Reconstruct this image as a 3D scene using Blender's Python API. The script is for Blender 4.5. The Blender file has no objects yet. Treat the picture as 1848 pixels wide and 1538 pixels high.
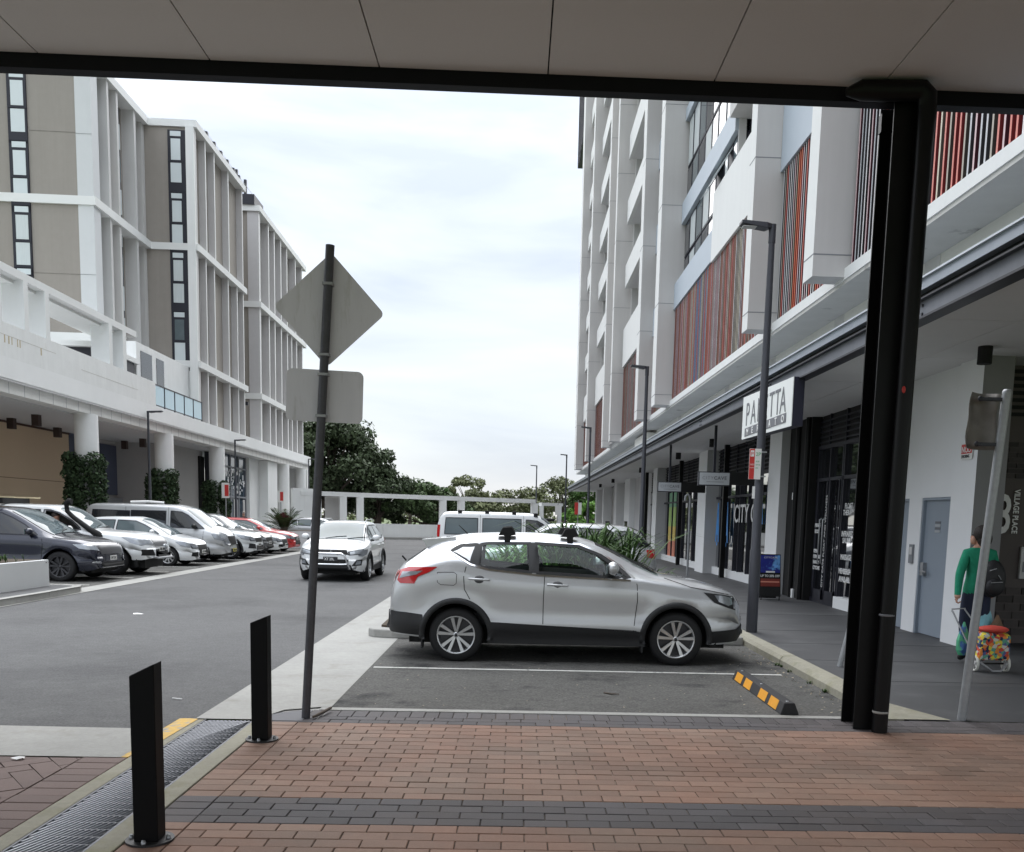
import bpy, bmesh, math, random
from mathutils import Vector, Matrix
R = math.radians
rnd = random.Random(7)
S = bpy.context.scene
COL = S.collection

# ------------------------------------------------------------------ camera
cam_d = bpy.data.cameras.new("camera")
cam = bpy.data.objects.new("camera", cam_d)
COL.objects.link(cam)
cam_d.sensor_width = 36.0
cam_d.lens = 33.117
cam_d.shift_x = -0.0330
cam_d.shift_y = 0.2051
cam_d.clip_start = 0.05
cam_d.clip_end = 3000
_m = ((0.99917254, -0.0208265, -0.03493561), (-0.03208542, 0.12425807, -0.99173104), (0.02499532, 0.99203135, 0.12348702))
cam.matrix_world = Matrix(((*_m[0], 0.0), (*_m[1], 0.0), (*_m[2], 1.78), (0, 0, 0, 1)))
S.camera = cam
S.view_settings.view_transform = 'Standard'
S.view_settings.look = 'None'
S.view_settings.gamma = 1
S.view_settings.use_curve_mapping = False
S.view_settings.exposure = 1.55

# ------------------------------------------------------------------ world: bright overcast sky
SUN_EL, SUN_AZ = 50, 4
W = bpy.data.worlds.new("World"); S.world = W
W.use_nodes = True
nt = W.node_tree; nt.nodes.clear()
def N(t, typ, **kw):
    n = t.nodes.new(typ)
    for k, v in kw.items():
        setattr(n, k, v)
    return n
wo = N(nt, 'ShaderNodeOutputWorld')
sky = N(nt, 'ShaderNodeTexSky', sky_type='NISHITA', sun_disc=False)
sky.sun_elevation = R(SUN_EL); sky.sun_rotation = R(SUN_AZ); sky.air_density = 1.2; sky.dust_density = 0.6
b1 = N(nt, 'ShaderNodeBackground'); b1.inputs[1].default_value = 0.055
nt.links.new(sky.outputs[0], b1.inputs[0])
tc = N(nt, 'ShaderNodeTexCoord')
mp = N(nt, 'ShaderNodeMapping'); mp.inputs['Scale'].default_value = (1.0, 1.0, 4.2)
nt.links.new(tc.outputs['Generated'], mp.inputs[0])
ns = N(nt, 'ShaderNodeTexNoise'); ns.inputs['Scale'].default_value = 2.6; ns.inputs['Detail'].default_value = 6; ns.inputs['Roughness'].default_value = 0.5
ns.inputs['Distortion'].default_value = 0.35
nt.links.new(mp.outputs[0], ns.inputs[0])
cr = N(nt, 'ShaderNodeValToRGB')
e = cr.color_ramp.elements
e[0].position = 0.33; e[0].color = (0.66, 0.715, 0.85, 1)
e[1].position = 0.62; e[1].color = (0.97, 1.0, 1.0, 1)
e2 = cr.color_ramp.elements.new(0.47); e2.color = (0.83, 0.88, 0.97, 1)
nt.links.new(ns.outputs['Fac'], cr.inputs[0])
# overcast luminance steepened towards the unseen zenith to light upright faces
sx = N(nt, 'ShaderNodeSeparateXYZ'); nt.links.new(tc.outputs['Generated'], sx.inputs[0])
mr = N(nt, 'ShaderNodeMapRange'); mr.inputs['From Min'].default_value = 0.0; mr.inputs['From Max'].default_value = 1.0
mr.inputs['To Min'].default_value = 0.335; mr.inputs['To Max'].default_value = 1.35
pw = N(nt, 'ShaderNodeMath', operation='POWER'); pw.inputs[1].default_value = 2.0; pw.use_clamp = True
nt.links.new(sx.outputs[2], pw.inputs[0]); nt.links.new(pw.outputs[0], mr.inputs['Value'])
b2 = N(nt, 'ShaderNodeBackground')
nt.links.new(cr.outputs[0], b2.inputs[0]); nt.links.new(mr.outputs[0], b2.inputs[1])
mx = N(nt, 'ShaderNodeMixShader'); mx.inputs[0].default_value = 0.86
nt.links.new(b1.outputs[0], mx.inputs[1]); nt.links.new(b2.outputs[0], mx.inputs[2])
nt.links.new(mx.outputs[0], wo.inputs[0])

sd = bpy.data.lights.new("sun", 'SUN'); sd.energy = 1.2; sd.angle = R(75); sd.color = (1, 0.97, 0.93)
sun = bpy.data.objects.new("sun", sd); COL.objects.link(sun)
_az = R(SUN_AZ)
_dir = Vector((math.sin(_az) * math.cos(R(SUN_EL)), math.cos(_az) * math.cos(R(SUN_EL)), math.sin(R(SUN_EL))))
sun.rotation_euler = _dir.to_track_quat('Z', 'Y').to_euler()

# ------------------------------------------------------------------ materials
MT = {}
def mat(name, col, rough=0.6, metal=0.0, var=0.08, scale=6.0, bump=0.0, bscale=None, coat=0.0, spec=0.5,
        island=0.0, objr=0.0, var3=0.0, scale3=14.0, st3=(1, 1, 1), detail=5, stretch=None, var2=0.0, scale2=0.6, col2=None, c2pos=(0.5, 0.62), c2scale=1.5):
    if name in MT: return MT[name]
    m = bpy.data.materials.new(name); m.use_nodes = True
    t = m.node_tree; b = t.nodes['Principled BSDF']
    b.inputs['Roughness'].default_value = rough; b.inputs['Metallic'].default_value = metal
    b.inputs['Specular IOR Level'].default_value = spec if not name.startswith('leaf') else 0.15
    if coat:
        b.inputs['Coat Weight'].default_value = coat; b.inputs['Coat Roughness'].default_value = 0.03
    tcn = N(t, 'ShaderNodeTexCoord')
    geo = N(t, 'ShaderNodeNewGeometry')
    src = geo.outputs['Position']
    if stretch:
        mpn = N(t, 'ShaderNodeMapping'); mpn.inputs['Scale'].default_value = stretch
        t.links.new(src, mpn.inputs[0]); src = mpn.outputs[0]
    n = N(t, 'ShaderNodeTexNoise'); n.inputs['Scale'].default_value = scale; n.inputs['Detail'].default_value = detail
    n.inputs['Roughness'].default_value = 0.65
    t.links.new(src, n.inputs[0])
    def mathn(op, a, bb):
        q = N(t, 'ShaderNodeMath', operation=op)
        for i, x in enumerate((a, bb)):
            if isinstance(x, (int, float)): q.inputs[i].default_value = x
            else: t.links.new(x, q.inputs[i])
        return q.outputs[0]
    v = mathn('ADD', mathn('MULTIPLY', n.outputs['Fac'], 2 * var), 1 - var)
    if var2:
        n2 = N(t, 'ShaderNodeTexNoise'); n2.inputs['Scale'].default_value = scale2; n2.inputs['Detail'].default_value = 3
        t.links.new(src, n2.inputs[0])
        v = mathn('MULTIPLY', v, mathn('ADD', mathn('MULTIPLY', n2.outputs['Fac'], 2 * var2), 1 - var2))
    if var3:
        m3 = N(t, 'ShaderNodeMapping'); m3.inputs['Scale'].default_value = st3; t.links.new(geo.outputs['Position'], m3.inputs[0])
        n4 = N(t, 'ShaderNodeTexNoise'); n4.inputs['Scale'].default_value = scale3; n4.inputs['Detail'].default_value = 6; n4.inputs['Roughness'].default_value = 0.7
        t.links.new(m3.outputs[0], n4.inputs[0])
        v = mathn('MULTIPLY', v, mathn('ADD', mathn('MULTIPLY', n4.outputs['Fac'], 2 * var3), 1 - var3))
    if island:
        v = mathn('MULTIPLY', v, mathn('ADD', mathn('MULTIPLY', geo.outputs['Random Per Island'], 2 * island), 1 - island))
    if objr:
        oi = N(t, 'ShaderNodeObjectInfo')
        v = mathn('MULTIPLY', v, mathn('ADD', mathn('MULTIPLY', oi.outputs['Random'], 2 * objr), 1 - objr))
    base = None
    if col2 is not None:
        n3 = N(t, 'ShaderNodeTexNoise'); n3.inputs['Scale'].default_value = c2scale; n3.inputs['Detail'].default_value = 6
        n3.inputs['Roughness'].default_value = 0.6
        t.links.new(src, n3.inputs[0])
        rm = N(t, 'ShaderNodeMapRange'); rm.inputs['From Min'].default_value = c2pos[0]; rm.inputs['From Max'].default_value = c2pos[1]
        t.links.new(n3.outputs['Fac'], rm.inputs['Value'])
        mc = N(t, 'ShaderNodeMix', data_type='RGBA')
        mc.inputs['A'].default_value = (*col, 1); mc.inputs['B'].default_value = (*col2, 1)
        t.links.new(rm.outputs[0], mc.inputs['Factor']); base = mc.outputs['Result']
    vm = N(t, 'ShaderNodeVectorMath', operation='SCALE')
    if base is None: vm.inputs[0].default_value = col
    else: t.links.new(base, vm.inputs[0])
    t.links.new(v, vm.inputs['Scale']); t.links.new(vm.outputs[0], b.inputs['Base Color'])
    if bump:
        nb = N(t, 'ShaderNodeTexNoise'); nb.inputs['Scale'].default_value = bscale or scale * 4; nb.inputs['Detail'].default_value = 4
        t.links.new(src, nb.inputs[0])
        bp = N(t, 'ShaderNodeBump'); bp.inputs['Strength'].default_value = bump; bp.inputs['Distance'].default_value = 0.01
        t.links.new(nb.outputs['Fac'], bp.inputs['Height']); t.links.new(bp.outputs[0], b.inputs['Normal'])
    MT[name] = m
    return m

def glass(name, tint, gloss=0.35, rough=0.0):
    m = bpy.data.materials.new(name); m.use_nodes = True
    t = m.node_tree; t.nodes.clear()
    o = N(t, 'ShaderNodeOutputMaterial'); tr = N(t, 'ShaderNodeBsdfTransparent'); gl = N(t, 'ShaderNodeBsdfGlossy')
    tr.inputs[0].default_value = (*tint, 1); gl.inputs['Roughness'].default_value = rough
    lw = N(t, 'ShaderNodeFresnel'); lw.inputs[0].default_value = 1.5
    ad = N(t, 'ShaderNodeMath', operation='MULTIPLY_ADD'); ad.inputs[1].default_value = 1.0; ad.inputs[2].default_value = gloss
    t.links.new(lw.outputs[0], ad.inputs[0]); ad.use_clamp = True
    mxx = N(t, 'ShaderNodeMixShader'); t.links.new(ad.outputs[0], mxx.inputs[0])
    t.links.new(tr.outputs[0], mxx.inputs[1]); t.links.new(gl.outputs[0], mxx.inputs[2]); t.links.new(mxx.outputs[0], o.inputs[0])
    MT[name] = m
    return m

asphalt = mat('asphalt_road', (0.116, 0.116, 0.116), 0.92, var3=0.32, scale3=7, col2=(0.088, 0.088, 0.089), c2pos=(0.50, 0.66), c2scale=0.35, var=0.7, scale=42, var2=0.2, scale2=0.45, bump=1.0, bscale=50, detail=3, spec=0.3)
asphalt_old = mat('asphalt_bay', (0.108, 0.106, 0.10), 0.95, var3=0.4, scale3=9, var=0.9, scale=38, var2=0.2, scale2=0.9, bump=0.9, bscale=60, detail=3, spec=0.25,
                  col2=(0.034, 0.034, 0.035), c2pos=(0.55, 0.68), c2scale=1.1)
concrete = mat('kerb_concrete', (0.33, 0.327, 0.308), 0.9, var3=0.18, scale3=9, var=0.16, scale=30, var2=0.16, scale2=1.4, bump=0.25, bscale=80, col2=(0.25, 0.24, 0.21), c2pos=(0.56, 0.78), c2scale=2.2)
concrete_mossy = mat('mossy_concrete', (0.30, 0.285, 0.225), 0.9, var3=0.2, scale3=9, var=0.2, scale=22, var2=0.18, scale2=1.8, bump=0.3, bscale=70, col2=(0.24, 0.23, 0.15), c2pos=(0.52, 0.72), c2scale=3)
foot = mat('footpath_dark', (0.060, 0.061, 0.064), 0.62, var=0.16, scale=40, var2=0.2, scale2=0.9, bump=0.15, bscale=60, col2=(0.088, 0.09, 0.092), c2pos=(0.5, 0.7), c2scale=1.2, stretch=(1, 1.5, 1))
brick_red = mat('brick_red', (0.272, 0.155, 0.108), 0.75, var=0.13, scale=70, island=0.16, objr=0.16, var3=0.16, scale3=18, var2=0.2, scale2=0.7, bump=0.25, bscale=140, spec=0.4, col2=(0.245, 0.17, 0.128), c2pos=(0.35, 0.7), c2scale=1.1)
brick_dark = mat('brick_dark', (0.088, 0.082, 0.087), 0.75, var=0.16, scale=70, island=0.18, objr=0.18, var2=0.12, scale2=0.9, bump=0.25, bscale=140, spec=0.4, col2=(0.095, 0.08, 0.078), c2pos=(0.4, 0.7), c2scale=1.3)
brick_left = mat('brick_left', (0.145, 0.10, 0.088), 0.8, var=0.16, scale=60, island=0.14, objr=0.1, var2=0.18, scale2=1.1, bump=0.25, bscale=120)
joint = mat('joint_sand', (0.075, 0.06, 0.05), 0.95, var=0.4, scale=40, col2=(0.26, 0.21, 0.17), c2pos=(0.5, 0.62), c2scale=0.9)
white_line = mat('line_paint', (0.62, 0.62, 0.58), 0.8, var=0.2, scale=30, var2=0.2, scale2=4, col2=(0.25, 0.25, 0.24), c2pos=(0.55, 0.68), c2scale=14)
yellow_line = mat('yellow_paint', (0.62, 0.40, 0.10), 0.8, var=0.25, scale=25, col2=(0.38, 0.34, 0.27), c2pos=(0.52, 0.62), c2scale=12)
white_w = mat('white_render', (0.76, 0.77, 0.76), 0.85, var3=0.07, scale3=2, st3=(2, 2, .12), var=0.05, scale=2, var2=0.05, scale2=0.4)
white_dirty = mat('white_render_stained', (0.74, 0.75, 0.735), 0.85, var3=0.09, scale3=2, st3=(2, 2, .15), var=0.07, scale=3, var2=0.08, scale2=0.35, col2=(0.52, 0.50, 0.44), c2pos=(0.60, 0.8), c2scale=0.9)
pale_grey = mat('pale_grey_render', (0.58, 0.575, 0.565), 0.85, var3=0.08, scale3=2, st3=(2, 2, .1), var=0.05, scale=2, var2=0.05, scale2=0.3)
shaded_fin = mat('fin_shaded', (0.52, 0.51, 0.51), 0.85, var=0.06, scale=2.5)
taupe = mat('taupe_render', (0.30, 0.276, 0.247), 0.9, var3=0.10, scale3=1.6, st3=(2, 2, .12), var=0.06, scale=3, var2=0.06, scale2=0.25)
soffit_m = mat("soffit_concrete", (0.58, 0.57, 0.54), 0.9, var=0.12, scale=3, var2=0.12, scale2=0.5, col2=(0.16, 0.155, 0.15), c2pos=(0.63, 0.75), c2scale=1.6)
soffit_plain = mat('soffit_plain', (0.72, 0.72, 0.72), 0.85, var=0.04, scale=3)
blue_panel = mat('blue_grey_panel', (0.46, 0.52, 0.58), 0.6, var=0.04, scale=2, var2=0.06, scale2=0.3)
dark_metal = mat('dark_metal', (0.03, 0.031, 0.04), 0.45, 0.2, var=0.1, scale=10)
black_paint = mat('black_paint', (0.0035, 0.0035, 0.004), 0.45, var=0.2, scale=9, spec=0.22)
black_matte = mat('black_matte', (0.006, 0.006, 0.006), 0.8, var=0.2, scale=9)
bollard_m = mat('bollard_black', (0.003, 0.003, 0.0034), 0.5, var=0.25, scale=18, spec=0.15, col2=(0.10, 0.07, 0.05), c2pos=(0.74, 0.76), c2scale=9)
galv = mat('galvanised_steel', (0.36, 0.37, 0.38), 0.5, 0.65, var=0.2, scale=25, var2=0.15, scale2=4)
sign_back = mat('sign_back', (0.72, 0.72, 0.76), 0.6, 0.1, var=0.06, scale=5, var2=0.1, scale2=2, col2=(0.60, 0.60, 0.61), c2pos=(0.55, 0.7), c2scale=6, stretch=(3, 3, 0.5))
pole_dark = mat('pole_dark', (0.085, 0.085, 0.094), 0.5, 0.5, var=0.3, scale=40, var2=0.2, scale2=8, bump=0.2)
lamp_grey = mat('lamp_post_grey', (0.05, 0.052, 0.062), 0.45, 0.3, var=0.15, scale=10)
ceil_m = mat('ceiling_board', (0.66, 0.61, 0.585), 0.9, var=0.04, scale=60, var2=0.06, scale2=0.4)
beam_m = mat('canopy_beam', (0.006, 0.006, 0.009), 0.6, var=0.2, scale=6, spec=0.2)
gutter_m = mat('gutter_zinc', (0.33, 0.37, 0.42), 0.4, 0.5, var=0.1, scale=5)
chan_m = mat('channel_steel', (0.19, 0.20, 0.225), 0.55, 0.35, var=0.18, scale=6, var2=0.15, scale2=2)
door_grey = mat('door_grey', (0.27, 0.315, 0.37), 0.5, var=0.05, scale=3)
dark_glass = mat('dark_glass', (0.012, 0.014, 0.018), 0.04, var=0.2, scale=0.6, spec=0.8)
win_glass = mat('window_glass', (0.10, 0.13, 0.14), 0.03, var=0.3, scale=1.5, spec=0.5)
shop_glass = mat('shop_glass', (0.014, 0.015, 0.019), 0.02, var=0.5, scale=0.8, spec=1.0, coat=1.0)
shop_glass.node_tree.nodes['Principled BSDF'].inputs['IOR'].default_value = 2.3
curtain = mat('curtain_white', (0.55, 0.60, 0.60), 0.6, var=0.16, scale=1.3, spec=0.6, coat=0.5, stretch=(14, 14, 1))
blind = mat('blind_pale', (0.60, 0.66, 0.67), 0.4, var=0.05, scale=2, coat=0.7)
frame_dark = mat('window_frame_dark', (0.012, 0.013, 0.022), 0.5, var=0.1, scale=8)
tan_panel = mat('tan_panel', (0.58, 0.45, 0.31), 0.8, var=0.10, scale=60, var2=0.06, scale2=0.4)
navy_panel = mat('navy_panel', (0.075, 0.09, 0.14), 0.6, var=0.06, scale=3)
grey_wall = mat('grey_wall', (0.42, 0.41, 0.40), 0.9, var=0.06, scale=4)
mid_grey = mat('mid_grey_wall', (0.24, 0.25, 0.265), 0.9, var=0.06, scale=4)
bal_glass = mat('balustrade_glass', (0.42, 0.60, 0.68), 0.08, var=0.05, scale=2, spec=0.8)
leaf_a = mat('leaf_dark', (0.055, 0.085, 0.035), 0.6, var=0.25, scale=1.2, island=0.45)
leaf_b = mat('leaf_mid', (0.045, 0.085, 0.024), 0.7, var=0.25, scale=1.2, island=0.4)
leaf_o = mat('leaf_olive', (0.125, 0.14, 0.07), 0.65, var=0.3, scale=0.9, island=0.4)
leaf_s = mat('leaf_strappy', (0.11, 0.22, 0.045), 0.65, var=0.25, scale=6, island=0.5)
leaf_red = mat('leaf_red', (0.10, 0.035, 0.035), 0.5, var=0.2, scale=5, island=0.3)
bark = mat('bark', (0.10, 0.08, 0.065), 0.95, var=0.3, scale=12, bump=0.5)
grass_m = mat('grass', (0.07, 0.10, 0.03), 0.9, var=0.3, scale=8)
soil = mat('soil', (0.06, 0.045, 0.03), 0.95, var=0.3, scale=12)
tyre_m = mat('tyre_rubber', (0.008, 0.008, 0.009), 0.75, var=0.2, scale=20)
rim_m = mat('alloy_silver', (0.62, 0.63, 0.64), 0.28, 0.85, var=0.05, scale=10)
rim_dark = mat('alloy_dark', (0.06, 0.06, 0.065), 0.4, 0.6, var=0.1, scale=10)
trim_m = mat('plastic_trim', (0.012, 0.0125, 0.014), 0.55, var=0.15, scale=12)
chrome = mat('chrome', (0.75, 0.76, 0.78), 0.12, 1.0, var=0.02)
lamp_clear = mat('headlight_lens', (0.30, 0.32, 0.345), 0.10, 0.3, var=0.3, scale=18, coat=1.0)
lamp_red = mat('taillight_red', (0.45, 0.012, 0.015), 0.12, var=0.15, scale=14, coat=1.0)
lamp_amber = mat('amber_lens', (0.6, 0.2, 0.02), 0.15, var=0.1, coat=1.0)
plate_w = mat('plate_white', (0.75, 0.75, 0.72), 0.5, var=0.04)
plate_y = mat('plate_yellow', (0.62, 0.55, 0.10), 0.5, var=0.04)
text_black = mat('print_black', (0.02, 0.02, 0.022), 0.6, var=0.05)
text_white = mat('print_white', (0.80, 0.80, 0.79), 0.6, var=0.03)
text_grey = mat('print_grey', (0.16, 0.165, 0.18), 0.6, var=0.03)
red_print = mat('print_red', (0.55, 0.035, 0.03), 0.5, var=0.06)
green_print = mat('print_green', (0.05, 0.35, 0.12), 0.5, var=0.06)
blue_print = mat('print_blue', (0.07, 0.30, 0.72), 0.5, var=0.1, scale=4)
orange_m = mat('reflector_orange', (0.80, 0.36, 0.03), 0.55, var=0.12, scale=20, var2=0.1, scale2=6)
rubber = mat('black_rubber', (0.03, 0.03, 0.032), 0.85, var=0.25, scale=25)
seat_m = mat('car_seat', (0.018, 0.018, 0.02), 0.85, var=0.2, scale=15)
hero_glass = glass('car_glass_clear', (0.72, 0.82, 0.78), 0.0)
def paint(name, col, metal=0.0, rough=0.35):
    return mat(name, col, rough, metal, var=0.025, scale=300, coat=0.9, detail=2)

# ------------------------------------------------------------------ object helpers
def tag(o, label=None, cat=None, group=None, kind=None):
    if label: o['label'] = label
    if cat: o['category'] = cat
    if group: o['group'] = group
    if kind: o['kind'] = kind
    return o
def empty(name, loc=(0, 0, 0), rz=0.0, label=None, cat=None, group=None, kind=None, parent=None):
    o = bpy.data.objects.new(name, None); COL.objects.link(o)
    o.location = loc; o.rotation_euler = (0, 0, rz); o.empty_display_size = 0.3
    if parent: o.parent = parent
    return tag(o, label, cat, group, kind)
def inst(name, me, parent=None, loc=(0, 0, 0), rot=(0, 0, 0), scale=(1, 1, 1)):
    o = bpy.data.objects.new(name, me); COL.objects.link(o)
    o.location = loc; o.rotation_euler = rot; o.scale = scale
    if parent: o.parent = parent
    return o
def kids(o):
    return [c for c in bpy.data.objects if c.parent == o]
def copy_tree(o, parent=None):
    c = o.copy(); COL.objects.link(c)
    if parent is not None: c.parent = parent
    for ch in list(o.children):
        copy_tree(ch, c)
    return c

class MB:
    def __init__(s): s.v = []; s.f = []; s.m = []; s.sm = []
    def add(s, vs, fs, m=0, smooth=False):
        k = len(s.v); s.v += [tuple(p) for p in vs]
        for f in fs:
            s.f.append(tuple(i + k for i in f)); s.m.append(m); s.sm.append(smooth)
        return s
    def box(s, x0, x1, y0, y1, z0, z1, m=0):
        if x0 > x1: x0, x1 = x1, x0
        if y0 > y1: y0, y1 = y1, y0
        if z0 > z1: z0, z1 = z1, z0
        return s.add([(x0, y0, z0), (x1, y0, z0), (x1, y1, z0), (x0, y1, z0), (x0, y0, z1), (x1, y0, z1), (x1, y1, z1), (x0, y1, z1)],
              [(0, 3, 2, 1), (4, 5, 6, 7), (0, 1, 5, 4), (1, 2, 6, 5), (2, 3, 7, 6), (3, 0, 4, 7)], m)
    def obox(s, c, ax, ay, az, m=0):
        c = Vector(c); ax = Vector(ax); ay = Vector(ay); az = Vector(az)
        P = [c + a * ax + b * ay + d * az for d in (-1, 1) for a, b in ((-1, -1), (1, -1), (1, 1), (-1, 1))]
        return s.add(P, [(0, 3, 2, 1), (4, 5, 6, 7), (0, 1, 5, 4), (1, 2, 6, 5), (2, 3, 7, 6), (3, 0, 4, 7)], m)
    def prism(s, pts, a0, a1, axis='z', m=0):
        n = len(pts)
        def P(p, a):
            if axis == 'z': return (p[0], p[1], a)
            if axis == 'y': return (p[0], a, p[1])
            return (a, p[0], p[1])
        vs = [P(p, a0) for p in pts] + [P(p, a1) for p in pts]
        fs = [tuple(range(n))[::-1], tuple(range(n, 2 * n))] + [(i, (i + 1) % n, n + (i + 1) % n, n + i) for i in range(n)]
        return s.add(vs, fs, m)
    def tube(s, path, r, n=10, m=0, cap=True, smooth=True):
        path = [Vector(p) for p in path]
        rr = r if isinstance(r, (list, tuple)) else [r] * len(path)
        vs = []; fs = []
        prev = None
        for i, p in enumerate(path):
            if i == 0: d = path[1] - p
            elif i == len(path) - 1: d = p - path[-2]
            else: d = (path[i + 1] - path[i]).normalized() + (p - path[i - 1]).normalized()
            d.normalize()
            if prev is None:
                a = d.orthogonal().normalized()
            else:
                a = (prev - d * prev.dot(d)).normalized()
            prev = a; b = d.cross(a)
            for k in range(n):
                t = 2 * math.pi * k / n
                vs.append(p + (a * math.cos(t) + b * math.sin(t)) * rr[i])
        for i in range(len(path) - 1):
            for k in range(n):
                fs.append((i * n + k, i * n + (k + 1) % n, (i + 1) * n + (k + 1) % n, (i + 1) * n + k))
        s.add(vs, fs, m, smooth)
        if cap:
            s.add(vs[:n], [tuple(range(n))[::-1]], m); s.add(vs[-n:], [tuple(range(n))], m)
        return s
    def lathe(s, prof, n=24, m=0, axis='z', c=(0, 0, 0), smooth=True, closed=False):
        vs = []; fs = []
        for (r, h) in prof:
            for k in range(n):
                t = 2 * math.pi * k / n
                x, y = r * math.cos(t), r * math.sin(t)
                p = (x, y, h) if axis == 'z' else ((x, h, y) if axis == 'y' else (h, x, y))
                vs.append((p[0] + c[0], p[1] + c[1], p[2] + c[2]))
        L = len(prof)
        for i in range(L - 1 if not closed else L):
            j = (i + 1) % L
            for k in range(n):
                fs.append((i * n + k, i * n + (k + 1) % n, j * n + (k + 1) % n, j * n + k))
        return s.add(vs, fs, m, smooth)
    def ball(s, c, r, m=0, n=10, sq=(1, 1, 1)):
        prof = [(max(1e-4, math.sin(math.pi * i / n)) * r, -math.cos(math.pi * i / n) * r) for i in range(n + 1)]
        k = len(s.v); s.lathe(prof, n + 4, m)
        for i in range(k, len(s.v)):
            p = s.v[i]; s.v[i] = (p[0] * sq[0] + c[0], p[1] * sq[1] + c[1], p[2] * sq[2] + c[2])
        return s
    def build(s, name, mats, parent=None, bevel=0.0, loc=(0, 0, 0), fix=True):
        me = bpy.data.meshes.new(name)
        me.from_pydata(s.v, [], s.f)
        if not isinstance(mats, (list, tuple)): mats = [mats]
        for q in mats: me.materials.append(q)
        me.polygons.foreach_set('material_index', s.m)
        me.polygons.foreach_set('use_smooth', s.sm)
        if bevel or fix:
            bm = bmesh.new(); bm.from_mesh(me)
            if bevel:
                bmesh.ops.remove_doubles(bm, verts=bm.verts, dist=1e-5)
                es = [e for e in bm.edges if len(e.link_faces) == 2 and e.calc_face_angle(0) > 0.6]
                bmesh.ops.bevel(bm, geom=es, offset=bevel, segments=2, profile=0.5, affect='EDGES')
            bmesh.ops.recalc_face_normals(bm, faces=bm.faces)
            bm.to_mesh(me); bm.free()
        me.update()
        return inst(name, me, parent, loc)
def part(name, parent, m, x0, x1, y0, y1, z0, z1, bevel=0.0):
    return MB().box(x0, x1, y0, y1, z0, z1).build(name, m, parent, bevel)

def text(name, s, size, m, parent, origin, xdir, ydir, ext=0.002, align='LEFT', sx=1.0, bold=0.0, space=1.0):
    cu = bpy.data.curves.new(name, 'FONT'); cu.body = s; cu.size = size; cu.extrude = ext; cu.align_x = align
    cu.offset = bold; cu.space_character = space; cu.resolution_u = 3
    tmp = bpy.data.objects.new(name + '_t', cu); COL.objects.link(tmp)
    dg = bpy.context.evaluated_depsgraph_get()
    me = bpy.data.meshes.new_from_object(tmp.evaluated_get(dg))
    bpy.data.objects.remove(tmp); bpy.data.curves.remove(cu)
    X = Vector(xdir).normalized(); Y = Vector(ydir).normalized(); Z = X.cross(Y)
    M = Matrix((( X.x * sx, Y.x, Z.x, origin[0]), (X.y * sx, Y.y, Z.y, origin[1]), (X.z * sx, Y.z, Z.z, origin[2]), (0, 0, 0, 1)))
    me.transform(M); me.materials.clear(); me.materials.append(m)
    return inst(name, me, parent)
# ================================================================== GROUND
def sheet(name, pts, z, m, kind='structure', parent=None, sub=0):
    n = len(pts)
    me = bpy.data.meshes.new(name)
    me.from_pydata([(p[0], p[1], p[2] if len(p) > 2 else z) for p in pts], [], [tuple(range(n))]); me.materials.append(m)
    o = inst(name, me, parent)
    if kind and parent is None: o['kind'] = kind
    return o
sheet('ground', [(-700, -300), (700, -300), (700, 900), (-700, 900)], -0.14, grass_m)
sheet('road', [(-9.6, 7.62), (-2.80, 7.62), (-2.71, 8.03), (-2.71, 60), (6, 60), (9, 110), (-60, 110), (-60, 66), (-10.8, 58)], 0.0, asphalt)
sheet('parking_bays', [(-1.66, 8.60), (3.46, 8.60), (3.46, 80), (-1.66, 80)], 0.004, asphalt_old)
sheet('left_parking_bays', [(-9.3, -5), (-9.2, 20), (-10.4, 72), (-26, 72), (-22, -5)], 0.004, asphalt_old)
# pale gutter strips: right one beside the bays, left one in front of the parked cars
sheet('colonnade_paving', [(-15.6, 20), (-16.8, 79), (-26, 79), (-22, 20)], 0.012, pale_grey)
sheet('gutter_strip', [(-2.70, 8.02), (-2.20, 8.02), (-2.05, 8.44), (-1.75, 8.60), (-1.66, 8.60), (-1.66, 72), (-2.70, 72)], 0.008, concrete)
sheet('gutter_strip_left', [(-8.90, -5), (-8.96, 16.7), (-9.32, 41.2), (-10.1, 72), (-10.7, 72), (-9.85, 41.2), (-9.50, 16.7), (-9.4, -5)], 0.008, concrete)
sheet('concrete_apron', [(-12, 6.705), (-2.80, 6.705), (-2.80, 7.62), (-12, 7.80)], 0.004, concrete)
sheet('pad_underlay', [(-2.20, 8.0), (-1.60, 8.0), (-1.60, 8.66), (-2.20, 8.5)], -0.004, concrete)
MB().box(-1.75, 3.46, 8.49, 8.60, -0.1, 0.006).build('edge_strip', concrete)['kind'] = 'structure'
for nm, y0, y1 in (('bay_line', 10.92, 10.99),):
    sheet(nm, [(-1.62, y0), (-0.2, y0 - 0.006), (1.4, y0 + 0.004), (3.2, y0), (3.2, y1), (1.4, y1 + 0.006), (-0.2, y1), (-1.62, y1 - 0.005)], 0.009, white_line)
for i, y in enumerate((20.0, 22.6, 25.2, 27.8, 30.4, 33.0, 35.6, 38.2, 40.8, 43.4)):
    sheet('bay_line', [(-14.6, y + 1.9), (-9.75 - 0.012 * (y - 20), y + 1.9), (-9.75 - 0.012 * (y - 20), y + 2.0), (-14.6, y + 2.0)], 0.009, white_line)
for y in (19.6, 22.1, 24.6, 27.1, 29.6, 32.1, 34.6):
    sheet('bay_line', [(-1.62, y), (3.2, y), (3.2, y + 0.08), (-1.62, y + 0.08)], 0.009, white_line)
sheet('road_line', [(-3.5, 66.5), (2.5, 61.5), (2.7, 61.8), (-3.3, 66.9)], 0.010, white_line)

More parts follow.
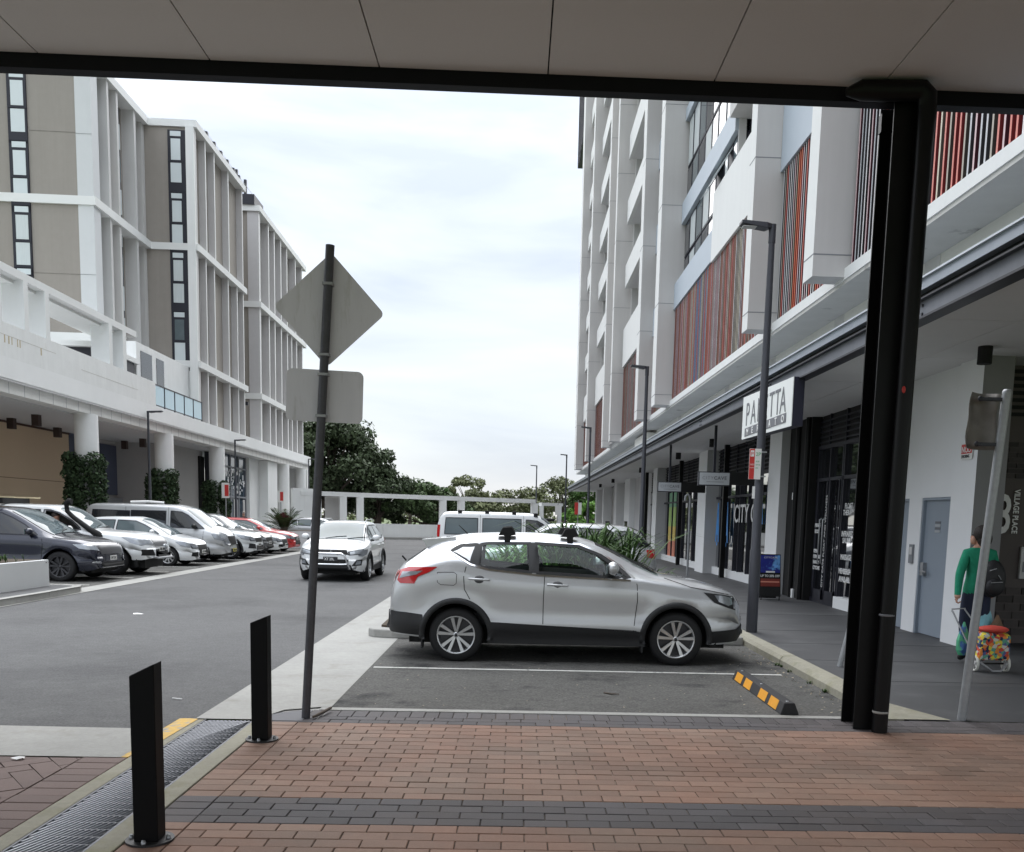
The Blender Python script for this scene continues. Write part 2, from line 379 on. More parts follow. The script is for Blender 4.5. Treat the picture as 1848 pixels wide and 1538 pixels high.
# ---- paving of running bond bricks with darker bands
L_, P_ = 0.255, 0.1278
pav = MB().box(-2.06, 12, -4, 8.49, -0.10, -0.009).build('paving', joint); pav['kind'] = 'structure'
def brick_mesh(w, d, m, nm):
    b = MB(); h = 0.0
    g = 0.003; c = 0.0035
    x0, x1, y0, y1 = g, w - g, g, d - g
    b.add([(x0, y0, -0.03), (x1, y0, -0.03), (x1, y1, -0.03), (x0, y1, -0.03), (x0, y0, h - c), (x1, y0, h - c), (x1, y1, h - c), (x0, y1, h - c),
           (x0 + c, y0 + c, h), (x1 - c, y0 + c, h), (x1 - c, y1 - c, h), (x0 + c, y1 - c, h)],
          [(0, 1, 5, 4), (1, 2, 6, 5), (2, 3, 7, 6), (3, 0, 4, 7), (4, 5, 9, 8), (5, 6, 10, 9), (6, 7, 11, 10), (7, 4, 8, 11), (8, 9, 10, 11)])
    me = bpy.data.meshes.new(nm); me.from_pydata(b.v, [], b.f); me.materials.append(m); me.update(); return me, b
bm_cache = {}
def brick_at(x, y, w, d, m, single, joined):
    dz = rnd.uniform(-0.0025, 0.0015)
    if single:
        k = (round(w, 3), round(d, 3), m.name)
        if k not in bm_cache: bm_cache[k] = brick_mesh(w, d, m, 'brick')[0]
        inst('brick', bm_cache[k], pav, (x, y, dz), (R(rnd.uniform(-.25, .25)), R(rnd.uniform(-.15, .15)), R(rnd.uniform(-.3, .3))))
    else:
        b = brick_mesh_geo(w, d)
        joined[m.name].add([(p[0] + x, p[1] + y, p[2] + dz) for p in b[0]], b[1])
def brick_mesh_geo(w, d):
    g = 0.003; c = 0.0035; x0, x1, y0, y1 = g, w - g, g, d - g; h = 0
    return ([(x0, y0, -0.03), (x1, y0, -0.03), (x1, y1, -0.03), (x0, y1, -0.03), (x0, y0, h - c), (x1, y0, h - c), (x1, y1, h - c), (x0, y1, h - c),
           (x0 + c, y0 + c, h), (x1 - c, y0 + c, h), (x1 - c, y1 - c, h), (x0 + c, y1 - c, h)],
          [(0, 1, 5, 4), (1, 2, 6, 5), (2, 3, 7, 6), (3, 0, 4, 7), (4, 5, 9, 8), (5, 6, 10, 9), (6, 7, 11, 10), (7, 4, 8, 11), (8, 9, 10, 11)])
J = {'brick_red': MB(), 'brick_dark': MB()}
rows = []
y = 8.24; k = 0
while y > 2.9:
    y -= P_; k += 1
    dark = k <= 2 or (2 + 17 < k <= 2 + 17 + 4)
    rows.append((y, dark, k))
n_single = 0
for (y, dark, k) in sorted(rows, key=lambda q: abs(q[0] - 4.7) if q[0] > 4.55 else 99):
    m = brick_dark if dark else brick_red
    def put(x, w):
        global n_single
        lim = (y * 0.5 + 0.45)
        single = n_single < 300 and y > 4.6 and x < lim
        if single: n_single += 1
        brick_at(x, y, w, P_, m, single, J)
    put(-2.06, 0.235)
    x = -1.825
    if k % 2: put(x, L_ / 2); x += L_ / 2
    while x < 9.0:
        put(x, L_); x += L_
x = -1.80
while x < 9.0:
    if not (3.40 < x < 3.40):
        brick_at(x, 8.24, P_, 0.25, brick_dark, False, J)
    x += P_
J['brick_red'].build('red_bricks', brick_red, pav, fix=False)['kind'] = 'stuff'
J['brick_dark'].build('dark_bricks', brick_dark, pav, fix=False)['kind'] = 'stuff'

# rounded dark pad of concrete at the corner of the paving
MB().prism([(-2.19, 8.02), (-1.80, 8.02), (-1.80, 8.47), (-1.92, 8.45), (-2.05, 8.36), (-2.13, 8.24)], -0.06, 0.003).build('paving_corner', mat('dark_concrete', (0.15, 0.15, 0.16), 0.85, var=0.15, scale=30))['kind'] = 'structure'

# ---- trench drain with grate, concrete shoulders
MB().box(-2.75, -2.63, 3.2, 8.03, -0.10, 0.0).build('drain_kerb', concrete_mossy, bevel=0.006)['kind'] = 'structure'
MB().box(-2.205, -2.065, 3.2, 8.02, -0.10, 0.004).build('drain_kerb', concrete_mossy, bevel=0.006)['kind'] = 'structure'
MB().prism([(-2.84, 6.72), (-2.752, 6.72), (-2.752, 8.04), (-2.84, 8.03)], -0.06, 0.003).build('drain_kerb', yellow_line)['kind'] = 'structure'
sheet('yellow_mark', [(-2.752, 6.72), (-2.752, 8.03), (-2.68, 8.03), (-2.70, 7.1)], 0.004, yellow_line)
gr = empty('drain_grate', (-2.415, 5.6, 0), label='long dark metal grate set in the trench drain beside the brick paving', cat='drain grate')
g = MB()
for xx in (-0.208, 0.195):
    g.box(xx, xx + 0.014, -2.4, 2.42, -0.03, 0.001)
yy = -2.4
while yy < 2.4:
    g.box(-0.195, 0.195, yy, yy + 0.012, -0.03, -0.003); yy += 0.122
g.build('frame', mat('grate_iron', (0.12, 0.125, 0.14), 0.5, 0.5, var=0.25, scale=30), gr)
g = MB(); xx = -0.19
ang = 0.34
t = -2.4 - 0.4
def clipbar(t):
    # bar running obliquely across the trench
    x0, x1 = -0.194, 0.194; y0 = t; y1 = t + 0.388 / math.tan(ang)
    lo, hi = -2.39, 2.40
    def at(yv): return x0 + (yv - y0) / (y1 - y0) * (x1 - x0)
    if y0 < lo: x0n, y0n = at(lo), lo
    else: x0n, y0n = x0, y0
    if y1 > hi: x1n, y1n = at(hi), hi
    else: x1n, y1n = x1, y1
    if x1n - x0n < 0.02: return
    w = 0.014
    nx, ny = math.cos(ang) * w, -math.sin(ang) * w
    P = [(x0n, y0n), (x0n + nx, y0n + ny), (x1n + nx if x1n < 0.17 else x1n, y1n + ny), (x1n, y1n)]
    g.prism(P, -0.025, 0.0)
t = -3.5
while t < 2.4:
    clipbar(t); t += 0.092
g.build('bars', mat('grate_bar', (0.30, 0.31, 0.34), 0.45, 0.6, var=0.25, scale=30), gr)['kind'] = 'stuff'
MB().box(-2.63, -2.205, 3.2, 8.02, -0.12, -0.10).build('drain_bed', black_matte)['kind'] = 'structure'

# ---- paving left of the drain: a soldier border and herringbone tiles
pl = MB().box(-12.0, -2.752, -4, 6.75, -0.10, -0.012).build('paving_left', joint); pl['kind'] = 'structure'
lm = bm_cache.setdefault('soldier', None)
yb = 3.6; cnt = 0
sold = brick_mesh(0.31, 0.155, brick_left, 'brick')[0]
while yb < 6.70:
    inst('brick', sold, pl, (-3.065, yb, rnd.uniform(-.004, 0)), (0, 0, R(rnd.uniform(-.4, .4)))); yb += 0.156
hb = brick_mesh(0.305, 0.152, brick_left, 'brick')[0]
W2 = 0.153
def inside(cx, cy): return -5.3 < cx < -3.17 and 4.5 < cy < 6.62
for i in range(-40, 40):
    for j in range(-40, 40):
        for kind in (0, 1):
            # 45 degree herringbone
            if kind == 0: u, v, rr = (i - j) * W2 + 0, (i + j) * W2, 0
            else: u, v, rr = (i - j) * W2 + 2 * W2 + W2, (i + j) * W2, 1
            if (i + j) % 2 == 0 and False: continue
# simple herringbone on a rotated lattice
c45 = math.cos(R(38)); s45 = math.sin(R(38))
hbm = MB()
for a in range(-26, 27):
    for b in range(-26, 27):
        for kind in (0, 1):
            if kind == 0: ox, oy, wx, wy = (a * 1 + 4 * b) * W2, a * W2, 2 * W2, W2
            else: ox, oy, wx, wy = (a * 1 + 4 * b + 3) * W2, (a) * W2, W2, 2 * W2
            pts = [(ox, oy), (ox + wx, oy), (ox + wx, oy + wy), (ox, oy + wy)]
            wp = [(-4.0 + x * c45 - yv * s45, 5.6 + x * s45 + yv * c45) for x, yv in pts]
            gx = sum(p[0] for p in wp) / 4; gy = sum(p[1] for p in wp) / 4
            if all(-5.6 < p[0] < -3.07 and 4.2 < p[1] < 6.70 for p in wp):
                pt = [(gx + (p[0] - gx) * 0.965, gy + (p[1] - gy) * 0.965) for p in wp]
                me = bpy.data.meshes.new('brick')
                z0 = rnd.uniform(-.004, 0)
                k4 = [(p[0] - gx, p[1] - gy, z0) for p in pt] + [(p[0] - gx, p[1] - gy, -0.03) for p in pt]
                me.from_pydata(k4, [], [(0, 1, 2, 3), (0, 4, 5, 1), (1, 5, 6, 2), (2, 6, 7, 3), (3, 7, 4, 0)]); me.materials.append(brick_left)
                inst('brick', me, pl, (gx, gy, 0))
            elif all(-5.9 < p[0] < -2.6 and 4.0 < p[1] < 7.2 for p in wp):
                # cut brick at the edge: clip to the field
                poly = wp
                for ax, lim, sgn in ((0, -3.07, 1), (1, 6.70, 1)):
                    out = []
                    for i in range(len(poly)):
                        p, q = poly[i], poly[(i + 1) % len(poly)]
                        ip, iq = p[ax] <= lim, q[ax] <= lim
                        if ip: out.append(p)
                        if ip != iq:
                            tt = (lim - p[ax]) / (q[ax] - p[ax]); out.append((p[0] + (q[0] - p[0]) * tt, p[1] + (q[1] - p[1]) * tt))
                    poly = out
                    if len(poly) < 3: break
                if len(poly) >= 3:
                    gx = sum(p[0] for p in poly) / len(poly); gy = sum(p[1] for p in poly) / len(poly)
                    pt = [(gx + (p[0] - gx) * 0.955, gy + (p[1] - gy) * 0.955) for p in poly]
                    hbm.prism(pt, -0.03, rnd.uniform(-.004, -.001))
if hbm.v: hbm.build('cut_bricks', brick_left, pl)['kind'] = 'stuff'

# ---- right hand footpath, ramping down to the brick paving, and its kerb
FZ = 0.13
fp = MB()
fp.add([(3.60, 8.50, 0.0), (16, 8.50, 0.0), (3.58, 9.7, FZ), (16, 9.7, FZ), (3.55, 95, FZ), (16, 95, FZ)], [(0, 1, 3, 2), (2, 3, 5, 4)])
fpo = fp.build('footpath', foot); fpo['kind'] = 'structure'
for y in (9.9, 11.4, 13.0, 14.6, 17.2, 20.0):
    MB().box(3.62, 6.6, y, y + 0.012, FZ + 0.001, FZ + 0.0025).build('joint', mat('foot_joint', (0.05, 0.05, 0.052), 0.9), fpo)
kb = empty('kerb', (3.45, 8.5, 0), kind='structure')
def kerb_seg(y0, y1, z0, z1, par, x0=3.40, x1=3.60, dx=0.0):
    b = MB(); P = []
    for (yv, z) in ((y0, z0), (y1, z1)):
        P += [(x0 - 0.01, yv, -0.05), (x0 - 0.005, yv, max(z - 0.05, 0.0)), (x0 + 0.035, yv, z - 0.004), (x1, yv, z + 0.002), (x1, yv, -0.05)]
    b.add([(p[0] - 3.45, p[1] - 8.5, p[2]) for p in P], [(0, 1, 6, 5), (1, 2, 7, 6), (2, 3, 8, 7), (3, 4, 9, 8), (0, 4, 3, 2, 1), (5, 6, 7, 8, 9)])
    return b.build('kerb_stone', concrete_mossy, par, bevel=0.004)
kerb_seg(8.50, 9.30, 0.012, 0.12, kb, 3.42, 3.66)
for a, b_ in ((9.30, 11.72), (11.745, 14.3), (14.32, 17.2), (17.22, 20.2), (20.22, 24), (24.02, 30), (30.02, 40), (40.02, 60)):
    kerb_seg(a, b_, FZ, FZ, kb)
o = MB().add([(3.42, 8.495, 0.006), (4.1, 8.495, 0.006), (3.61, 9.1, 0.075), (3.5, 9.1, 0.07)], [(0, 1, 2, 3)]).build('kerb_splay', concrete_mossy, kb); o.location = (-3.45, -8.5, 0.006)

# ---- planted island between the bays
isl = empty('kerb_island', (0, 13.7, 0), kind='structure')
b = MB(); b.prism([(-2.12, 0.12), (-2.02, -0.02), (-1.75, -0.10), (3.38, -0.10), (3.38, 3.7), (-2.2, 3.7)], 0.0, 0.13)
b.build('kerb_stone', concrete, isl, bevel=0.02)
b = MB(); b.prism([(-1.95, 0.25), (-1.7, 0.10), (3.2, 0.10), (3.2, 3.5), (-2.0, 3.5)], 0.13, 0.16); b.build('soil', soil, isl)

# ---- wheel stop
ws = empty('wheel_stop', (2.62, 9.63, 0), label='low black rubber wheel stop with orange reflective blocks lying in the empty bay', cat='wheel stop')
b = MB(); b.add([(-0.09, -1.0, 0.005), (0.09, -1.0, 0.005), (0.05, -0.985, 0.115), (-0.05, -0.985, 0.115), (-0.09, 1.0, 0.005), (0.09, 1.0, 0.005), (0.05, 0.985, 0.115), (-0.05, 0.985, 0.115)],
                [(0, 1, 2, 3), (4, 7, 6, 5), (0, 3, 7, 4), (1, 5, 6, 2), (3, 2, 6, 7), (0, 4, 5, 1)])
b.build('body', rubber, ws, bevel=0.008)
for yc in (-0.68, -0.28, 0.34, 0.74):
    h = 0.14
    def fp_(s, yy, off=0.0025): return (-0.09 + 0.04 * s - off, yy, 0.005 + 0.11 * s + off * 0.4)
    b = MB(); b.add([fp_(.10, yc - h), fp_(.10, yc + h), fp_(.93, yc + h), fp_(.93, yc - h), fp_(.10, yc - h, -.003), fp_(.10, yc + h, -.003), fp_(.93, yc + h, -.003), fp_(.93, yc - h, -.003)],
                    [(0, 3, 2, 1), (0, 1, 5, 4), (1, 2, 6, 5), (2, 3, 7, 6), (3, 0, 4, 7)])
    b.build('reflector', orange_m, ws)
for yc in (-0.9, 0.05, 0.9):
    MB().lathe([(0.001, 0.121), (0.014, 0.119), (0.016, 0.112)], 8, c=(0, yc, 0)).build('bolt_cap', galv, ws)

# ---- footpath and kerb on the left with a white planter box
b = MB(); b.prism([(-20, -4), (-9.02, -4), (-9.05, 18.6), (-9.12, 19.9), (-9.25, 20.25), (-9.6, 20.4), (-20, 20.4)], -0.05, 0.125)
lf = b.build('footpath_left', foot); lf['kind'] = 'structure'
b = MB()
path = [(-9.0, -4), (-9.03, 18.6), (-9.08, 20.0), (-9.22, 20.36), (-9.6, 20.52), (-10.1, 20.54)]
for i in range(len(path) - 1):
    p, q = Vector((*path[i], 0)), Vector((*path[i + 1], 0)); d = (q - p).normalized(); nrm = Vector((-d.y, d.x, 0)) * 0.16
    b.prism([tuple(p.xy), tuple(q.xy), tuple((q + nrm).xy), tuple((p + nrm).xy)], -0.05, 0.132)
b.build('kerb_left', concrete, bevel=0.01)['kind'] = 'structure'
pb = empty('planter_box', (-9.7, 20.0, 0.125), label='long low white planter box with grass, beside the dark people mover', cat='planter')
pw = mat('planter_white', (0.62, 0.63, 0.63), 0.75, var=0.05, scale=2, var2=0.05)
MB().box(-1.2, 0, -8, -0.0, 0, 0.55).build('box', pw, pb, bevel=0.008)
MB().box(-1.1, -0.1, -7.9, -0.1, 0.551, 0.556).build('soil', soil, pb)
for yy in (-0.12, -1.95):
    MB().ball((0.008, yy, 0.50), 0.012).build('screw', dark_metal, pb)
def blades(name, parent, spots, h, n, w, m, spread=0.5, droop=0.4, seg=3):
    b = MB()
    for (x, y, z) in spots:
        for i in range(n):
            a = rnd.uniform(0, 2 * math.pi); hh = h * rnd.uniform(0.6, 1.1); ww = w * rnd.uniform(.6, 1.2)
            sp = spread * rnd.uniform(0.2, 1.0) * hh
            dx, dy = math.cos(a), math.sin(a); px, py = -dy * ww, dx * ww
            vs = []; fs = []
            for k in range(seg + 1):
                t = k / seg; r = sp * t ** 1.4; zz = hh * (t - droop * t ** 2.6)
                f = (1 - t) ** 0.6 if k == seg else 1 - 0.3 * t
                if k == seg: f = 0.08
                vs += [(x + dx * r - px * f, y + dy * r - py * f, z + zz), (x + dx * r + px * f, y + dy * r + py * f, z + zz)]
            for k in range(seg): fs.append((2 * k, 2 * k + 1, 2 * k + 3, 2 * k + 2))
            b.add(vs, fs)
    return b.build(name, m, parent, fix=False)
gs = blades('grass', None, [(rnd.uniform(-10.8, -9.82), rnd.uniform(13.5, 19.3), 0.675) for _ in range(260)], 0.22, 7, 0.007, leaf_b, 0.7)
tag(gs, 'tufts of green grass growing in the white planter box', 'grass', kind='stuff')
# plants on the island: strappy leaved clumps, each a plant
px = [(-0.35, 14.35, 0.95), (0.35, 14.8, 1.2), (1.0, 14.5, 1.45), (1.55, 15.1, 1.40), (1.80, 14.3, 0.85), (0.0, 15.7, 1.1), (0.7, 16.3, 1.0), (-0.9, 15.2, 0.8), (1.1, 15.9, 1.35)]
lab = ['low strappy green plant showing through the rear door window of the silver car', 'strappy green plant between the door windows of the silver car',
       'tallest strappy plant, rising over the roof of the silver car', 'arching strappy plant in front of the black rear glass of the reversed pale SUV',
       'bright green strappy clump behind the silver bonnet', 'strappy plant at the back of the island behind the rear door', 'strappy plant at the very back of the island',
       'small strappy plant at the road end of the island', 'tall strappy plant at the back of the island under the white roofs']
for (x, y, h), lb in zip(px, lab):
    p = empty('strappy_plant', (x, y, 0.16), label=lb, cat='plant', group='strappy plants on the kerb island')
    blades('leaves', p, [(rnd.uniform(-.30, .30), rnd.uniform(-.30, .30), 0) for _ in range(13)], h * 1.95, 16, 0.020, leaf_s if x > 1.8 or x < 0.6 else leaf_b, 0.48, 0.52, 5)

# ---- litter and little things
def litter(x, y, z, s, m, lb, cat, name):
    b = MB(); pts = [(s * math.cos(a) * rnd.uniform(.5, 1.1), s * .6 * math.sin(a) * rnd.uniform(.5, 1.1)) for a in [i * math.pi / 4 for i in range(8)]]
    b.add([(p[0], p[1], rnd.uniform(0.0, 0.012)) for p in pts] + [(0, 0, 0.02)], [(i, (i + 1) % 8, 8) for i in range(8)])
    o = b.build(name, m, None, loc=(x, y, z), fix=False); tag(o, lb, cat); return o
litter(-6.36, 16.1, 0.006, 0.13, text_white, 'crumpled white paper lying in the middle of the road', 'litter', 'crumpled_paper')
litter(-3.47, 6.62, 0.003, 0.06, text_white, 'small torn white paper on the red tiles left of the drain', 'litter', 'torn_paper')
MB().tube([(-3.2, 8.86, 0.012), (-3.1, 8.83, 0.012)], 0.006, 6).build('paper_straw', text_white)
tag(bpy.data.objects['paper_straw'], 'short white straw lying on the road by the yellow kerb end', 'litter')
lv = MB()
for _ in range(160):
    x = rnd.uniform(3.15, 3.40) if rnd.random() < .6 else rnd.uniform(2.2, 3.3); y = rnd.uniform(8.65, 13.2)
    a = rnd.uniform(0, 6.28); s = rnd.uniform(.006, .018)
    lv.add([(x + s * math.cos(a + q), y + s * .6 * math.sin(a + q), 0.008 + rnd.uniform(0, .012)) for q in (0, 1.6, 3.1, 4.7)], [(0, 1, 2, 3)])
for _ in range(140):
    x = rnd.uniform(-1.6, 3.2); y = rnd.uniform(8.65, 13.2); a = rnd.uniform(0, 6.28); s = rnd.uniform(.004, .013)
    lv.add([(x + s * math.cos(a + q), y + s * math.sin(a + q), 0.009) for q in (0, 1.6, 3.1, 4.7)], [(0, 1, 2, 3)])
o = lv.build('leaf_litter', mat('dry_leaf', (0.36, 0.31, 0.22), 0.9, island=0.6, var=0.3), fix=False); tag(o, 'dry leaf scraps and grit scattered along the kerb', 'leaf litter', kind='stuff')
wd = blades('weeds', None, [(3.36 + rnd.uniform(-.03, .03), y, 0.0) for y in [11.6, 11.7, 11.75, 11.2, 10.4, 9.9, 9.85] for _ in range(3)], 0.07, 8, 0.004, leaf_b, 1.2, .5, 2)
tag(wd, 'tiny green weeds growing along the foot of the kerb', 'weeds', kind='stuff')
MB().tube([(-1.72, 8.10, 0.02), (-1.66, 8.30, 0.03), (-1.63, 8.44, 0.035)], [0.012, 0.016, 0.012], 6).build('stick', bark)
tag(bpy.data.objects['stick'], 'short dark stick lying at the foot of the sign pole', 'stick')
MB().tube([(0.95, 9.55, 0.014), (1.02, 9.50, 0.014), (1.10, 9.46, 0.02)], [0.008, 0.009, 0.004], 6).build('twig', bark)
tag(bpy.data.objects['twig'], 'small dark twig lying in the empty bay', 'twig')

# ================================================================== OUR CANOPY
cp = empty('canopy_ceiling', (0, 8.28, 5.26), kind='structure')
def cpart(name, m, x0, x1, y0, y1, z0, z1, bevel=0): return MB().box(x0, x1, y0 - 8.28, y1 - 8.28, z0 - 5.26, z1 - 5.26).build(name, m, cp, bevel)
xs = [-7.98, -6.62, -5.255, -3.89, -2.53, -1.175, 0.19, 1.555, 2.925, 4.29, 5.66, 7.03]
for a, b_ in zip(xs[:-1], xs[1:]):
    cpart('ceiling_panel', ceil_m, a + 0.006, b_ - 0.006, -3.0, 8.17, 5.37, 5.43)
cpart('roof_slab', black_matte, -8, 7.1, -3.0, 8.18, 5.434, 5.60)
cpart('beam', beam_m, -8, 7.1, 8.18, 8.30, 5.26, 5.62)
# I-section column with a rain pipe in front of it
cl = empty('steel_column', (3.13, 8.25, 0), label='black steel I-section column holding the canopy at the right', cat='column')
MB().box(-0.10, 0.10, 0.145, 0.163, 0, 5.30).build('flange', black_paint, cl, 0.002)
MB().box(-0.10, 0.10, -0.163, -0.145, 0, 5.41).build('flange', black_paint, cl, 0.002)
MB().box(-0.008, 0.008, -0.145, 0.145, 0, 5.257).build('web', black_paint, cl)
MB().box(-0.105, 0.105, 0.10, 0.168, 5.1, 5.25).build('head_plate', black_paint, cl)
dp = empty('downpipe', (3.225, 7.99, 0), label='round black rain pipe running down beside the steel column', cat='pipe')
path = [(-0.62, 0.05, 5.27), (-0.5, 0.04, 5.285), (-0.3, 0.03, 5.285), (-0.02, 0.0, 5.285), (0.03, 0, 5.24), (0.035, 0, 5.15), (0.03, 0, 4.8), (0.0, 0, 0.0)]
MB().tube(path, [0.03, 0.078, 0.082, 0.082, 0.080, 0.074, 0.067, 0.067], 20).build('pipe', mat('pipe_black', (0.0035, 0.0035, 0.004), 0.42, spec=0.25, var=0.3, scale=9, col2=(0.25, 0.23, 0.2), c2pos=(0.745, 0.755), c2scale=16), dp)
for z, m_ in ((0.17, concrete), (1.02, text_grey)):
    b = MB().lathe([(0.067, z), (0.0705, z + 0.004), (0.070, z + 0.016), (0.067, z + 0.02)], 20); b.build('joint_ring', m_, dp)
b = MB().ball((-0.02, -0.064, 2.92), 0.018, sq=(0.9, 0.25, 1.6)); b.build('sticker', red_print, dp)

# ================================================================== BOLLARDS AND SIGN POLES
def bollard(x, y, hl, hr, rot, lb):
    r = empty('bollard', (x, y, 0), R(rot), lb, 'bollard', 'black bollards by the drain')
    w = 0.064
    b = MB(); b.add([(-w, -w, 0.012), (w, -w, 0.012), (w, w, 0.012), (-w, w, 0.012), (-w, -w, hl), (w, -w, hr), (w, w, hr), (-w, w, hl)],
                    [(0, 3, 2, 1), (4, 5, 6, 7), (0, 1, 5, 4), (1, 2, 6, 5), (2, 3, 7, 6), (3, 0, 4, 7)])
    b.build('post', bollard_m, r, bevel=0.006)
    MB().lathe([(0.001, 0), (0.125, 0), (0.125, 0.012), (0.001, 0.013)], 28, smooth=False).build('base_plate', mat('base_plate', (0.03, 0.03, 0.032), 0.5, 0.4, var=0.3, scale=20), r)
    for a in (0, 90, 180, 270):
        cx, cy = 0.098 * math.cos(R(a)), 0.098 * math.sin(R(a))
        MB().lathe([(0.001, 0.034), (0.010, 0.032), (0.012, 0.024), (0.013, 0.023), (0.013, 0.013)], 8, c=(cx, cy, 0)).build('bolt', galv, r)
    return r
bollard(-1.94, 4.99, 0.91, 0.975, 2, 'nearest black square bollard with a slanted top, at the bottom left of the paving')
bollard(-1.955, 7.32, 0.93, 0.985, 0, 'second black square bollard with a slanted top, at the far end of the drain')

def signpole(base, top, r, m, parent, n=14):
    return MB().tube([(0, 0, 0), tuple(Vector(top) - Vector(base))], r, n).build('pole', m, parent)
def plate(w, h, rc, t, n=5):
    pts = []
    for cx, cy, a0 in ((w / 2 - rc, h / 2 - rc, 0), (-w / 2 + rc, h / 2 - rc, 90), (-w / 2 + rc, -h / 2 + rc, 180), (w / 2 - rc, -h / 2 + rc, 270)):
        for k in range(n + 1):
            a = R(a0 + 90 * k / n); pts.append((cx + rc * math.cos(a), cy + rc * math.sin(a)))
    return pts
sp = empty('street_sign', (-1.795, 8.15, 0), label='leaning grey sign pole seen from behind, with a diamond and a rectangular traffic sign', cat='traffic sign')
MB().tube([(0, 0, 0), (0.225, 0, 3.97)], 0.037, 16).build('pole', pole_dark, sp)
def rotated_plate(cx, cz, w, h, rc, rot, y, name):
    P = plate(w, h, rc, 0); c, s_ = math.cos(R(rot)), math.sin(R(rot))
    b = MB(); b.prism([(cx + p[0] * c - p[1] * s_, cz + p[0] * s_ + p[1] * c) for p in P], y, y + 0.004, 'y')
    return b.build(name, sign_back, sp)
rotated_plate(0.205, 3.462, 0.655, 0.655, 0.045, 42.5, 0.045, 'diamond_plate')
rotated_plate(0.165, 2.76, 0.645, 0.43, 0.05, -1.5, 0.045, 'rectangular_plate')
for z in (3.66, 3.09, 2.93, 2.59):
    x = 0.225 * z / 3.97
    MB().box(x - 0.043, x + 0.043, -0.043, 0.045, z - 0.012, z + 0.012).build('bracket', galv, sp, 0.004)
# leaning galvanised pole with a bent sign
bs = empty('bent_sign', (4.23, 8.56, 0), label='tall galvanised pole leaning right with a crumpled sign plate near its top', cat='traffic sign')
MB().tube([(0, 0, 0), (0.175, 0, 3.02)], 0.040, 18).build('pole', galv, bs)
MB().lathe([(0.001, 3.045), (0.03, 3.04), (0.041, 3.02), (0.041, 3.0)], 16, c=(0.175, 0, 0)).build('cap', galv, bs)
b = MB(); vs = []; nx_, nz_ = 8, 10
for j in range(nz_ + 1):
    for i in range(nx_ + 1):
        u = i / nx_; v = j / nz_
        x = -0.135 + u * 0.245 + (0.02 * v) + 0.015 * math.sin(v * 6) * u; z = 2.50 + v * 0.50 + 0.02 * (1 - u)
        yv = 0.05 + 0.07 * math.sin(u * 3.6) + 0.05 * (1 - u) ** 2 * math.sin(v * 3.1) + 0.02 * math.sin(v * 9 + u * 3)
        vs.append((x, yv, z))
fs = [(j * (nx_ + 1) + i, j * (nx_ + 1) + i + 1, (j + 1) * (nx_ + 1) + i + 1, (j + 1) * (nx_ + 1) + i) for j in range(nz_) for i in range(nx_)]
b.add(vs, fs, 0, True)
o = b.build('bent_plate', mat('bent_plate', (0.22, 0.205, 0.19), 0.6, 0.3, var=0.2, scale=12, col2=(0.14, 0.13, 0.12), c2pos=(0.5, 0.7), c2scale=5), bs)
md = o.modifiers.new('t', 'SOLIDIFY'); md.thickness = 0.004
for z in (2.95, 2.55):
    MB().box(-0.07, 0.14 + 0.02 * (z > 2.8), -0.01, 0.02, z - 0.016, z + 0.016).build('bracket', dark_metal, bs, 0.003)
    MB().ball((-0.07, -0.015, z), 0.024, sq=(1, .5, 1)).build('bolt', dark_metal, bs)
# further leaning galvanised poles on the footpath
lp = empty('leaning_pole', (3.87, 10.9, 0.13), label='short galvanised pole leaning behind the black steel column', cat='pole')
MB().tube([(0, 0, 0), (0.42, 0, 2.15)], 0.032, 14).build('pole', galv, lp)
lp = empty('hooked_pole', (5.33, 28.9, 0.13), label='thin galvanised pole with a hooked top in front of the glass shop doors', cat='pole')
MB().tube([(0, 0, 0), (-0.01, 0, 2.35), (-0.03, 0, 2.45), (-0.09, 0, 2.50), (-0.15, 0, 2.44), (-0.16, 0, 2.3)], 0.035, 12).build('pole', galv, lp)

# ================================================================== STREET LAMPS
def lamp(x, y, h, arm, z0, lb, r=0.075):
    o = empty('street_lamp', (x, y, z0), label=lb, cat='street lamp', group='street lamps')
    MB().tube([(0, 0, 0), (0, 0, 1.25), (0, 0, 1.27), (0, 0, h - 0.25)], [r * 1.15, r * 1.12, r * 0.98, r * 0.62], 16).build('post', lamp_grey, o)
    MB().tube([(0, 0, h - 0.26), (0, 0, h)], r * 0.72, 14).build('collar', lamp_grey, o)
    s = -1 if arm < 0 else 1
    b = MB(); b.add([(0, -0.04, h - 0.05), (0, 0.04, h - 0.05), (0, 0.04, h), (0, -0.04, h), (arm, -0.10, h - 0.015), (arm, 0.10, h - 0.015), (arm, 0.10, h + 0.03), (arm, -0.10, h + 0.03),
                     (s * 0.10, -0.10, h - 0.075), (s * 0.10, 0.10, h - 0.075), (s * 0.10, 0.10, h + 0.005), (s * 0.10, -0.10, h + 0.005)],
                    [(0, 1, 2, 3), (4, 7, 6, 5), (0, 8, 9, 1), (1, 9, 10, 2), (2, 10, 11, 3), (3, 11, 8, 0), (8, 4, 5, 9), (9, 5, 6, 10), (10, 6, 7, 11), (11, 7, 4, 8)])
    b.build('lamp_head', lamp_grey, o, 0.006)
    MB().box(arm * 0.95, arm * 0.45, -0.075, 0.075, h - 0.052, h - 0.044).build('lens', pale_grey, o)
    return o
L1 = lamp(3.67, 14.3, 6.00, -0.47, FZ, 'nearest grey street lamp on the right kerb, carrying a parking sign')
lamp(3.67, 27.5, 6.03, -0.47, FZ, 'second grey street lamp along the right kerb')
lamp(3.67, 48.0, 6.25, -0.47, FZ, 'third street lamp along the right kerb, against the far end of the tower')
lamp(3.67, 70.0, 6.35, -0.47, FZ, 'fourth street lamp, standing just beyond the awning end')
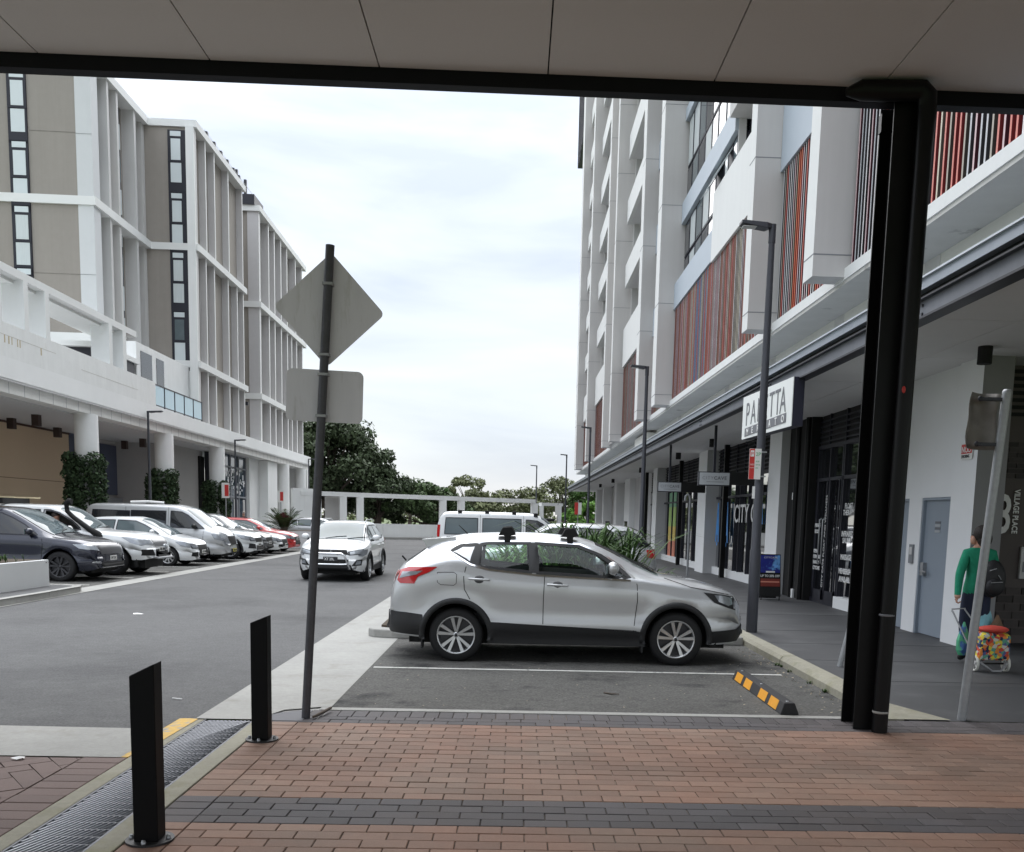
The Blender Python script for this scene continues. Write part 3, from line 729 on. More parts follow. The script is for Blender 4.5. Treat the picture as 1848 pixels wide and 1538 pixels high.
lamp(1.75, 82.0, 6.3, -0.55, 0, 'farthest thin street lamp, against the open sky above the white frame')
_c, _s = math.cos(R(1.348)), math.sin(R(1.348))
def LW(x, y): return (_c * x - _s * y, _s * x + _c * y)
for (y, h, lb) in ((42.3, 5.85, 'nearest dark street lamp on the left, in front of the second round column'),
                   (56.1, 5.75, 'second dark street lamp on the left, in front of the white entry panels'),
                   (78.0, 6.0, 'thin far street lamp on the left, in front of the big dark tree')):
    q = LW(-14.9, y); lamp(q[0], q[1], h, 0.62, 0.1, lb, 0.07)
# parking sign on the near lamp
ps = empty('parking_sign', (3.565, 14.19, 2.67), label='small red and white parking sign fixed to the nearest street lamp', cat='sign')
MB().box(-0.09, 0.09, -0.004, 0.004, -0.225, 0.225).build('plate', plate_w, ps, 0.002)
MB().box(-0.088, -0.01, -0.0062, -0.0042, -0.222, 0.222).build('red_half', red_print, ps)
MB().box(-0.075, -0.022, -0.0082, -0.0062, 0.11, 0.20).build('white_square', text_white, ps)
text('letter', 'P', 0.08, red_print, ps, (-0.071, -0.009, 0.122), (1, 0, 0), (0, 0, 1))
MB().box(-0.0065, 0.0, -0.0, -0.0, 0, 0) 
text('letter', '2P', 0.075, green_print, ps, (0.004, -0.0052, 0.12), (1, 0, 0), (0, 0, 1))
for k, s_ in enumerate(('8.30', 'AM-6', 'PM')): text('letter', s_, 0.030, green_print, ps, (0.008, -0.0052, 0.03 - k * 0.05), (1, 0, 0), (0, 0, 1))
text('letter', 'NO', 0.034, text_white, ps, (-0.073, -0.0075, -0.02), (1, 0, 0), (0, 0, 1))
text('letter', 'STANDING', 0.014, text_white, ps, (-0.082, -0.0075, -0.06), (1, 0, 0), (0, 0, 1))
for z in (0.18, -0.18):
    MB().box(-0.0, 0.17, -0.003, 0.012, z - 0.01, z + 0.01).build('bracket', galv, ps)
for z, w in ((-0.42, 0.09),):
    MB().box(-0.02, 0.02, -0.0, 0.006, z - w, z + w).build('sticker', text_white, ps)
# ================================================================== RIGHT TOWER
TX, TY = 5.0, 30.0
tower = empty('tower_building', (TX, TY, 0), label='tall grey and white apartment tower over shops with coloured slats on the right', cat='building')
def T(name, m, x0, x1, y0, y1, z0, z1, par=None, bevel=0.0, b=None):
    par = par or tower
    return MB().box(x0 - TX, x1 - TX, y0 - TY, y1 - TY, z0, z1).build(name, m, par, bevel)
def TB(b, name, m, par=None, bevel=0.0, **k):
    b.v = [(p[0] - TX, p[1] - TY, p[2]) for p in b.v]
    return b.build(name, m, par or tower, bevel, **k)
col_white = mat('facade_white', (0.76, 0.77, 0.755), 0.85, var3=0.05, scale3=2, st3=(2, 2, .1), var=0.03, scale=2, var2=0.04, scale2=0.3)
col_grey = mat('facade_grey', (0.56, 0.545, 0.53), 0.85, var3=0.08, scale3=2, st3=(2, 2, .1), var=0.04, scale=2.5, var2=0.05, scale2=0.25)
XF, XC = 5.0, 4.5
TOP = 33.0
# columns: y near, y far, bottom
def tcol(y0, y1, zb=5.60, zt=TOP, depth=None, x1=None):
    c = MB()
    x1 = x1 or 5.4
    # street face white, camera face grey: lit and shaded sides put into colour
    P = [(XC, y0), (x1, y0), (x1, y1), (XC, y1)]
    c.box(XC, x1, y0, y1, zb, zt, 0)
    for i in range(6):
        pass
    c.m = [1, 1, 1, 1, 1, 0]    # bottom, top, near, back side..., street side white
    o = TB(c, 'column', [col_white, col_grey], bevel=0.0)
    z = zb + 0.32
    while z < min(zt, 24):
        j = MB().box(XC - 0.004, x1, y0 - 0.004, y1 + 0.004, z, z + 0.016); TB(j, 'joint_line', mid_grey, tower)
        z += 3.05 if z > 6 else 2.9
    return o
cols = [(14.98, 15.45), (19.10, 19.55), (31.6, 32.4), (36.2, 37.0), (46.5, 47.1), (50.4, 51.1), (62.2, 63.2), (72.5, 74.3)]
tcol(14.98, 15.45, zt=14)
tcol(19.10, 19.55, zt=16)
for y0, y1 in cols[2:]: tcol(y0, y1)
# continuous base band (fascia), its soffit, concrete beam and the wall behind
T('base_band', col_white, XF, 8, 6.0, 80, 5.56, 5.73)
T('soffit', soffit_m, XF + 0.02, 8, 6.0, 79.5, 5.50, 5.559)
T('beam', mat('beam_concrete', (0.74, 0.73, 0.67), 0.9, var=0.08, scale=2, var2=0.08), 5.72, 8, 6.0, 79, 5.32, 5.499)
T('podium_wall', mat('podium_wall', (0.62, 0.61, 0.56), 0.9, var=0.08, scale=2, var2=0.1), 5.80, 8, 6.0, 78.6, 4.2, 5.319)
for y in (13.2, 17.0, 21.4, 26.0, 33.5, 39.6, 43.5): T('beam_notch', soffit_m, 5.712, 5.80, y, y + 0.5, 5.30, 5.505)
T('pier', mat('beam_concrete', (0, 0, 0)), 5.3, 5.9, 39.2, 43.0, 4.6, 5.4)
T('core_wall', col_grey, 8.0, 26, 6.0, 79, 4.2, TOP)
T('roof', col_grey, 5.4, 26, 6.0, 79, TOP, TOP + 0.4)
# dark screened plant room at the far top corner
T('roof_screen', mat('screen_dark', (0.035, 0.035, 0.05), 0.6, var=0.3, scale=3, stretch=(1, 6, 1)), 5.0, 12, 77, 90, 33.4, 41)
b = MB()
for k in range(9): b.box(4.94, 5.0, 77 + k * 1.5, 77.15 + k * 1.5, 32.6 + (k % 3) * .3, 41)
TB(b, 'screen_posts', frame_dark)['kind'] = 'stuff'
for k in range(5): T('rod', frame_dark, 4.96, 5.02, 79.2, 79.24, 8 + k * 5, 8.4 + k * 5)
# louvre screens
def wallstripe(name, y0, y1, z0, z1, par): return T(name, black_matte, 5.34, 5.40, y0, y1, z0, z1, par)
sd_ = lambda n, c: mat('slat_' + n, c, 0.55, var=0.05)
lit_edge_ = [sd_('cream', (0.62, 0.56, 0.44)), sd_('white', (0.74, 0.72, 0.72)), sd_('salmon', (0.66, 0.20, 0.16)), sd_('orange', (0.62, 0.16, 0.07)), sd_('taupe', (0.40, 0.36, 0.30)), sd_('rose', (0.62, 0.45, 0.46)), sd_('silver', (0.52, 0.53, 0.55)), sd_('terracotta', (0.36, 0.13, 0.08)), sd_('blue', (0.20, 0.27, 0.42))]
side_ = [sd_('dark_taupe', (0.085, 0.075, 0.06)), sd_('black', (0.010, 0.008, 0.010)), sd_('dark_red', (0.17, 0.012, 0.014)), sd_('red', (0.26, 0.025, 0.018)), sd_('brown', (0.05, 0.042, 0.034)), sd_('wine', (0.05, 0.006, 0.014)), sd_('char', (0.03, 0.03, 0.034)), sd_('rust', (0.14, 0.05, 0.032)), sd_('slate', (0.06, 0.08, 0.14))]  # dark sides carry the slats' shade as colour, pale edges their light
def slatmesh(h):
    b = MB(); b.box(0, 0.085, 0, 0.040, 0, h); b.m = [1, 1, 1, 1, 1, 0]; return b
slat_cache = {}
nslat = [0]
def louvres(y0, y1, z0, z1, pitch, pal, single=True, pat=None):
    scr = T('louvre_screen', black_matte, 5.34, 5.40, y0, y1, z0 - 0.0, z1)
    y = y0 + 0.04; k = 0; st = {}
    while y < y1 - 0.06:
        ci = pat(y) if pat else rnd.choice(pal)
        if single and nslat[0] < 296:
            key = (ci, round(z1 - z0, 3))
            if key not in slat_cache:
                me = bpy.data.meshes.new('slat'); bb = slatmesh(z1 - z0); me.from_pydata(bb.v, [], bb.f); me.materials.append(lit_edge_[ci]); me.materials.append(side_[ci])
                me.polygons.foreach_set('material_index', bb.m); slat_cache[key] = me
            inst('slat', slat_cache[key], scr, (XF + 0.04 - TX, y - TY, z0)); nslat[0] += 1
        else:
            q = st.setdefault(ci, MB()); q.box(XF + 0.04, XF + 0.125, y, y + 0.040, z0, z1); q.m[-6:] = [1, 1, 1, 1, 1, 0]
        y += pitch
    for ci, b in st.items(): TB(b, 'slats', [lit_edge_[ci], side_[ci]], scr)['kind'] = 'stuff'
    return scr
palA = [0, 0, 1, 1, 1, 2, 2, 4, 5, 5, 6, 6, 1]
palB = [0, 1, 2, 4, 5, 3, 5, 2, 6, 1]
palC = [7, 7, 6, 4, 0, 8, 3, 1, 5]
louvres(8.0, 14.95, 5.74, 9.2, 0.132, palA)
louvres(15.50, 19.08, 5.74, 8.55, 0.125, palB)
def patB(y):
    if y > 30.4: return 7 if rnd.random() < .8 else 5
    if 26.0 < y < 28.6: return rnd.choice([3, 8, 8, 7, 0, 6])
    return rnd.choice([7, 5, 2, 0, 4, 7, 1, 5, 7])
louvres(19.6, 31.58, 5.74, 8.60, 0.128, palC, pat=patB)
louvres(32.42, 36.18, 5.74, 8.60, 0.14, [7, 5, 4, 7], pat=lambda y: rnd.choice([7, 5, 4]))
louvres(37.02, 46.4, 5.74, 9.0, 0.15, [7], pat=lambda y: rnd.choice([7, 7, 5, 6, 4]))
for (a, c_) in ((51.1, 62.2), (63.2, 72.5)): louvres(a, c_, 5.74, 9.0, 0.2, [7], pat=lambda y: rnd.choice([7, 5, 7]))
# solid stretches
T('wall', col_grey, 4.86, 8, 47.1, 50.4, 5.73, TOP)
T('wall', col_grey, 5.2, 8, 74.3, 79, 5.73, TOP)
# bay 2: blue panel over the slats
T('spandrel_panel', blue_panel, 5.0, 5.5, 15.46, 19.09, 8.56, 10.2)
T('window_strip', frame_dark, 5.15, 5.5, 18.0, 19.09, 10.2, 13.5)
T('spandrel_panel', blue_panel, 5.05, 5.5, 15.46, 18.0, 10.2, 13.5)
T('core_wall', col_grey, 5.5, 8, 6.0, 19.5, 8.6, 14)
T('upper_wall', col_grey, 5.1, 5.5, 8.0, 14.97, 9.2, 14)
# bay 3: spandrels, deep balcony and the window wall
T('spandrel_panel', blue_panel, 5.0, 5.4, 25.6, 31.59, 8.62, 9.42)
T('spandrel_panel', col_white, 4.98, 5.35, 19.56, 25.598, 8.55, 10.28)
T('balcony_floor', soffit_plain, 5.35, 8, 19.56, 25.6, 9.2, 9.4)
T('slab', pale_grey, 5.0, 8, 19.56, 24.1, 11.55, 11.9)
T('spandrel_panel', col_white, 4.98, 5.3, 19.56, 24.0, 11.9, 13.3)
win = T('window_wall', frame_dark, 5.30, 5.42, 24.15, 31.58, 9.42, 17.5)
T('end_wall', frame_dark, 5.42, 8, 24.12, 24.25, 9.4, 11.55)
dr = T('balcony_door', blind, 6.0, 6.42, 24.10, 24.115, 9.45, 11.2)
b = MB()
for k in range(7): b.box(6.02 + k * .075, 6.05 + k * .075, 24.085, 24.10, 9.5, 11.15)
TB(b, 'curtain', curtain)
T('balcony_door', curtain, 6.75, 7.0, 24.10, 24.115, 9.45, 11.2)
T('corner_post', pale_grey, 5.24, 5.42, 24.08, 24.16, 9.4, 11.6)
def window(y0, y1, z0, z1, m, x=5.30, open_=False, par=None):
    par = par or win
    w_ = T('window', frame_dark, x - 0.035, x + 0.02, y0, y1, z0, z1, par)
    if open_:
        b = MB(); th = R(32)
        dx = -math.sin(th) * (z1 - z0 - .2); dz = -math.cos(th) * (z1 - z0 - .2)
        X0, Z0 = x - 0.04, z1 - 0.08
        b.add([(X0, y0 + .06, Z0), (X0, y1 - .06, Z0), (X0 + dx, y1 - .06, Z0 + dz), (X0 + dx, y0 + .06, Z0 + dz), (X0 + .03, y0 + .06, Z0), (X0 + .03, y1 - .06, Z0), (X0 + dx + .03, y1 - .06, Z0 + dz), (X0 + dx + .03, y0 + .06, Z0 + dz)],
              [(0, 1, 2, 3), (4, 7, 6, 5), (0, 4, 5, 1), (1, 5, 6, 2), (2, 6, 7, 3), (3, 7, 4, 0)])
        TB(b, 'pane', m, w_)
    else:
        T('pane', m, x - 0.042, x - 0.035, y0 + 0.07, y1 - 0.07, z0 + 0.06, z1 - 0.06, w_)
    return w_
ys = [24.2, 24.75, 25.25, 25.75, 26.75, 27.6, 28.6, 29.6, 30.6, 31.5]
gl = [win_glass, blind, curtain, blind, dark_glass, curtain, win_glass, blind, dark_glass]
for fl, (z0, z1, z2) in enumerate(((9.46, 10.15, 11.25), (11.95, 12.9, 14.4), (14.8, 15.6, 17.2))):
    for i in range(9):
        window(ys[i] + 0.04, ys[i + 1] - 0.04, z0, z1, gl[(i * 2 + fl) % 9] if fl else rnd.choice([win_glass, blind, dark_glass]))
        window(ys[i] + 0.04, ys[i + 1] - 0.04, z1 + 0.06, z2, gl[(i + 3 * fl) % 9], open_=(fl == 0 and i in (1, 3)))
T('slab_band', blue_panel, 5.15, 5.5, 24.12, 31.58, 11.28, 11.92)
T('slab_band', blue_panel, 5.15, 5.5, 24.12, 31.58, 14.42, 14.78)
T('slab_band', col_white, 5.1, 5.5, 24.12, 31.58, 17.22, 18)
T('core_wall', col_grey, 5.5, 8, 22.8, 79, 9.43, 10.0)
# bay 4: narrow windows with small balconies
for k in range(9):
    z = 8.62 + k * 2.95
    T('spandrel_panel', blue_panel, 4.98, 5.2, 32.41, 36.19, z, z + 1.0)
    T('window', dark_glass, 5.25, 5.3, 32.41, 36.19, z + 1.0, z + 2.93)
T('core_wall', col_grey, 5.32, 8, 32.41, 36.19, 9.0, TOP)
# balcony stacks
def balcony(y0, y1, z, h, par_depth=1.9, end=True):
    bl = T('balcony', soffit_plain, 5.12, 5.0 + par_depth, y0, y1, z - 0.0, z + 0.18)
    T('spandrel', col_white, 4.96, 5.12, y0, y1, z - 0.02, z + h, bl)
    T('pane', win_glass, 5.0 + par_depth - 0.06, 5.0 + par_depth - 0.02, y0 + .6, y1 - .6, z + .2, z + 2.5, bl)
for (a, c_, ends) in ((37.02, 46.2, True), (51.12, 61.9, True), (63.22, 72.3, True)):
    balcony(a, c_, 9.05, 1.75)
    for k in range(8):
        z = 12.72 + 2.9 * k
        if z < TOP - 1: balcony(a, c_, z, 1.02)
    T('balcony_wall', col_grey, 6.9, 8, a, c_ + .4, 9.0, TOP)
    T('balcony_side', pale_grey, 5.3, 7, c_, c_ + 0.3, 9.0, TOP)
# ---- awning over the footpath
aw = empty('awning', (4.4, 8.0, 4.0), label='long steel framed awning over the right footpath', cat='awning')
def A(name, m, x0, x1, y0, y1, z0, z1, bevel=0):
    return MB().box(x0 - 4.4, x1 - 4.4, y0 - 8, y1 - 8, z0 - 4, z1 - 4).build(name, m, aw, bevel)
A('channel_flange', dark_metal, 4.34, 4.52, 3, 80, 4.03, 4.055)
A('channel_web', chan_m, 4.42, 4.46, 3, 80, 4.055, 4.25)
A('channel_flange', dark_metal, 4.36, 4.52, 3, 80, 4.25, 4.27)
A('gutter_bed', black_matte, 4.42, 4.60, 3, 80, 4.27, 4.33)
A('gutter', gutter_m, 4.33, 4.60, 3, 80, 4.33, 4.44)
A('gutter_lip', mat('gutter_bright', (0.60, 0.65, 0.70), 0.35, 0.4), 4.30, 4.36, 3, 80, 4.44, 4.46)
A('roof_sheet', gutter_m, 4.40, 5.8, 3, 79.8, 4.46, 4.52)
for k in range(3):
    for dy in (0, 0.14):
        for z in (4.10, 4.19): A('bolt', dark_metal, 4.405, 4.42, 10.55 + dy + k * 6.2, 10.58 + dy + k * 6.2, z, z + 0.025)
yy = 6.0
while yy < 40:
    A('ceiling_panel', mat('awning_ceiling', (0.74, 0.74, 0.74), 0.85, var=0.04, scale=2.5), 4.53, 5.60, yy + .006, yy + 2.394, 4.12, 4.14)
    A('ceiling_panel', mat('awning_ceiling', (0, 0, 0)), 5.612, 6.75, yy + .006, yy + 2.394, 4.12, 4.14)
    yy += 2.4
A('ceiling_panel', mat('awning_ceiling', (0, 0, 0)), 4.53, 6.75, yy, 79.9, 4.12, 4.14)
A('ceiling_backing', black_matte, 4.5, 9.5, 3, 79.9, 4.141, 4.2)
A('ceiling_panel', mat('awning_ceiling', (0, 0, 0)), 6.76, 9.5, 6.0, 13.6, 4.12, 4.139)
# box lights under the awning
def boxlight(x, y, z, s=0.10, h=0.22, lb='', r0=None):
    o = MB().lathe([(0.001, -h), (s, -h), (s, 0), (0.001, 0)], 16, smooth=False).build('surface_downlight', black_matte, None, loc=(x, y, z))
    return tag(o, lb, 'ceiling light', 'black box lights under the ceilings')
for i, (u, y, x) in enumerate(((0, 12.3, 6.0), (0, 21.6, 5.5), (0, 26.8, 5.5), (0, 32.4, 5.5), (0, 42.0, 5.5), (0, 54.0, 5.5), (0, 62.0, 5.5))):
    boxlight(x, y, 4.12, 0.09, 0.22, ['black downlight under the awning above the woman with the trolley', 'black downlight beside the large white shop sign', 'black downlight under the awning, third from the camera',
             'fourth black downlight along the awning', 'fifth black downlight along the awning', 'sixth black downlight along the awning', 'last black downlight near the end of the awning'][i])
o = MB().ball((0, 0, -0.03), 0.075).build('security_camera', frame_dark, None, loc=(5.1, 20.6, 4.12)); tag(o, 'small dark dome camera under the awning beside the white shop sign', 'camera')

# ---- shopfronts
GX = 6.60; CXX = 6.20
sh = empty('shop_row', (6.6, 30, 0.13), label='row of dark glass shopfronts with white piers under the awning', cat='shopfront')
def G(name, m, x0, x1, y0, y1, z0, z1, par=None, bevel=0):
    return MB().box(x0 - 6.6, x1 - 6.6, y0 - 30, y1 - 30, z0 - .13, z1 - .13).build(name, m, par or sh, bevel)
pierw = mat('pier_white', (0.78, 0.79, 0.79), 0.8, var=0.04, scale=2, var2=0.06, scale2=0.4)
pierw_shaded = mat('pier_white_shaded', (0.46, 0.465, 0.47), 0.8, var=0.04, scale=2, var2=0.06, scale2=0.4)
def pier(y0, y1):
    b = MB(); b.box(CXX - 6.6, GX - 6.6 + .1, y0 - 30, y1 - 30, 0, 3.99); b.m = [1, 1, 1, 1, 1, 0]  # return faces get a greyed copy of the white, shade as colour
    b.build('pier', [pierw, pierw_shaded], sh)
pier(22.25, 23.3); pier(30.9, 32.3); pier(41.8, 43.0)
# near wall with doors
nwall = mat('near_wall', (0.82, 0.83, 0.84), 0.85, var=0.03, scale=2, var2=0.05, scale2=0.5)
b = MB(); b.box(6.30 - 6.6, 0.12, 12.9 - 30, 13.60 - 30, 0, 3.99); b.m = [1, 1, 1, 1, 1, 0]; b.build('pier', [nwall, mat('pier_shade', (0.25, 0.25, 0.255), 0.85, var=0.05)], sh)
G('wall', nwall, 6.36, 6.6, 13.6, 13.68, 0.13, 4.12)
G('wall', nwall, 6.36, 6.6, 13.68, 17.1, 2.25, 4.12)
G('wall', nwall, 6.36, 6.6, 14.70, 15.18, 0.13, 2.25)
G('wall', nwall, 6.36, 6.6, 16.22, 17.1, 0.13, 2.25)
for y0, y1 in ((13.68, 14.70), (15.18, 16.22)):
    d = G('door', door_grey, 6.42, 6.47, y0 + .04, y1 - .04, 0.14, 2.21)
    G('door_frame', door_grey, 6.37, 6.47, y0, y0 + .04, 0.13, 2.25); G('door_frame', door_grey, 6.37, 6.47, y1 - .04, y1, 0.13, 2.25); G('door_frame', door_grey, 6.37, 6.47, y0 + .04, y1 - .04, 2.21, 2.25)
    G('handle', galv, 6.36, 6.42, y1 - .20, y1 - .10, 1.05, 1.25, d); G('lever', galv, 6.34, 6.36, y1 - .34, y1 - .12, 1.10, 1.125, d)
    if y0 < 14:
        for k in range(4): G('door_notice', text_grey if k % 2 else mat('notice', (0.42, 0.44, 0.46), 0.6), 6.412, 6.42, y0 + .44, y0 + .62, 1.72 + k * .045, 1.755 + k * .045, d)
G('meter_box', mid_grey, 6.33, 6.36, 14.86, 15.0, 1.22, 1.52)
G('meter_face', pale_grey, 6.325, 6.33, 14.885, 14.975, 1.36, 1.48)
# entry recess right of the pier: dark panelled wall
rc = empty('entry_recess', (6.72, 13.6, 0.13), label='dark brown entry wall with a white building number at the right edge', cat='wall')
brown = mat('brown_panel', (0.075, 0.06, 0.055), 0.6, var=0.08, scale=3)
MB().box(0, 7, 0, 0.1, 0, 4.0).build('wall', brown, rc)
for k in range(7): MB().box(0, 7, -0.03, 0.0, 3.28 + k * 0.10, 3.33 + k * 0.10).build('slat', black_matte, rc)
for r_ in range(13):
    for c_ in range(9):
        z = (2.40 + r_ * 0.075) if r_ < 7 else (0.12 + (r_ - 7) * 0.12)
        MB().box(0.02 + c_ * 0.24 + (r_ % 2) * 0.12 - (0 if c_ else 0), 0.02 + c_ * 0.24 + (r_ % 2) * 0.12 + 0.225, -0.018, 0, z, z + (0.062 if r_ < 7 else 0.10)).build('brick', mat('dark_wall_brick', (0.045, 0.037, 0.035), 0.7, var=0.2, scale=10, objr=0.4), rc)
MB().box(0.66, 0.86, -0.05, 0, 0.95, 1.42).build('intercom', pale_grey, rc, 0.01)
MB().box(0.70, 0.83, -0.06, -0.05, 1.05, 1.2).build('intercom_panel', mid_grey, rc)
text('number', '8', 0.78, text_white, rc, (0.23, -0.035, 1.62), (1, 0, 0), (0, 0, 1), bold=0.012, sx=0.62)
text('letters', 'VILLAGE PLACE', 0.115, text_white, rc, (0.50, -0.035, 2.24), (0, 0, -1), (1, 0, 0), bold=0.003, sx=0.80)
MB().box(1.35, 1.45, -0.10, 0.0, 0, 4.0).build('dark_post', black_matte, rc)
# no smoking sign on the pier
nsn = empty('no_smoking_sign', (6.285, 13.18, 2.86), label='small red and white no smoking sign on the white pier', cat='sign')
MB().box(-0.006, 0.0, -0.17, 0.17, -0.11, 0.11).build('plate', plate_w, nsn)
MB().box(-0.0085, -0.0065, -0.155, 0.155, -0.03, 0.10).build('red_field', red_print, nsn)
text('letters', 'NO', 0.12, text_white, nsn, (-0.011, 0.14, -0.015), (0, -1, 0), (0, 0, 1), bold=0.002)
MB().lathe([(0.038, -0.011), (0.052, -0.011), (0.052, -0.0095), (0.038, -0.0095)], 20, axis='x', c=(0, -0.09, 0.035), closed=True).build('ring', text_white, nsn)
text('letters', 'SMOKING', 0.062, text_black, nsn, (-0.0085, 0.14, -0.088), (0, -1, 0), (0, 0, 1), sx=0.85)
# glazed fronts
def glazing(y0, y1, muls, plinth=True, ztop=3.2, transom=2.55, doors=()):
    G('glazing', shop_glass, GX + 0.02, GX + 0.03, y0, y1, 0.13, ztop)
    G('transom', frame_dark, GX - 0.05, GX + 0.02, y0, y1, transom, transom + 0.07)
    G('head_frame', frame_dark, GX - 0.05, GX + 0.02, y0, y1, ztop - 0.02, ztop + 0.06)
    for m_ in muls: G('mullion', frame_dark, GX - 0.05, GX + 0.02, m_, m_ + 0.055, 0.13, ztop)
    G('louvre_back', black_matte, GX + 0.01, GX + 0.03, y0, y1, ztop + 0.06, 4.12)
    z = ztop + 0.12; k = 0
    while z < 4.08:
        G('louvre_blade', frame_dark, GX - 0.03, GX + 0.01, y0, y1, z, z + 0.03); z += 0.11
    yv = y0
    while yv < y1: G('louvre_post', frame_dark, GX - 0.035, GX + 0.01, yv, yv + .04, ztop + .06, 4.12); yv += 1.0
    if plinth: G('plinth', pierw, GX - 0.10, GX + 0.02, y0, y1, 0.13, 0.36)
# front with the doors (17.3 - 22)
glazing(17.1, 18.95, (17.15, 18.0, 18.88), ztop=3.42, transom=2.72)
glazing(18.95, 20.6, (18.97, 19.75, 20.5), plinth=False, ztop=3.42, transom=2.72)
G('door_sill', frame_dark, GX - 0.06, GX + 0.02, 18.95, 20.6, 0.13, 0.22)
for y0 in (19.05, 19.80):
    d = G('door', frame_dark, GX - 0.07, GX - 0.05, y0, y0 + 0.05, 0.22, 2.72); G('door_stile', frame_dark, GX - 0.07, GX - 0.05, y0 + .58, y0 + .64, 0.22, 2.72, d)
    G('door_rail', frame_dark, GX - 0.07, GX - 0.05, y0, y0 + .64, 0.22, 0.42, d)
b = MB().tube([(-0.13, 0, 0), (-0.17, 0, .03), (-0.17, 0, .92), (-0.13, 0, .95)], 0.017, 8); o = b.build('door_handle', galv, sh); o.location = (0, 19.86 - 30, 0.85)
b = MB().tube([(-0.13, 0, 0), (-0.17, 0, .03), (-0.17, 0, .92), (-0.13, 0, .95)], 0.017, 8); o = b.build('door_handle', galv, sh); o.location = (0, 19.66 - 30, 0.85)
G('dark_wall', black_matte, GX - 0.20, GX + 0.02, 20.65, 22.25, 0.13, 4.12)
for y in (20.8, 21.5): 
    b = MB().tube([(-0.22, y - 30, 0.0), (-0.22, y - 30, 3.99)], 0.07, 12); b.build('pipe', black_paint, sh)
G('plinth_block', pierw, GX - .24, GX - .2, 21.3, 21.6, 0.13, 0.33); G('switch', text_white, GX - .215, GX - .2, 21.75, 21.83, 2.36, 2.52)
# second bay 23.3 - 30.9
glazing(23.3, 30.9, (23.4, 24.5, 25.6, 26.6, 27.6, 28.2, 29.4, 30.2), ztop=3.15)
# third bay
glazing(32.3, 41.8, (32.4, 33.6, 34.8, 36.0, 37.2, 38.4, 39.6, 40.8), ztop=3.15)
glazing(43.0, 46.0, (43.1, 44.0, 45.0), ztop=3.15)
for y in (28.55, 36.4, 45.9): 
    G('dark_post', black_paint, GX - 0.34, GX - 0.20, y, y + 0.16, 0.13, 4.12)
# far plain walls with recesses
fw = mat('far_wall_grey', (0.6, 0.6, 0.605), 0.85, var=0.05, scale=1.5, var2=0.06)
G('far_wall', fw, 6.6, 7, 46.1, 56, 0.13, 4.12); G('far_wall', pierw, 6.35, 7, 47.8, 48.6, 0.13, 4.12); G('far_wall', pierw, 6.3, 7, 52.6, 55, 0.13, 4.12)
G('far_window', dark_glass, 6.27, 6.3, 53.2, 54.4, 0.9, 1.75)
G('far_wall', grey_wall, 6.9, 7.3, 56, 68, 0.13, 4.12); G('far_wall', pierw, 6.35, 7, 60.0, 61, 0.13, 4.12); G('far_wall', fw, 6.6, 7, 61, 64, 0.13, 4.12); G('far_wall', pierw, 6.3, 7, 68, 69, 0.13, 4.12)
G('far_wall', pierw, 6.3, 7, 74, 75, 0.13, 4.12); G('far_wall', grey_wall, 6.9, 7.2, 69, 79, 0.13, 4.12)
# inner volume closing the ground floor
G('inner_wall', mid_grey, 7.3, 26, 13.72, 79, 0.0, 4.2)
G('inner_wall', brown, 8.3, 26, 6.0, 13.7, 0.0, 4.2) if False else None
# print on the glass
def gtext(s_, size, y, z, m=text_white, sx=1.0, bold=0.002, x=None, align='LEFT'):
    return text('lettering', s_, size, m, sh, ((x or (GX - 0.002)) - 6.6, y - 30, z - .13), (0, -1, 0), (0, 0, 1), sx=sx, bold=bold, align=align)
gtext('CITY C', 0.74, 28.25, 1.82, sx=1.10, bold=0.006, x=GX - 0.056)
gtext('VE', 0.74, 24.25, 1.82, sx=1.0, bold=0.006, x=GX - 0.056)
for y, zb in ((30.45, 1.05), (29.15, 1.05), (25.15, 1.65)):
    b = MB(); b.prism([(-0.26, 0), (-0.13, 0.0), (-0.085, 0.22), (0.085, 0.22), (0.13, 0), (0.26, 0), (0.07, 1.25), (-0.07, 1.25)], -0.01, -0.004, 'x')
    o = b.build('blue_mark', blue_print, sh); o.location = (-0.06, y - 30, zb - .0)
    MB().ball((-0.065, y - 30, zb - 0.06), 0.07, sq=(.1, 1, 1)).build('blue_dot', blue_print, sh)
for s_, y, z in (('FLOAT', 18.28, 2.13), ('THERAPY', 18.36, 2.0), ('INFRARED', 18.38, 1.58), ('SAUNA', 18.3, 1.45), ('MASSAGE', 18.36, 1.12), ('MEMBERSHIP', 18.42, 0.84), ('AVAILABLE', 18.38, 0.68)):
    gtext(s_, 0.15, y + 0.42, z, bold=0.004, sx=0.95, x=GX - 0.056)
for k, (z, w) in enumerate(((1.75, .3), (1.62, .34), (1.2, .28), (1.08, .4), (0.96, .3), (0.84, .36))):
    gtext(['PRIVATE', 'ROOMS', 'OPEN', 'MON - SUN', '9AM-9PM', 'CITYCAVE'][k], 0.11, 20.45, z, x=GX - 0.075, bold=0.003, sx=0.9)
text('lettering', 'CITY CAVE FLOAT AND WELLNESS', 0.13, text_white, sh, (-0.075, 19.74 - 30, 0.35), (0, 0, 1), (0, 1, 0), sx=0.95)
# banner strips in the third and fourth shop windows
for y0, y1, rx in ((38.9, 39.5, 0), (39.9, 40.6, 0), (43.3, 43.9, 0), (44.3, 44.9, 0)):
    for (z0, z1, c) in ((0.35, 1.0, (0.62, 0.22, 0.14)), (1.0, 1.6, (0.65, 0.48, 0.12)), (1.6, 2.4, (0.38, 0.55, 0.16)), (2.4, 3.0, (0.2, 0.42, 0.25))):
        G('banner', mat('banner_%d' % int(c[0] * 100), c, 0.6), GX - 0.012, GX + 0.015, y0, y1, z0, z1)
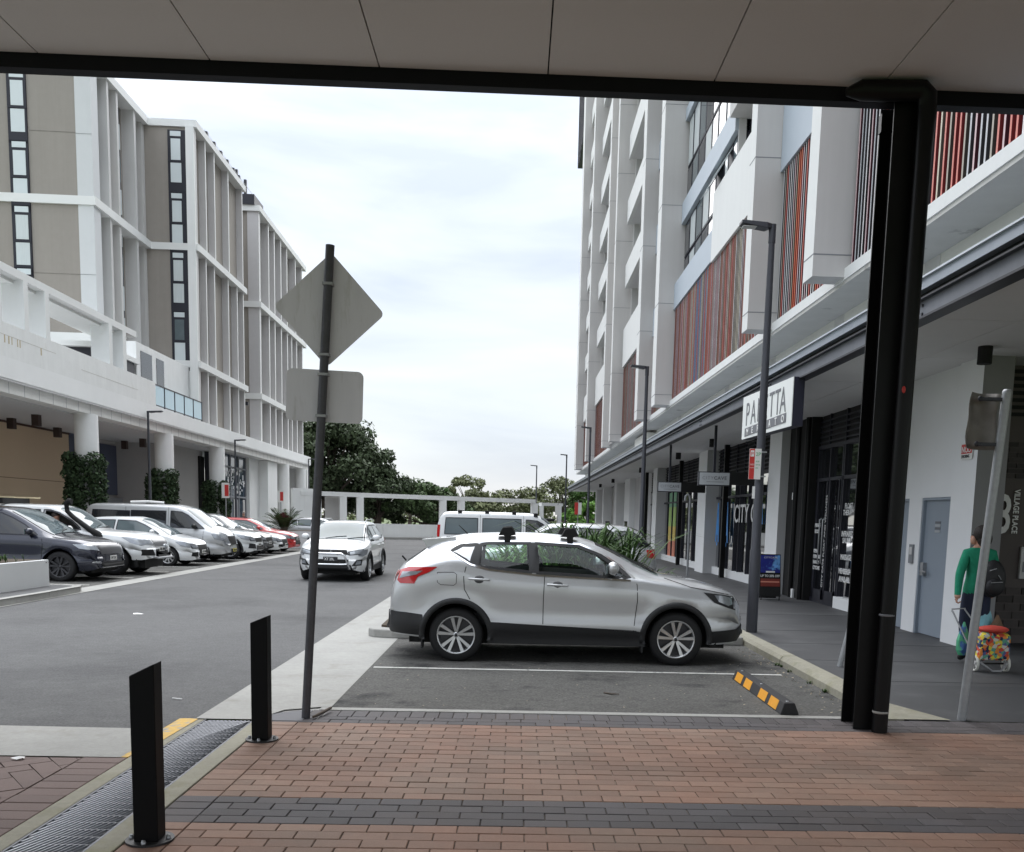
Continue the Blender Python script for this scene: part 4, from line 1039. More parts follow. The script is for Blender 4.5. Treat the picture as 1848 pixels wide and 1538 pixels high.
# white sky reflections come from the real sky; interior lights left out
# projecting signs
def bladesign(x0, x1, y, z0, z1, nm, lb, size, tx, depth=0.16):
    o = empty(nm, ((x0 + x1) / 2, y, z1), label=lb, cat='sign'); size *= .86
    w = (x1 - x0) / 2; h = z1 - z0
    MB().box(-w, w, 0, depth, -h, 0).build('case', frame_dark, o)
    MB().box(-w + .02, w - .02, -0.006, 0.0, -h + .02, -.02).build('face', mat('sign_face_grey', (0.46, 0.48, 0.50), 0.6, var=0.03), o)
    text('lettering', 'CITY', size, mid_grey, o, (-w * 0.78, -0.010, -h * 0.56), (1, 0, 0), (0, 0, 1), bold=-0.0005, space=1.15)
    text('lettering', 'CAVE', size, text_grey, o, (-w * 0.78 + tx, -0.010, -h * 0.56), (1, 0, 0), (0, 0, 1), bold=0.003, space=1.15)
    MB().box(-w * .5, w * .6, -0.010, -0.006, -h * .74, -h * .71).build('underline', text_grey, o)
    MB().box(-0.03, 0.03, 0.04, 0.1, 0, 4.12 - z1).build('hanger', frame_dark, o)
    return o
s1 = bladesign(4.42, 5.19, 23.0, 2.68, 3.01, 'hanging_sign', 'nearer grey hanging sign with dark lettering under the awning', 0.135, 0.285)
MB().box(0.385, 1.1, 0.0, 0.16, -0.30, 0.0).build('bracket_box', black_matte, s1)
s2 = bladesign(4.33, 5.06, 29.0, 2.69, 2.99, 'hanging_sign', 'farther grey hanging sign with dark lettering under the awning', 0.13, 0.275)
MB().box(0.365, 1.1, 0.0, 0.16, -0.30, 0.0).build('bracket_box', black_matte, s2)
# large white shop sign, parallel to the street
pn = empty('shop_sign', (4.27, 16.45, 3.31), label='large white box sign with dark serif lettering hanging from the awning edge', cat='sign')
b = MB()
H_ = 1.62
def signbox(x0, x1): return [(x0, -H_, 0.0), (x0, H_, 0.05), (x0, H_, 0.83), (x0, -H_, 0.75), (x1, -H_, 0.0), (x1, H_, 0.05), (x1, H_, 0.83), (x1, -H_, 0.75)]
SF = [(0, 3, 2, 1), (4, 5, 6, 7), (0, 4, 7, 3), (1, 2, 6, 5), (0, 1, 5, 4), (3, 7, 6, 2)]
b.add(signbox(0, 0.17), SF)
b.build('case', mat('sign_navy', (0.015, 0.015, 0.035), 0.5), pn)
MB().add(signbox(-0.012, -0.001), SF).build('face', mat('sign_white', (0.82, 0.84, 0.82), 0.5, var=0.02), pn)
for k, (ch, yy) in enumerate(zip('PANETTA', (1.36, 0.98, 0.53, 0.10, -0.26, -0.62, -0.92))):
    text('letter', ch, 0.60, text_grey, pn, (-0.016, yy, 0.28 - 0.004 * k), (0, -1, -0.012), (0, 0, 1), sx=0.92, bold=-0.002)
b = MB(); b.box(-0.018, -0.013, -1.33, 1.38, 0.085, 0.235); b.build('band', text_grey, pn)
for k, ch in enumerate('MERCATO'):
    text('letter', ch, 0.16, text_white, pn, (-0.022, 1.24 - k * 0.385, 0.105), (0, -1, -0.012), (0, 0, 1), sx=1.25, bold=0.004)
# A-frame advertising board
af = empty('sidewalk_board', (5.62, 20.6, FZ), label='dark A-frame advertising board with a blue picture in front of the white pier', cat='board')
b = MB(); b.add([(-0.23, -0.16, 0.08), (0.23, -0.16, 0.08), (0.23, 0.0, 1.0), (-0.23, 0.0, 1.0), (-0.23, -0.14, 0.08), (0.23, -0.14, 0.08), (0.23, 0.02, 1.0), (-0.23, 0.02, 1.0)],
                [(0, 1, 2, 3), (4, 7, 6, 5), (0, 4, 5, 1), (1, 5, 6, 2), (2, 6, 7, 3), (3, 7, 4, 0)])
b.build('front_panel', black_matte, af)
b = MB(); b.add([(-0.23, 0.2, 0.02), (0.23, 0.2, 0.02), (0.23, 0.03, 1.0), (-0.23, 0.03, 1.0)], [(0, 1, 2, 3)]); b.build('back_panel', black_matte, af)
def afp(u, v, off=-0.004): return (u, -0.16 + 0.16 * (v - .08) / .92 + off, v)
def afrect(nm, u0, u1, v0, v1, m, off=-0.004):
    b = MB(); b.add([afp(u0, v0, off), afp(u1, v0, off), afp(u1, v1, off), afp(u0, v1, off)], [(0, 1, 2, 3)]); b.build(nm, m, af, fix=False)
afrect('picture', -0.215, 0.215, 0.60, 0.98, mat('poster_blue', (0.012, 0.02, 0.22), 0.4, var=0.5, scale=6, col2=(0.15, 0.38, 0.75), c2pos=(0.55, 0.62), c2scale=4))
afrect('button', -0.10, 0.10, 0.60, 0.635, text_white, -0.006)
afrect('band', -0.215, 0.215, 0.30, 0.47, mat('poster_red', (0.20, 0.03, 0.02), 0.4, var=0.4, scale=10))
afrect('stripe', -0.215, 0.20, 0.385, 0.415, mat('poster_salmon', (0.65, 0.25, 0.18), 0.4), -0.006)
text('lettering', 'UP TO 20% OFF', 0.072, text_white, af, afp(-0.22, 0.505, -0.006), (1, 0, 0), (0, 0.17, 1), bold=0.0015, sx=0.86)
text('lettering', 'CITYCAVE', 0.055, text_white, af, afp(-0.14, 0.91, -0.006), (1, 0, 0), (0, 0.17, 1), space=1.2)
for u in (-0.21, 0.19): MB().box(u, u + .02, -0.17, -0.15, 0, .09).build('foot', black_matte, af)
# two posts with red and white signs at the far right
for (x, y, lb) in ((3.95, 60, 'red and white parking sign on a post under the far end of the awning'), (3.3, 74, 'pale notice sign on a post left of the far street lamp')):
    o = empty('parking_sign', (x, y, 0.1), label=lb, cat='sign')
    MB().tube([(0, 0, 0), (0, 0, 2.9)], 0.03, 8).build('post', galv, o)
    MB().box(-.22, .22, -0.045, -0.035, 2.0, 2.75).build('plate', plate_w, o)
    if x > 3.5: MB().box(-.22, 0, -0.052, -0.046, 2.0, 2.75).build('red_half', red_print, o)
# ================================================================== LEFT BUILDING (local frame turned by 1.35 degrees)
LRZ = R(1.348)
BX, BY = -15.4, 51.0
bo = LW(BX, BY)
lb_ = empty('apartment_building', (bo[0], bo[1], 0), LRZ, 'taupe and white apartment building with tall white fins over a colonnade on the left', 'building')
def Lp(name, m, x0, x1, y0, y1, z0, z1, par=None, bevel=0.0):
    return MB().box(x0 - BX, x1 - BX, y0 - BY, y1 - BY, z0, z1).build(name, m, par or lb_, bevel)
def Lb(b, name, m, par=None, **k):
    b.v = [(p[0] - BX, p[1] - BY, p[2]) for p in b.v]; return b.build(name, m, par or lb_, **k)
band_w = mat('band_white', (0.74, 0.75, 0.735), 0.85, var=0.03, scale=2, var2=0.03)
ROOF = 21.2
# --- block A
Lp('wall', taupe, -26, -18.42, 44.5, 60, 5.6, 20.95)
Lp('corner_strip', mat('strip_white', (0.60, 0.615, 0.62), 0.85, var=0.04, scale=2), -18.42, -17.75, 44.46, 45.2, 5.6, 20.95)
Lp('street_wall', taupe, -18.5, -18.35, 45.2, 51.2, 5.6, 20.95)
for (y, w) in ((46.25, .22), (47.35, .22), (49.5, .25)): Lp('fin', pale_grey, -18.4, -17.75, y, y + w, 6.3, 20.95)
Lp('fin_return', pale_grey, -18.4, -17.9, 50.9, 51.28, 6.3, 20.95)
for z in (20.92, 14.95, 9.12):
    Lp('band', band_w, -26, -17.65, 44.40, 51.25, z, z + 0.36)
# --- block B
Lp('wall', taupe, -24, -15.75, 51.3, 60.5, 6.3, 20.95)
Lp('corner_strip', pale_grey, -15.78, -15.42, 51.26, 51.6, 6.3, 20.95)
Lp('fin', col_white, -15.80, -15.40, 51.10, 51.26, 6.3, 20.95)
Lp('street_wall', taupe, -16.3, -16.12, 51.6, 60.6, 6.3, 20.95)
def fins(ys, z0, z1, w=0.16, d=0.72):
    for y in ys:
        b = MB(); b.box(-15.4 - d, -15.4, y, y + w, z0, z1); b.m = [0, 0, 0, 1, 0, 0]; b.m[3] = 1  # end faces greyed as shaded, street edge white as lit, by colour
        Lb(b, 'fin', [shaded_fin, col_white])
fins((53.0, 54.6, 57.3, 60.3), 15.3, 20.95)
fins((52.8, 54.3, 57.0, 58.9, 60.3), 9.45, 14.97)
fins((52.8, 54.3, 57.0, 58.9, 60.3), 6.3, 9.14)
for z in (20.92, 14.95, 9.12):
    Lp('band', band_w, -24, -15.28, 51.2, 60.85, z, z + 0.34)
Lp('street_window', dark_glass, -16.13, -16.05, 55.1, 55.7, 6.4, 20.6)
for z in (7.8, 9.6, 11.6, 13, 15.4, 17.4, 19): Lp('street_pane', blind, -16.06, -16.03, 55.14, 55.66, z, z + 0.9)
b = MB().tube([(-16.05, 58.0, 17.6), (-15.98, 58.0, 17.6), (-15.98, 58.0, 15.9), (-16.0, 58.1, 15.7)], 0.04, 8); Lb(b, 'pipe', dark_metal)
# --- block C
Lp('wall', taupe, -24, -15.9, 64.5, 79.2, 5.6, 20.95)
Lp('corner_strip', pale_grey, -15.92, -15.42, 64.44, 64.9, 5.6, 20.95)
Lp('street_wall', taupe, -16.3, -16.12, 64.9, 79, 5.6, 20.95)
Lp('recess_wall', taupe, -24, -17.9, 60.5, 64.5, 5.6, 20.9)
cf = (64.42, 67.0, 68.7, 70.7, 72.7, 75.7, 78.2)
fins(cf, 15.3, 20.95, 0.24); fins(cf[:3] + (70.7, 72.7, 74.2, 76.0, 78.2), 9.45, 14.97, 0.24); fins((64.42, 67.0, 68.7, 70.7, 72.7, 74.2, 76.0, 78.2), 6.3, 9.14, 0.24)
Lp('street_window', dark_glass, -16.13, -16.05, 73.4, 74.6, 9.4, 20.6)
for z in (20.92, 14.95, 9.12):
    Lp('band', band_w, -24, -15.28, 64.3, 79.4, z, z + 0.36)
Lp('roof_box', frame_dark, -18, -15.6, 64.2, 66.6, 21.28, 21.9)
for x in (-16.9, -16.35): Lp('vent', frame_dark, x, x + .16, 64.6, 64.8, 21.9, 23.5 - (x > -16.5) * .6)
for k, y in enumerate((54.2, 55.6, 56.9, 58.2, 59.5, 60.7)):
    Lp('roof_bracket', frame_dark, -15.75, -15.6, y, y + .22, 21.26, 21.86)
    if k == 0: Lp('roof_bracket', frame_dark, -16.3, -15.75, y, y + .22, 21.72, 21.86)
b = MB()
Lb(MB().tube([(-15.7, 54.0, 21.86), (-15.7, 66.5, 21.86)], 0.012, 5), 'lifeline', galv)
# --- window strips on the end walls
def strip(x0, x1, y, tops, dark_right=0.0):
    for ti, Tt in enumerate(tops):
        s_ = Lp('window', frame_dark, x0, x1 + dark_right, y - 0.06, y + 0.02, Tt - 2.98, Tt)
        g0, g1 = x0 + 0.13, x1 - 0.08
        m1 = [blind, win_glass, blind, curtain, mid_blue][ti % 5] if False else None
        a, c_ = [(blind, blind), (blind, blind), (curtain, curtain), (win_glass, blind)][ti % 4]
        Lp('pane', blind, g0, g1, y - 0.075, y - 0.055, Tt - 0.30, Tt - 0.06, s_)
        Lp('pane', a, g0 + .03, g1 - .03, y - 0.075, y - 0.055, Tt - 1.44, Tt - 0.42, s_)
        Lp('pane', c_, g0, g1, y - 0.075, y - 0.055, Tt - 2.52, Tt - 1.58, s_)
        Lp('frame_bar', frame_dark, x0 + .04, x1, y - 0.09, y - 0.055, Tt - 1.55, Tt - 1.47, s_)
strip(-16.72, -15.98, 51.28, (20.75, 17.76, 14.86, 11.92), 0.16)
strip(-21.25, -20.45, 44.48, (20.36, 17.5, 14.82, 12.2))
for z in (17.9, 12.0):
    Lp('joint_line', mid_grey, -18.43, -17.74, 44.45, 44.47, z, z + 0.012)
for z in (17.95, 12.0):
    Lp('joint_line', mat('taupe_line', (0.2, 0.185, 0.165), 0.9), -20.4, -18.43, 44.49, 44.51, z, z + 0.015)
# windows along A's street side
for y in (45.35, 48.35):
    s_ = Lp('window', frame_dark, -18.36, -18.27, y, y + .75, 6.4, 20.8)
    for k in range(9):
        z = 6.9 + k * 1.5
        Lp('pane', [blind, win_glass, curtain][k % 3], -18.27, -18.25, y + .06, y + .7, z, z + 1.15, s_)
# --- podium slab, beam, soffit and parapet
Lp('podium_slab', mat('slab_white', (0.78, 0.79, 0.78), 0.85, var=0.04, var2=0.05, scale=2), -24, -15.0, 20, 79.4, 5.66, 6.30)
Lp('podium_soffit', soffit_plain, -24, -15.02, 20, 79.3, 5.60, 5.655)
Lp('parapet', white_dirty, -15.25, -15.0, 20, 43.6, 6.30, 7.33)
Lp('terrace', pale_grey, -24, -15.25, 20, 51, 6.3, 6.34)
for (y0, y1, z) in ((27, 34, 6.95), (36, 41.5, 6.72)): Lp('joint_line', mat('stain_line', (0.50, 0.48, 0.43), 0.9, var=0.3, scale=9), -15.0, -14.996, y0, y1, z, z + 0.012)
stn = mat('rust_stain', (0.50, 0.42, 0.28), 0.9, var=0.3, scale=12)
for y in (30.55, 30.8, 31.0, 31.35, 31.5, 32.9): Lp('rust_stain', stn, -15.0, -14.9965, y, y + 0.05 + 0.03 * (y % 1), 6.72, 6.95)
Lp('edge_beam', mat('beam_pale', (0.72, 0.715, 0.69), 0.9, var=0.08, scale=3, var2=0.06), -15.75, -15.15, 20, 79.2, 5.25, 5.60)
yy = 21.0
while yy < 78: Lp('beam_joint', mid_grey, -15.152, -15.146, yy, yy + 0.015, 5.25, 5.60); yy += 1.0
Lp('ceiling', mat('colonnade_ceiling', (0.55, 0.55, 0.555), 0.9, var=0.04), -24, -15.75, 20, 79, 5.22, 5.25)
# glass balustrade
bl = Lp('balustrade', frame_dark, -15.12, -15.08, 43.6, 50.6, 7.24, 7.30)
Lp('bottom_rail', frame_dark, -15.12, -15.08, 43.6, 50.6, 6.36, 6.40, bl)
for k in range(6):
    y = 43.6 + k * 1.39
    if k < 5: Lp('pane', bal_glass, -15.11, -15.09, y + .05, y + 1.35, 6.40, 7.24, bl)
    Lp('post', frame_dark, -15.13, -15.07, y, y + .05, 6.3, 7.30, bl)
# white portal frames on the terrace
pg = Lp('portal_beam', band_w, -16.6, -15.0, 20, 41.5, 8.86, 9.10)
for (y0, y1, d) in ((30.2, 30.5, 0.8), (31.9, 32.2, 0.72), (33.35, 33.65, 0.58), (38.62, 38.94, 0.70), (40.0, 40.35, 0.42)):
    b = MB(); b.box(-15.0 - d, -15.0, y0, y1, 7.331, 8.86); b.m = [0, 0, 0, 1, 0, 0]; Lb(b, 'portal_blade', [mat('portal_shade', (0.74, 0.76, 0.76), 0.85, var=0.03), band_w])
Lp('portal_roof', band_w, -16.6, -15.3, 20, 41.3, 8.76, 8.86)
Lp('terrace_roof', band_w, -19.5, -15.75, 39.3, 43.9, 8.10, 8.30); Lp('terrace_wall', frame_dark, -19.0, -15.85, 39.6, 43.5, 6.3, 8.10)
Lp('terrace_wall', white_w, -17.9, -15.9, 43.9, 51.28, 6.3, 9.12)
Lp('window', dark_glass, -15.92, -15.88, 44.4, 45.8, 7.5, 8.8); Lp('window', dark_glass, -15.92, -15.88, 46.4, 47.4, 7.5, 8.8)
Lp('end_wall', white_w, -18, -15.8, 51.22, 51.29, 6.3, 9.12)
Lp('balcony_camera', frame_dark, -15.7, -15.5, 61.5, 61.7, 8.4, 8.6)
# --- ground floor
for y in (37.2, 45.7, 54.2, 71.0, 77.2, 28.7):
    b = MB().lathe([(0.42, 0.0), (0.42, 5.26)], 28, c=(-15.4, y, 0)); Lb(b, 'round_column', mat('column_white', (0.78, 0.785, 0.775), 0.85, var=0.05, scale=4, var2=0.05))
tp = Lp('panel_wall', tan_panel, -20.3, -19.9, 20, 46.1, 0.1, 5.2)
Lp('panel_joint', mat('tan_line', (0.2, 0.14, 0.09), 0.8), -19.9, -19.895, 20, 46.1, 2.9, 2.93, tp); Lp('top_rail', mat('top_rail', (0.07, 0.035, 0.025), 0.7), -19.9, -19.86, 20, 46.1, 5.12, 5.2, tp)
Lp('panel_end', navy_panel, -20.3, -19.9, 46.15, 47.6, 0.1, 5.22)
Lp('back_wall', grey_wall, -20.3, -19.9, 47.6, 58, 0.1, 5.22)
Lp('navy_panel', navy_panel, -19.9, -19.85, 47.7, 55.6, 2.45, 5.0)
Lp('low_wall', mid_grey, -19.9, -19.6, 46.2, 57, 0.1, 2.3)
Lp('grey_wall', grey_wall, -20, -17.2, 51.6, 57.6, 0.1, 5.22)
Lp('dark_opening', black_matte, -17.2, -17.1, 56.7, 57.6, 0.1, 4.9)
Lp('dark_frame', frame_dark, -17.0, -16.2, 57.3, 57.7, 0.1, 5.2)
en = Lp('entry_glazing', mat('entry_glass', (0.05, 0.075, 0.11), 0.05, spec=0.9), -16.4, -16.2, 57.7, 63.4, 0.1, 5.2)
for y in (57.7, 59.6, 61.5, 63.2): Lp('mullion', mid_grey, -16.2, -16.12, y, y + .12, 0.1, 5.2, en)
for z in (2.6, 4.4): Lp('transom', mid_grey, -16.2, -16.12, 57.7, 63.4, z, z + .1, en)
bb = MB(); r2 = random.Random(3)
for _ in range(90):
    y = r2.uniform(57.9, 63.1); z = r2.uniform(2.8, 4.2)
    if abs(y - 60.5) / 2.7 + abs(z - 3.5) < 1.25:
        w = r2.uniform(.06, .22); bb.box(-16.195, -16.18, y, y + w, z, z + w * r2.uniform(.6, 1.6))
Lb(bb, 'white_decal', text_white, en)['kind'] = 'stuff'
for y in (58.3, 60.4, 61.0, 62.6): Lp('door_leaf', [pale_grey, mid_grey][int(y) % 2], -16.19, -16.15, y, y + .35, 0.2, 2.5, en)
Lp('white_wall', white_w, -17, -16.0, 63.6, 69.4, 0.1, 5.22); Lp('back_wall', grey_wall, -18.5, -17.5, 69.4, 79, 0.1, 5.22); Lp('corner_pier', white_w, -17.5, -15.05, 78.0, 79.0, 0.1, 5.24)
Lp('white_wall', white_w, -16.0, -15.4, 66.2, 69.0, 0.1, 5.22)
for (px_, py_) in ((5, 765), (37, 755), (78, 764), (116, 771), (109, 748), (187, 767), (217, 792), (252, 784)): pass
for i, (x, y) in enumerate(((-17.6, 31.9), (-19.2, 35.5), (-19.2, 39.4), (-19.2, 43.4), (-17.4, 37.6), (-17.4, 42.6), (-19.0, 50.5), (-17.4, 48.6))):
    q = LW(x, y); s_ = 0.13
    o = MB().box(-s_, s_, -s_, s_, -0.42, 0).build('surface_downlight', mat('rust_brown', (0.05, 0.03, 0.025), 0.7), None, loc=(q[0], q[1], 5.22))
    tag(o, 'square dark downlight number %d under the left colonnade ceiling' % (i + 1), 'ceiling light', 'black box lights under the ceilings')
    o['label'] = ['square dark downlight at the left edge of the photo under the colonnade', 'square downlight above the left part of the tan wall', 'square downlight above the middle of the tan wall',
                  'square downlight above the right end of the tan wall', 'square downlight just left of the first round column', 'square downlight between the first and second round columns, nearer one',
                  'square downlight above the navy wall panel', 'square downlight just left of the second round column'][i]
# far white walls and frames at the end of the street
fr = empty('street_end_frame', (-15.4, 68.5, 0), label='long white open post and beam frame across the end of the street', cat='frame')
def seg(name, x0, y0, x1, y1, z0, z1, th, m, par, bx, by):
    d = Vector((x1 - x0, y1 - y0, 0)); L = d.length; d.normalize(); n = Vector((-d.y, d.x, 0)) * th / 2
    b = MB(); c = Vector(((x0 + x1) / 2 - bx, (y0 + y1) / 2 - by, (z0 + z1) / 2))
    b.obox(c, d * L / 2, n, (0, 0, (z1 - z0) / 2)); return b.build(name, m, par)
F0 = (-15.4, 68.5); F1 = (4.3, 80.5)
def FP(t): return (F0[0] + (F1[0] - F0[0]) * t, F0[1] + (F1[1] - F0[1]) * t)
def tfor(u):  # fraction along the frame that appears at bearing u
    k = (u - 930) / 1700
    # x = k*y
    a = F0[0] - k * F0[1]; bq = (F1[0] - F0[0]) - k * (F1[1] - F0[1]); return -a / bq
tt = tfor(963)
seg('beam', *F0, *FP(tt), 3.02, 3.34, 0.5, white_w, fr, *F0)
for u in (557, 620.5, 650.5, 797.5, 830, 961):
    t = tfor(u); p = FP(t); q = FP(t + 0.012)
    seg('post', p[0] - .12, p[1], q[0] + .12, q[1], 0, 3.02, 0.5, white_w, fr, *F0)
seg('beam', *FP(tfor(974)), *FP(tfor(1012)), 2.85, 3.1, 0.5, white_w, fr, *F0)
for u in (976, 1008):
    p = FP(tfor(u)); seg('post', p[0] - .15, p[1], p[0] + .2, p[1], 0, 2.85, 0.5, white_w, fr, *F0)
seg('end_panel', -15.9, 68.2, -14.1, 69.3, 0, 3.5, 0.4, white_w, fr, *F0)
gw = empty('white_gate_wall', (-13.2, 69.6, 0), label='pale grey panel between white posts at the left end of the white frame', cat='wall')
seg('panel', -13.9, 69.9, -12.9, 70.5, 0, 3.0, 0.1, grey_wall, gw, -13.2, 69.6)
fwl = empty('boundary_wall', (-5, 70, 0), label='low white curved wall at the far end of the road', cat='wall')
cp_ = [(-20, 66.5), (-15, 68.0), (-9.7, 69.8), (-4.5, 72.5), (0.6, 76.5), (2.4, 79), (6, 84)]
b = MB()
for i in range(len(cp_) - 1):
    (x0, y0), (x1, y1) = cp_[i], cp_[i + 1]
    seg('wall', x0, y0, x1, y1, 0.0, 1.12, 0.22, white_w if i != 4 else pale_grey, fwl, -5, 70)
    seg('kerb', x0, y0 - .6, x1, y1 - .6, 0.0, 0.16, 0.5, concrete, fwl, -5, 70)

# white planter with a cycad, between the parked cars and the far end
cyp = empty('white_planter', (LW(-10.6, 48.2)[0], LW(-10.6, 48.2)[1], 0), label='white planter block with a spiky palm beyond the parked cars', cat='planter')
MB().box(-1.7, 1.7, 0, 2.2, 0, 0.85).build('box', pw, cyp)
MB().box(-1.6, 1.6, 0.1, 2.1, 0.85, 0.87).build('soil', soil, cyp)
cy = empty('cycad', (LW(-10.6, 49)[0], LW(-10.6, 49)[1], 0.86), label='dark spiky cycad with a reddish crown growing in the white planter', cat='plant')
def fronds(parent, n, L, m, a0, a1, wid=0.02, nm='frond', leaf=0.26):
    b = MB()
    for i in range(n):
        a = rnd.uniform(0, 6.283); el = R(rnd.uniform(a0, a1)); d = Vector((math.cos(a) * math.cos(el), math.sin(a) * math.cos(el), math.sin(el)))
        side = Vector((-math.sin(a), math.cos(a), 0)); LL = L * rnd.uniform(.8, 1.1)
        for k in range(16):
            t = (k + 1) / 16; p = d * LL * t + Vector((0, 0, -0.32 * LL * t ** 2.2))
            ll = leaf * math.sin(math.pi * min(.95, t * .8 + .15)) 
            for s in (-1, 1):
                q = p + side * s * ll + d * ll * .5; w = d * wid
                b.add([p - w, p + w, q], [(0, 1, 2)])
        b.add([d * .02, d * LL * .5 + Vector((0, 0, -.06 * LL)), d * LL * .5 + Vector((0, 0, -.06 * LL + .02))], [(0, 1, 2)])
    return b.build(nm, m, parent, fix=False)
fronds(cy, 38, 1.75, leaf_a, 5, 75, leaf=.3); fronds(cy, 22, 1.25, leaf_red, 50, 88, leaf=.28)
MB().lathe([(0.16, 0), (0.18, 0.2), (0.1, 0.32)], 10).build('stem', bark, cy)

# ================================================================== FOLIAGE
def leafcloud(b, c, r, n, s, up=0.3, shell=0.55):
    """n small leaf quads through the ellipsoid c, r"""
    for _ in range(n):
        while True:
            p = Vector((rnd.uniform(-1, 1), rnd.uniform(-1, 1), rnd.uniform(-1, 1)))
            if 0.02 < p.length < 1: break
        if rnd.random() < shell: p = p.normalized() * rnd.uniform(0.78, 1.0)
        q = Vector((c[0] + p.x * r[0], c[1] + p.y * r[1], c[2] + p.z * r[2]))
        nrm = (p + Vector((rnd.gauss(0, .6), rnd.gauss(0, .6), rnd.gauss(0, .6) + up))).normalized()
        t = nrm.orthogonal().normalized(); t.rotate(Matrix.Rotation(rnd.uniform(0, 6.28), 3, nrm)); w = nrm.cross(t)
        ss = s * rnd.uniform(.6, 1.3)
        b.add([q - t * ss, q + w * ss * .55, q + t * ss, q - w * ss * .55], [(0, 1, 2, 3)])
def tree(name, loc, h, rc, n_clump, per, leaf, m, lb, cat='tree', group=None, trunk=0.35, low=0.35, flat=0.75, seed=0, trunk_h=None):
    global rnd
    keep = rnd; rnd = random.Random(seed + 11)
    o = empty(name, loc, label=lb, cat=cat, group=group)
    tb = MB(); th = trunk_h or h * low
    tb.tube([(0, 0, -0.1), (0.05, 0, th * .5), (0.02 * h, 0, th), (0.0, 0.02 * h, h * 0.72)], [trunk * 1.3, trunk, trunk * .8, trunk * .18], 9)
    cb = MB()
    for i in range(n_clump):
        a = rnd.uniform(0, 6.283); rr = math.sqrt(rnd.random()) * rc
        zc = th + (h - th) * rnd.uniform(0.12, 0.93)
        lim = math.sin(math.pi * min(1, max(0.08, (zc - th * .7) / (h - th * .7) * 0.80 + 0.18)))
        x, y = rr * lim * math.cos(a), rr * lim * math.sin(a)
        cr_ = rc * rnd.uniform(0.12, 0.30)
        leafcloud(cb, (x, y, zc), (cr_, cr_, cr_ * flat), per, leaf)
        if i % 2 == 0:
            st = th * rnd.uniform(.7, 1.25)
            tb.tube([(0.01 * h, 0, st), (x * .45, y * .45, st + (zc - st) * .6), (x, y, zc)], [trunk * .38, trunk * .22, trunk * .05], 6)
    tb.build('trunk', bark, o)
    c = cb.build('crown', m, o, fix=False)
    rnd = keep
    return o
big_l = mat('leaf_fig', (0.058, 0.080, 0.042), 0.55, var=0.3, scale=0.5, island=0.5)
tree('fig_tree', (-17.6, 90, 0), 11.3, 6.0, 95, 230, 0.21, big_l, 'big dark rounded tree behind the white frame, left of the open sky', trunk=0.55, low=0.24, seed=1)
tree('fig_tree', (-13.2, 91, 0), 6.6, 4.0, 44, 230, 0.20, big_l, 'lower dark spreading part of the tree group right of the biggest tree', trunk=0.4, low=0.2, seed=2)
tree('fig_tree', (-8.6, 92, 0), 4.6, 4.2, 40, 240, 0.20, leaf_a, 'low dark green tree seen through the white frame', trunk=0.3, low=0.2, seed=3)
tree('fig_tree', (-22.5, 88, 0), 10, 5.0, 50, 260, 0.24, big_l, 'dark tree just right of the taupe building, seen between it and the sign', trunk=0.35, low=0.25, seed=9)
k = 0
for (x, y, h, r_, m_, lb) in ((-4.4, 104, 4.6, 3.4, leaf_o, 'pale olive tree low in the frame opening right of the big tree'), (-9.5, 108, 5.2, 3.6, leaf_b, 'green tree behind the frame posts right of the dark tree'),
                      (-6.0, 120, 7.0, 4.0, leaf_o, 'round headed olive gum tree rising above the white beam'), (-2.0, 125, 4.9, 5.0, leaf_o, 'wide olive gum tree behind the roof of the white van'),
                      (2.2, 128, 5.6, 5.2, leaf_o, 'olive gum tree over the middle of the van roof'), (6.0, 122, 6.9, 4.6, leaf_o, 'olive gum tree left of the thin far lamps'), (10.2, 118, 6.8, 4.4, leaf_b, 'green tree behind the right end of the white frame'),
                      (7.2, 95, 3.4, 2.8, leaf_s, 'bright green bushy tree seen through the small white frame'), (-14.0, 126, 6.4, 5, leaf_a, 'distant dark green tree behind the tree group'), (12.5, 100, 5.2, 3, leaf_b, 'green tree beside the far corner of the tower')):
    tree('gum_tree', (x, y, 0), h, r_, 24, 120, 0.22, m_, lb, trunk=0.25, low=0.3, seed=20 + k); k += 1
hg = MB()
for i in range(60): leafcloud(hg, (-30 + i * 1.3, 140 + rnd.uniform(-4, 4), 1.7 + rnd.uniform(-.3, .6)), (2.4, 2, 1.7), 110, 0.3)
o = hg.build('distant_scrub', leaf_o, fix=False); tag(o, 'mass of distant olive bushland beyond the end of the street', 'bushland', kind='stuff')
# creepers round the columns
def creeper(x, y, h, lb, rx=0.85, seed=5):
    q = LW(x, y); o = empty('climbing_plant', (q[0], q[1], 0.1), LRZ, lb, 'plant', 'climbing plants round the columns')
    b = MB()
    for zz in range(int(h * 5)):
        z = zz * 0.2 + 0.1
        for s in (-1, 1):
            w = rnd.uniform(.75, 1.08)
            leafcloud(b, (s * 0.52 * rx, rnd.uniform(-.2, .2) - 0.15, z), (0.36 * w, 0.45 * w, 0.26), 230, 0.075)
        if z < h * .97: leafcloud(b, (-0.12, -0.5, z + rnd.uniform(-.1, .1)), (0.5 * rnd.uniform(.5, 1), 0.18, 0.2), 110, 0.07)
    b.build('foliage', mat('leaf_creeper', (0.038, 0.062, 0.030), 0.6, var=0.3, scale=3, island=0.6), o, fix=False)
    MB().tube([(-.5, -.3, 0), (-.5, -.3, h * .9)], 0.03, 6).build('stem', bark, o)
creeper(-15.4, 37.1, 3.75, 'climbing plant round the first round column, behind the white four wheel drive')
creeper(-15.4, 45.6, 3.45, 'climbing plant round the second round column')
creeper(-15.4, 54.1, 3.35, 'climbing plant round the third round column, beside the entry glass')
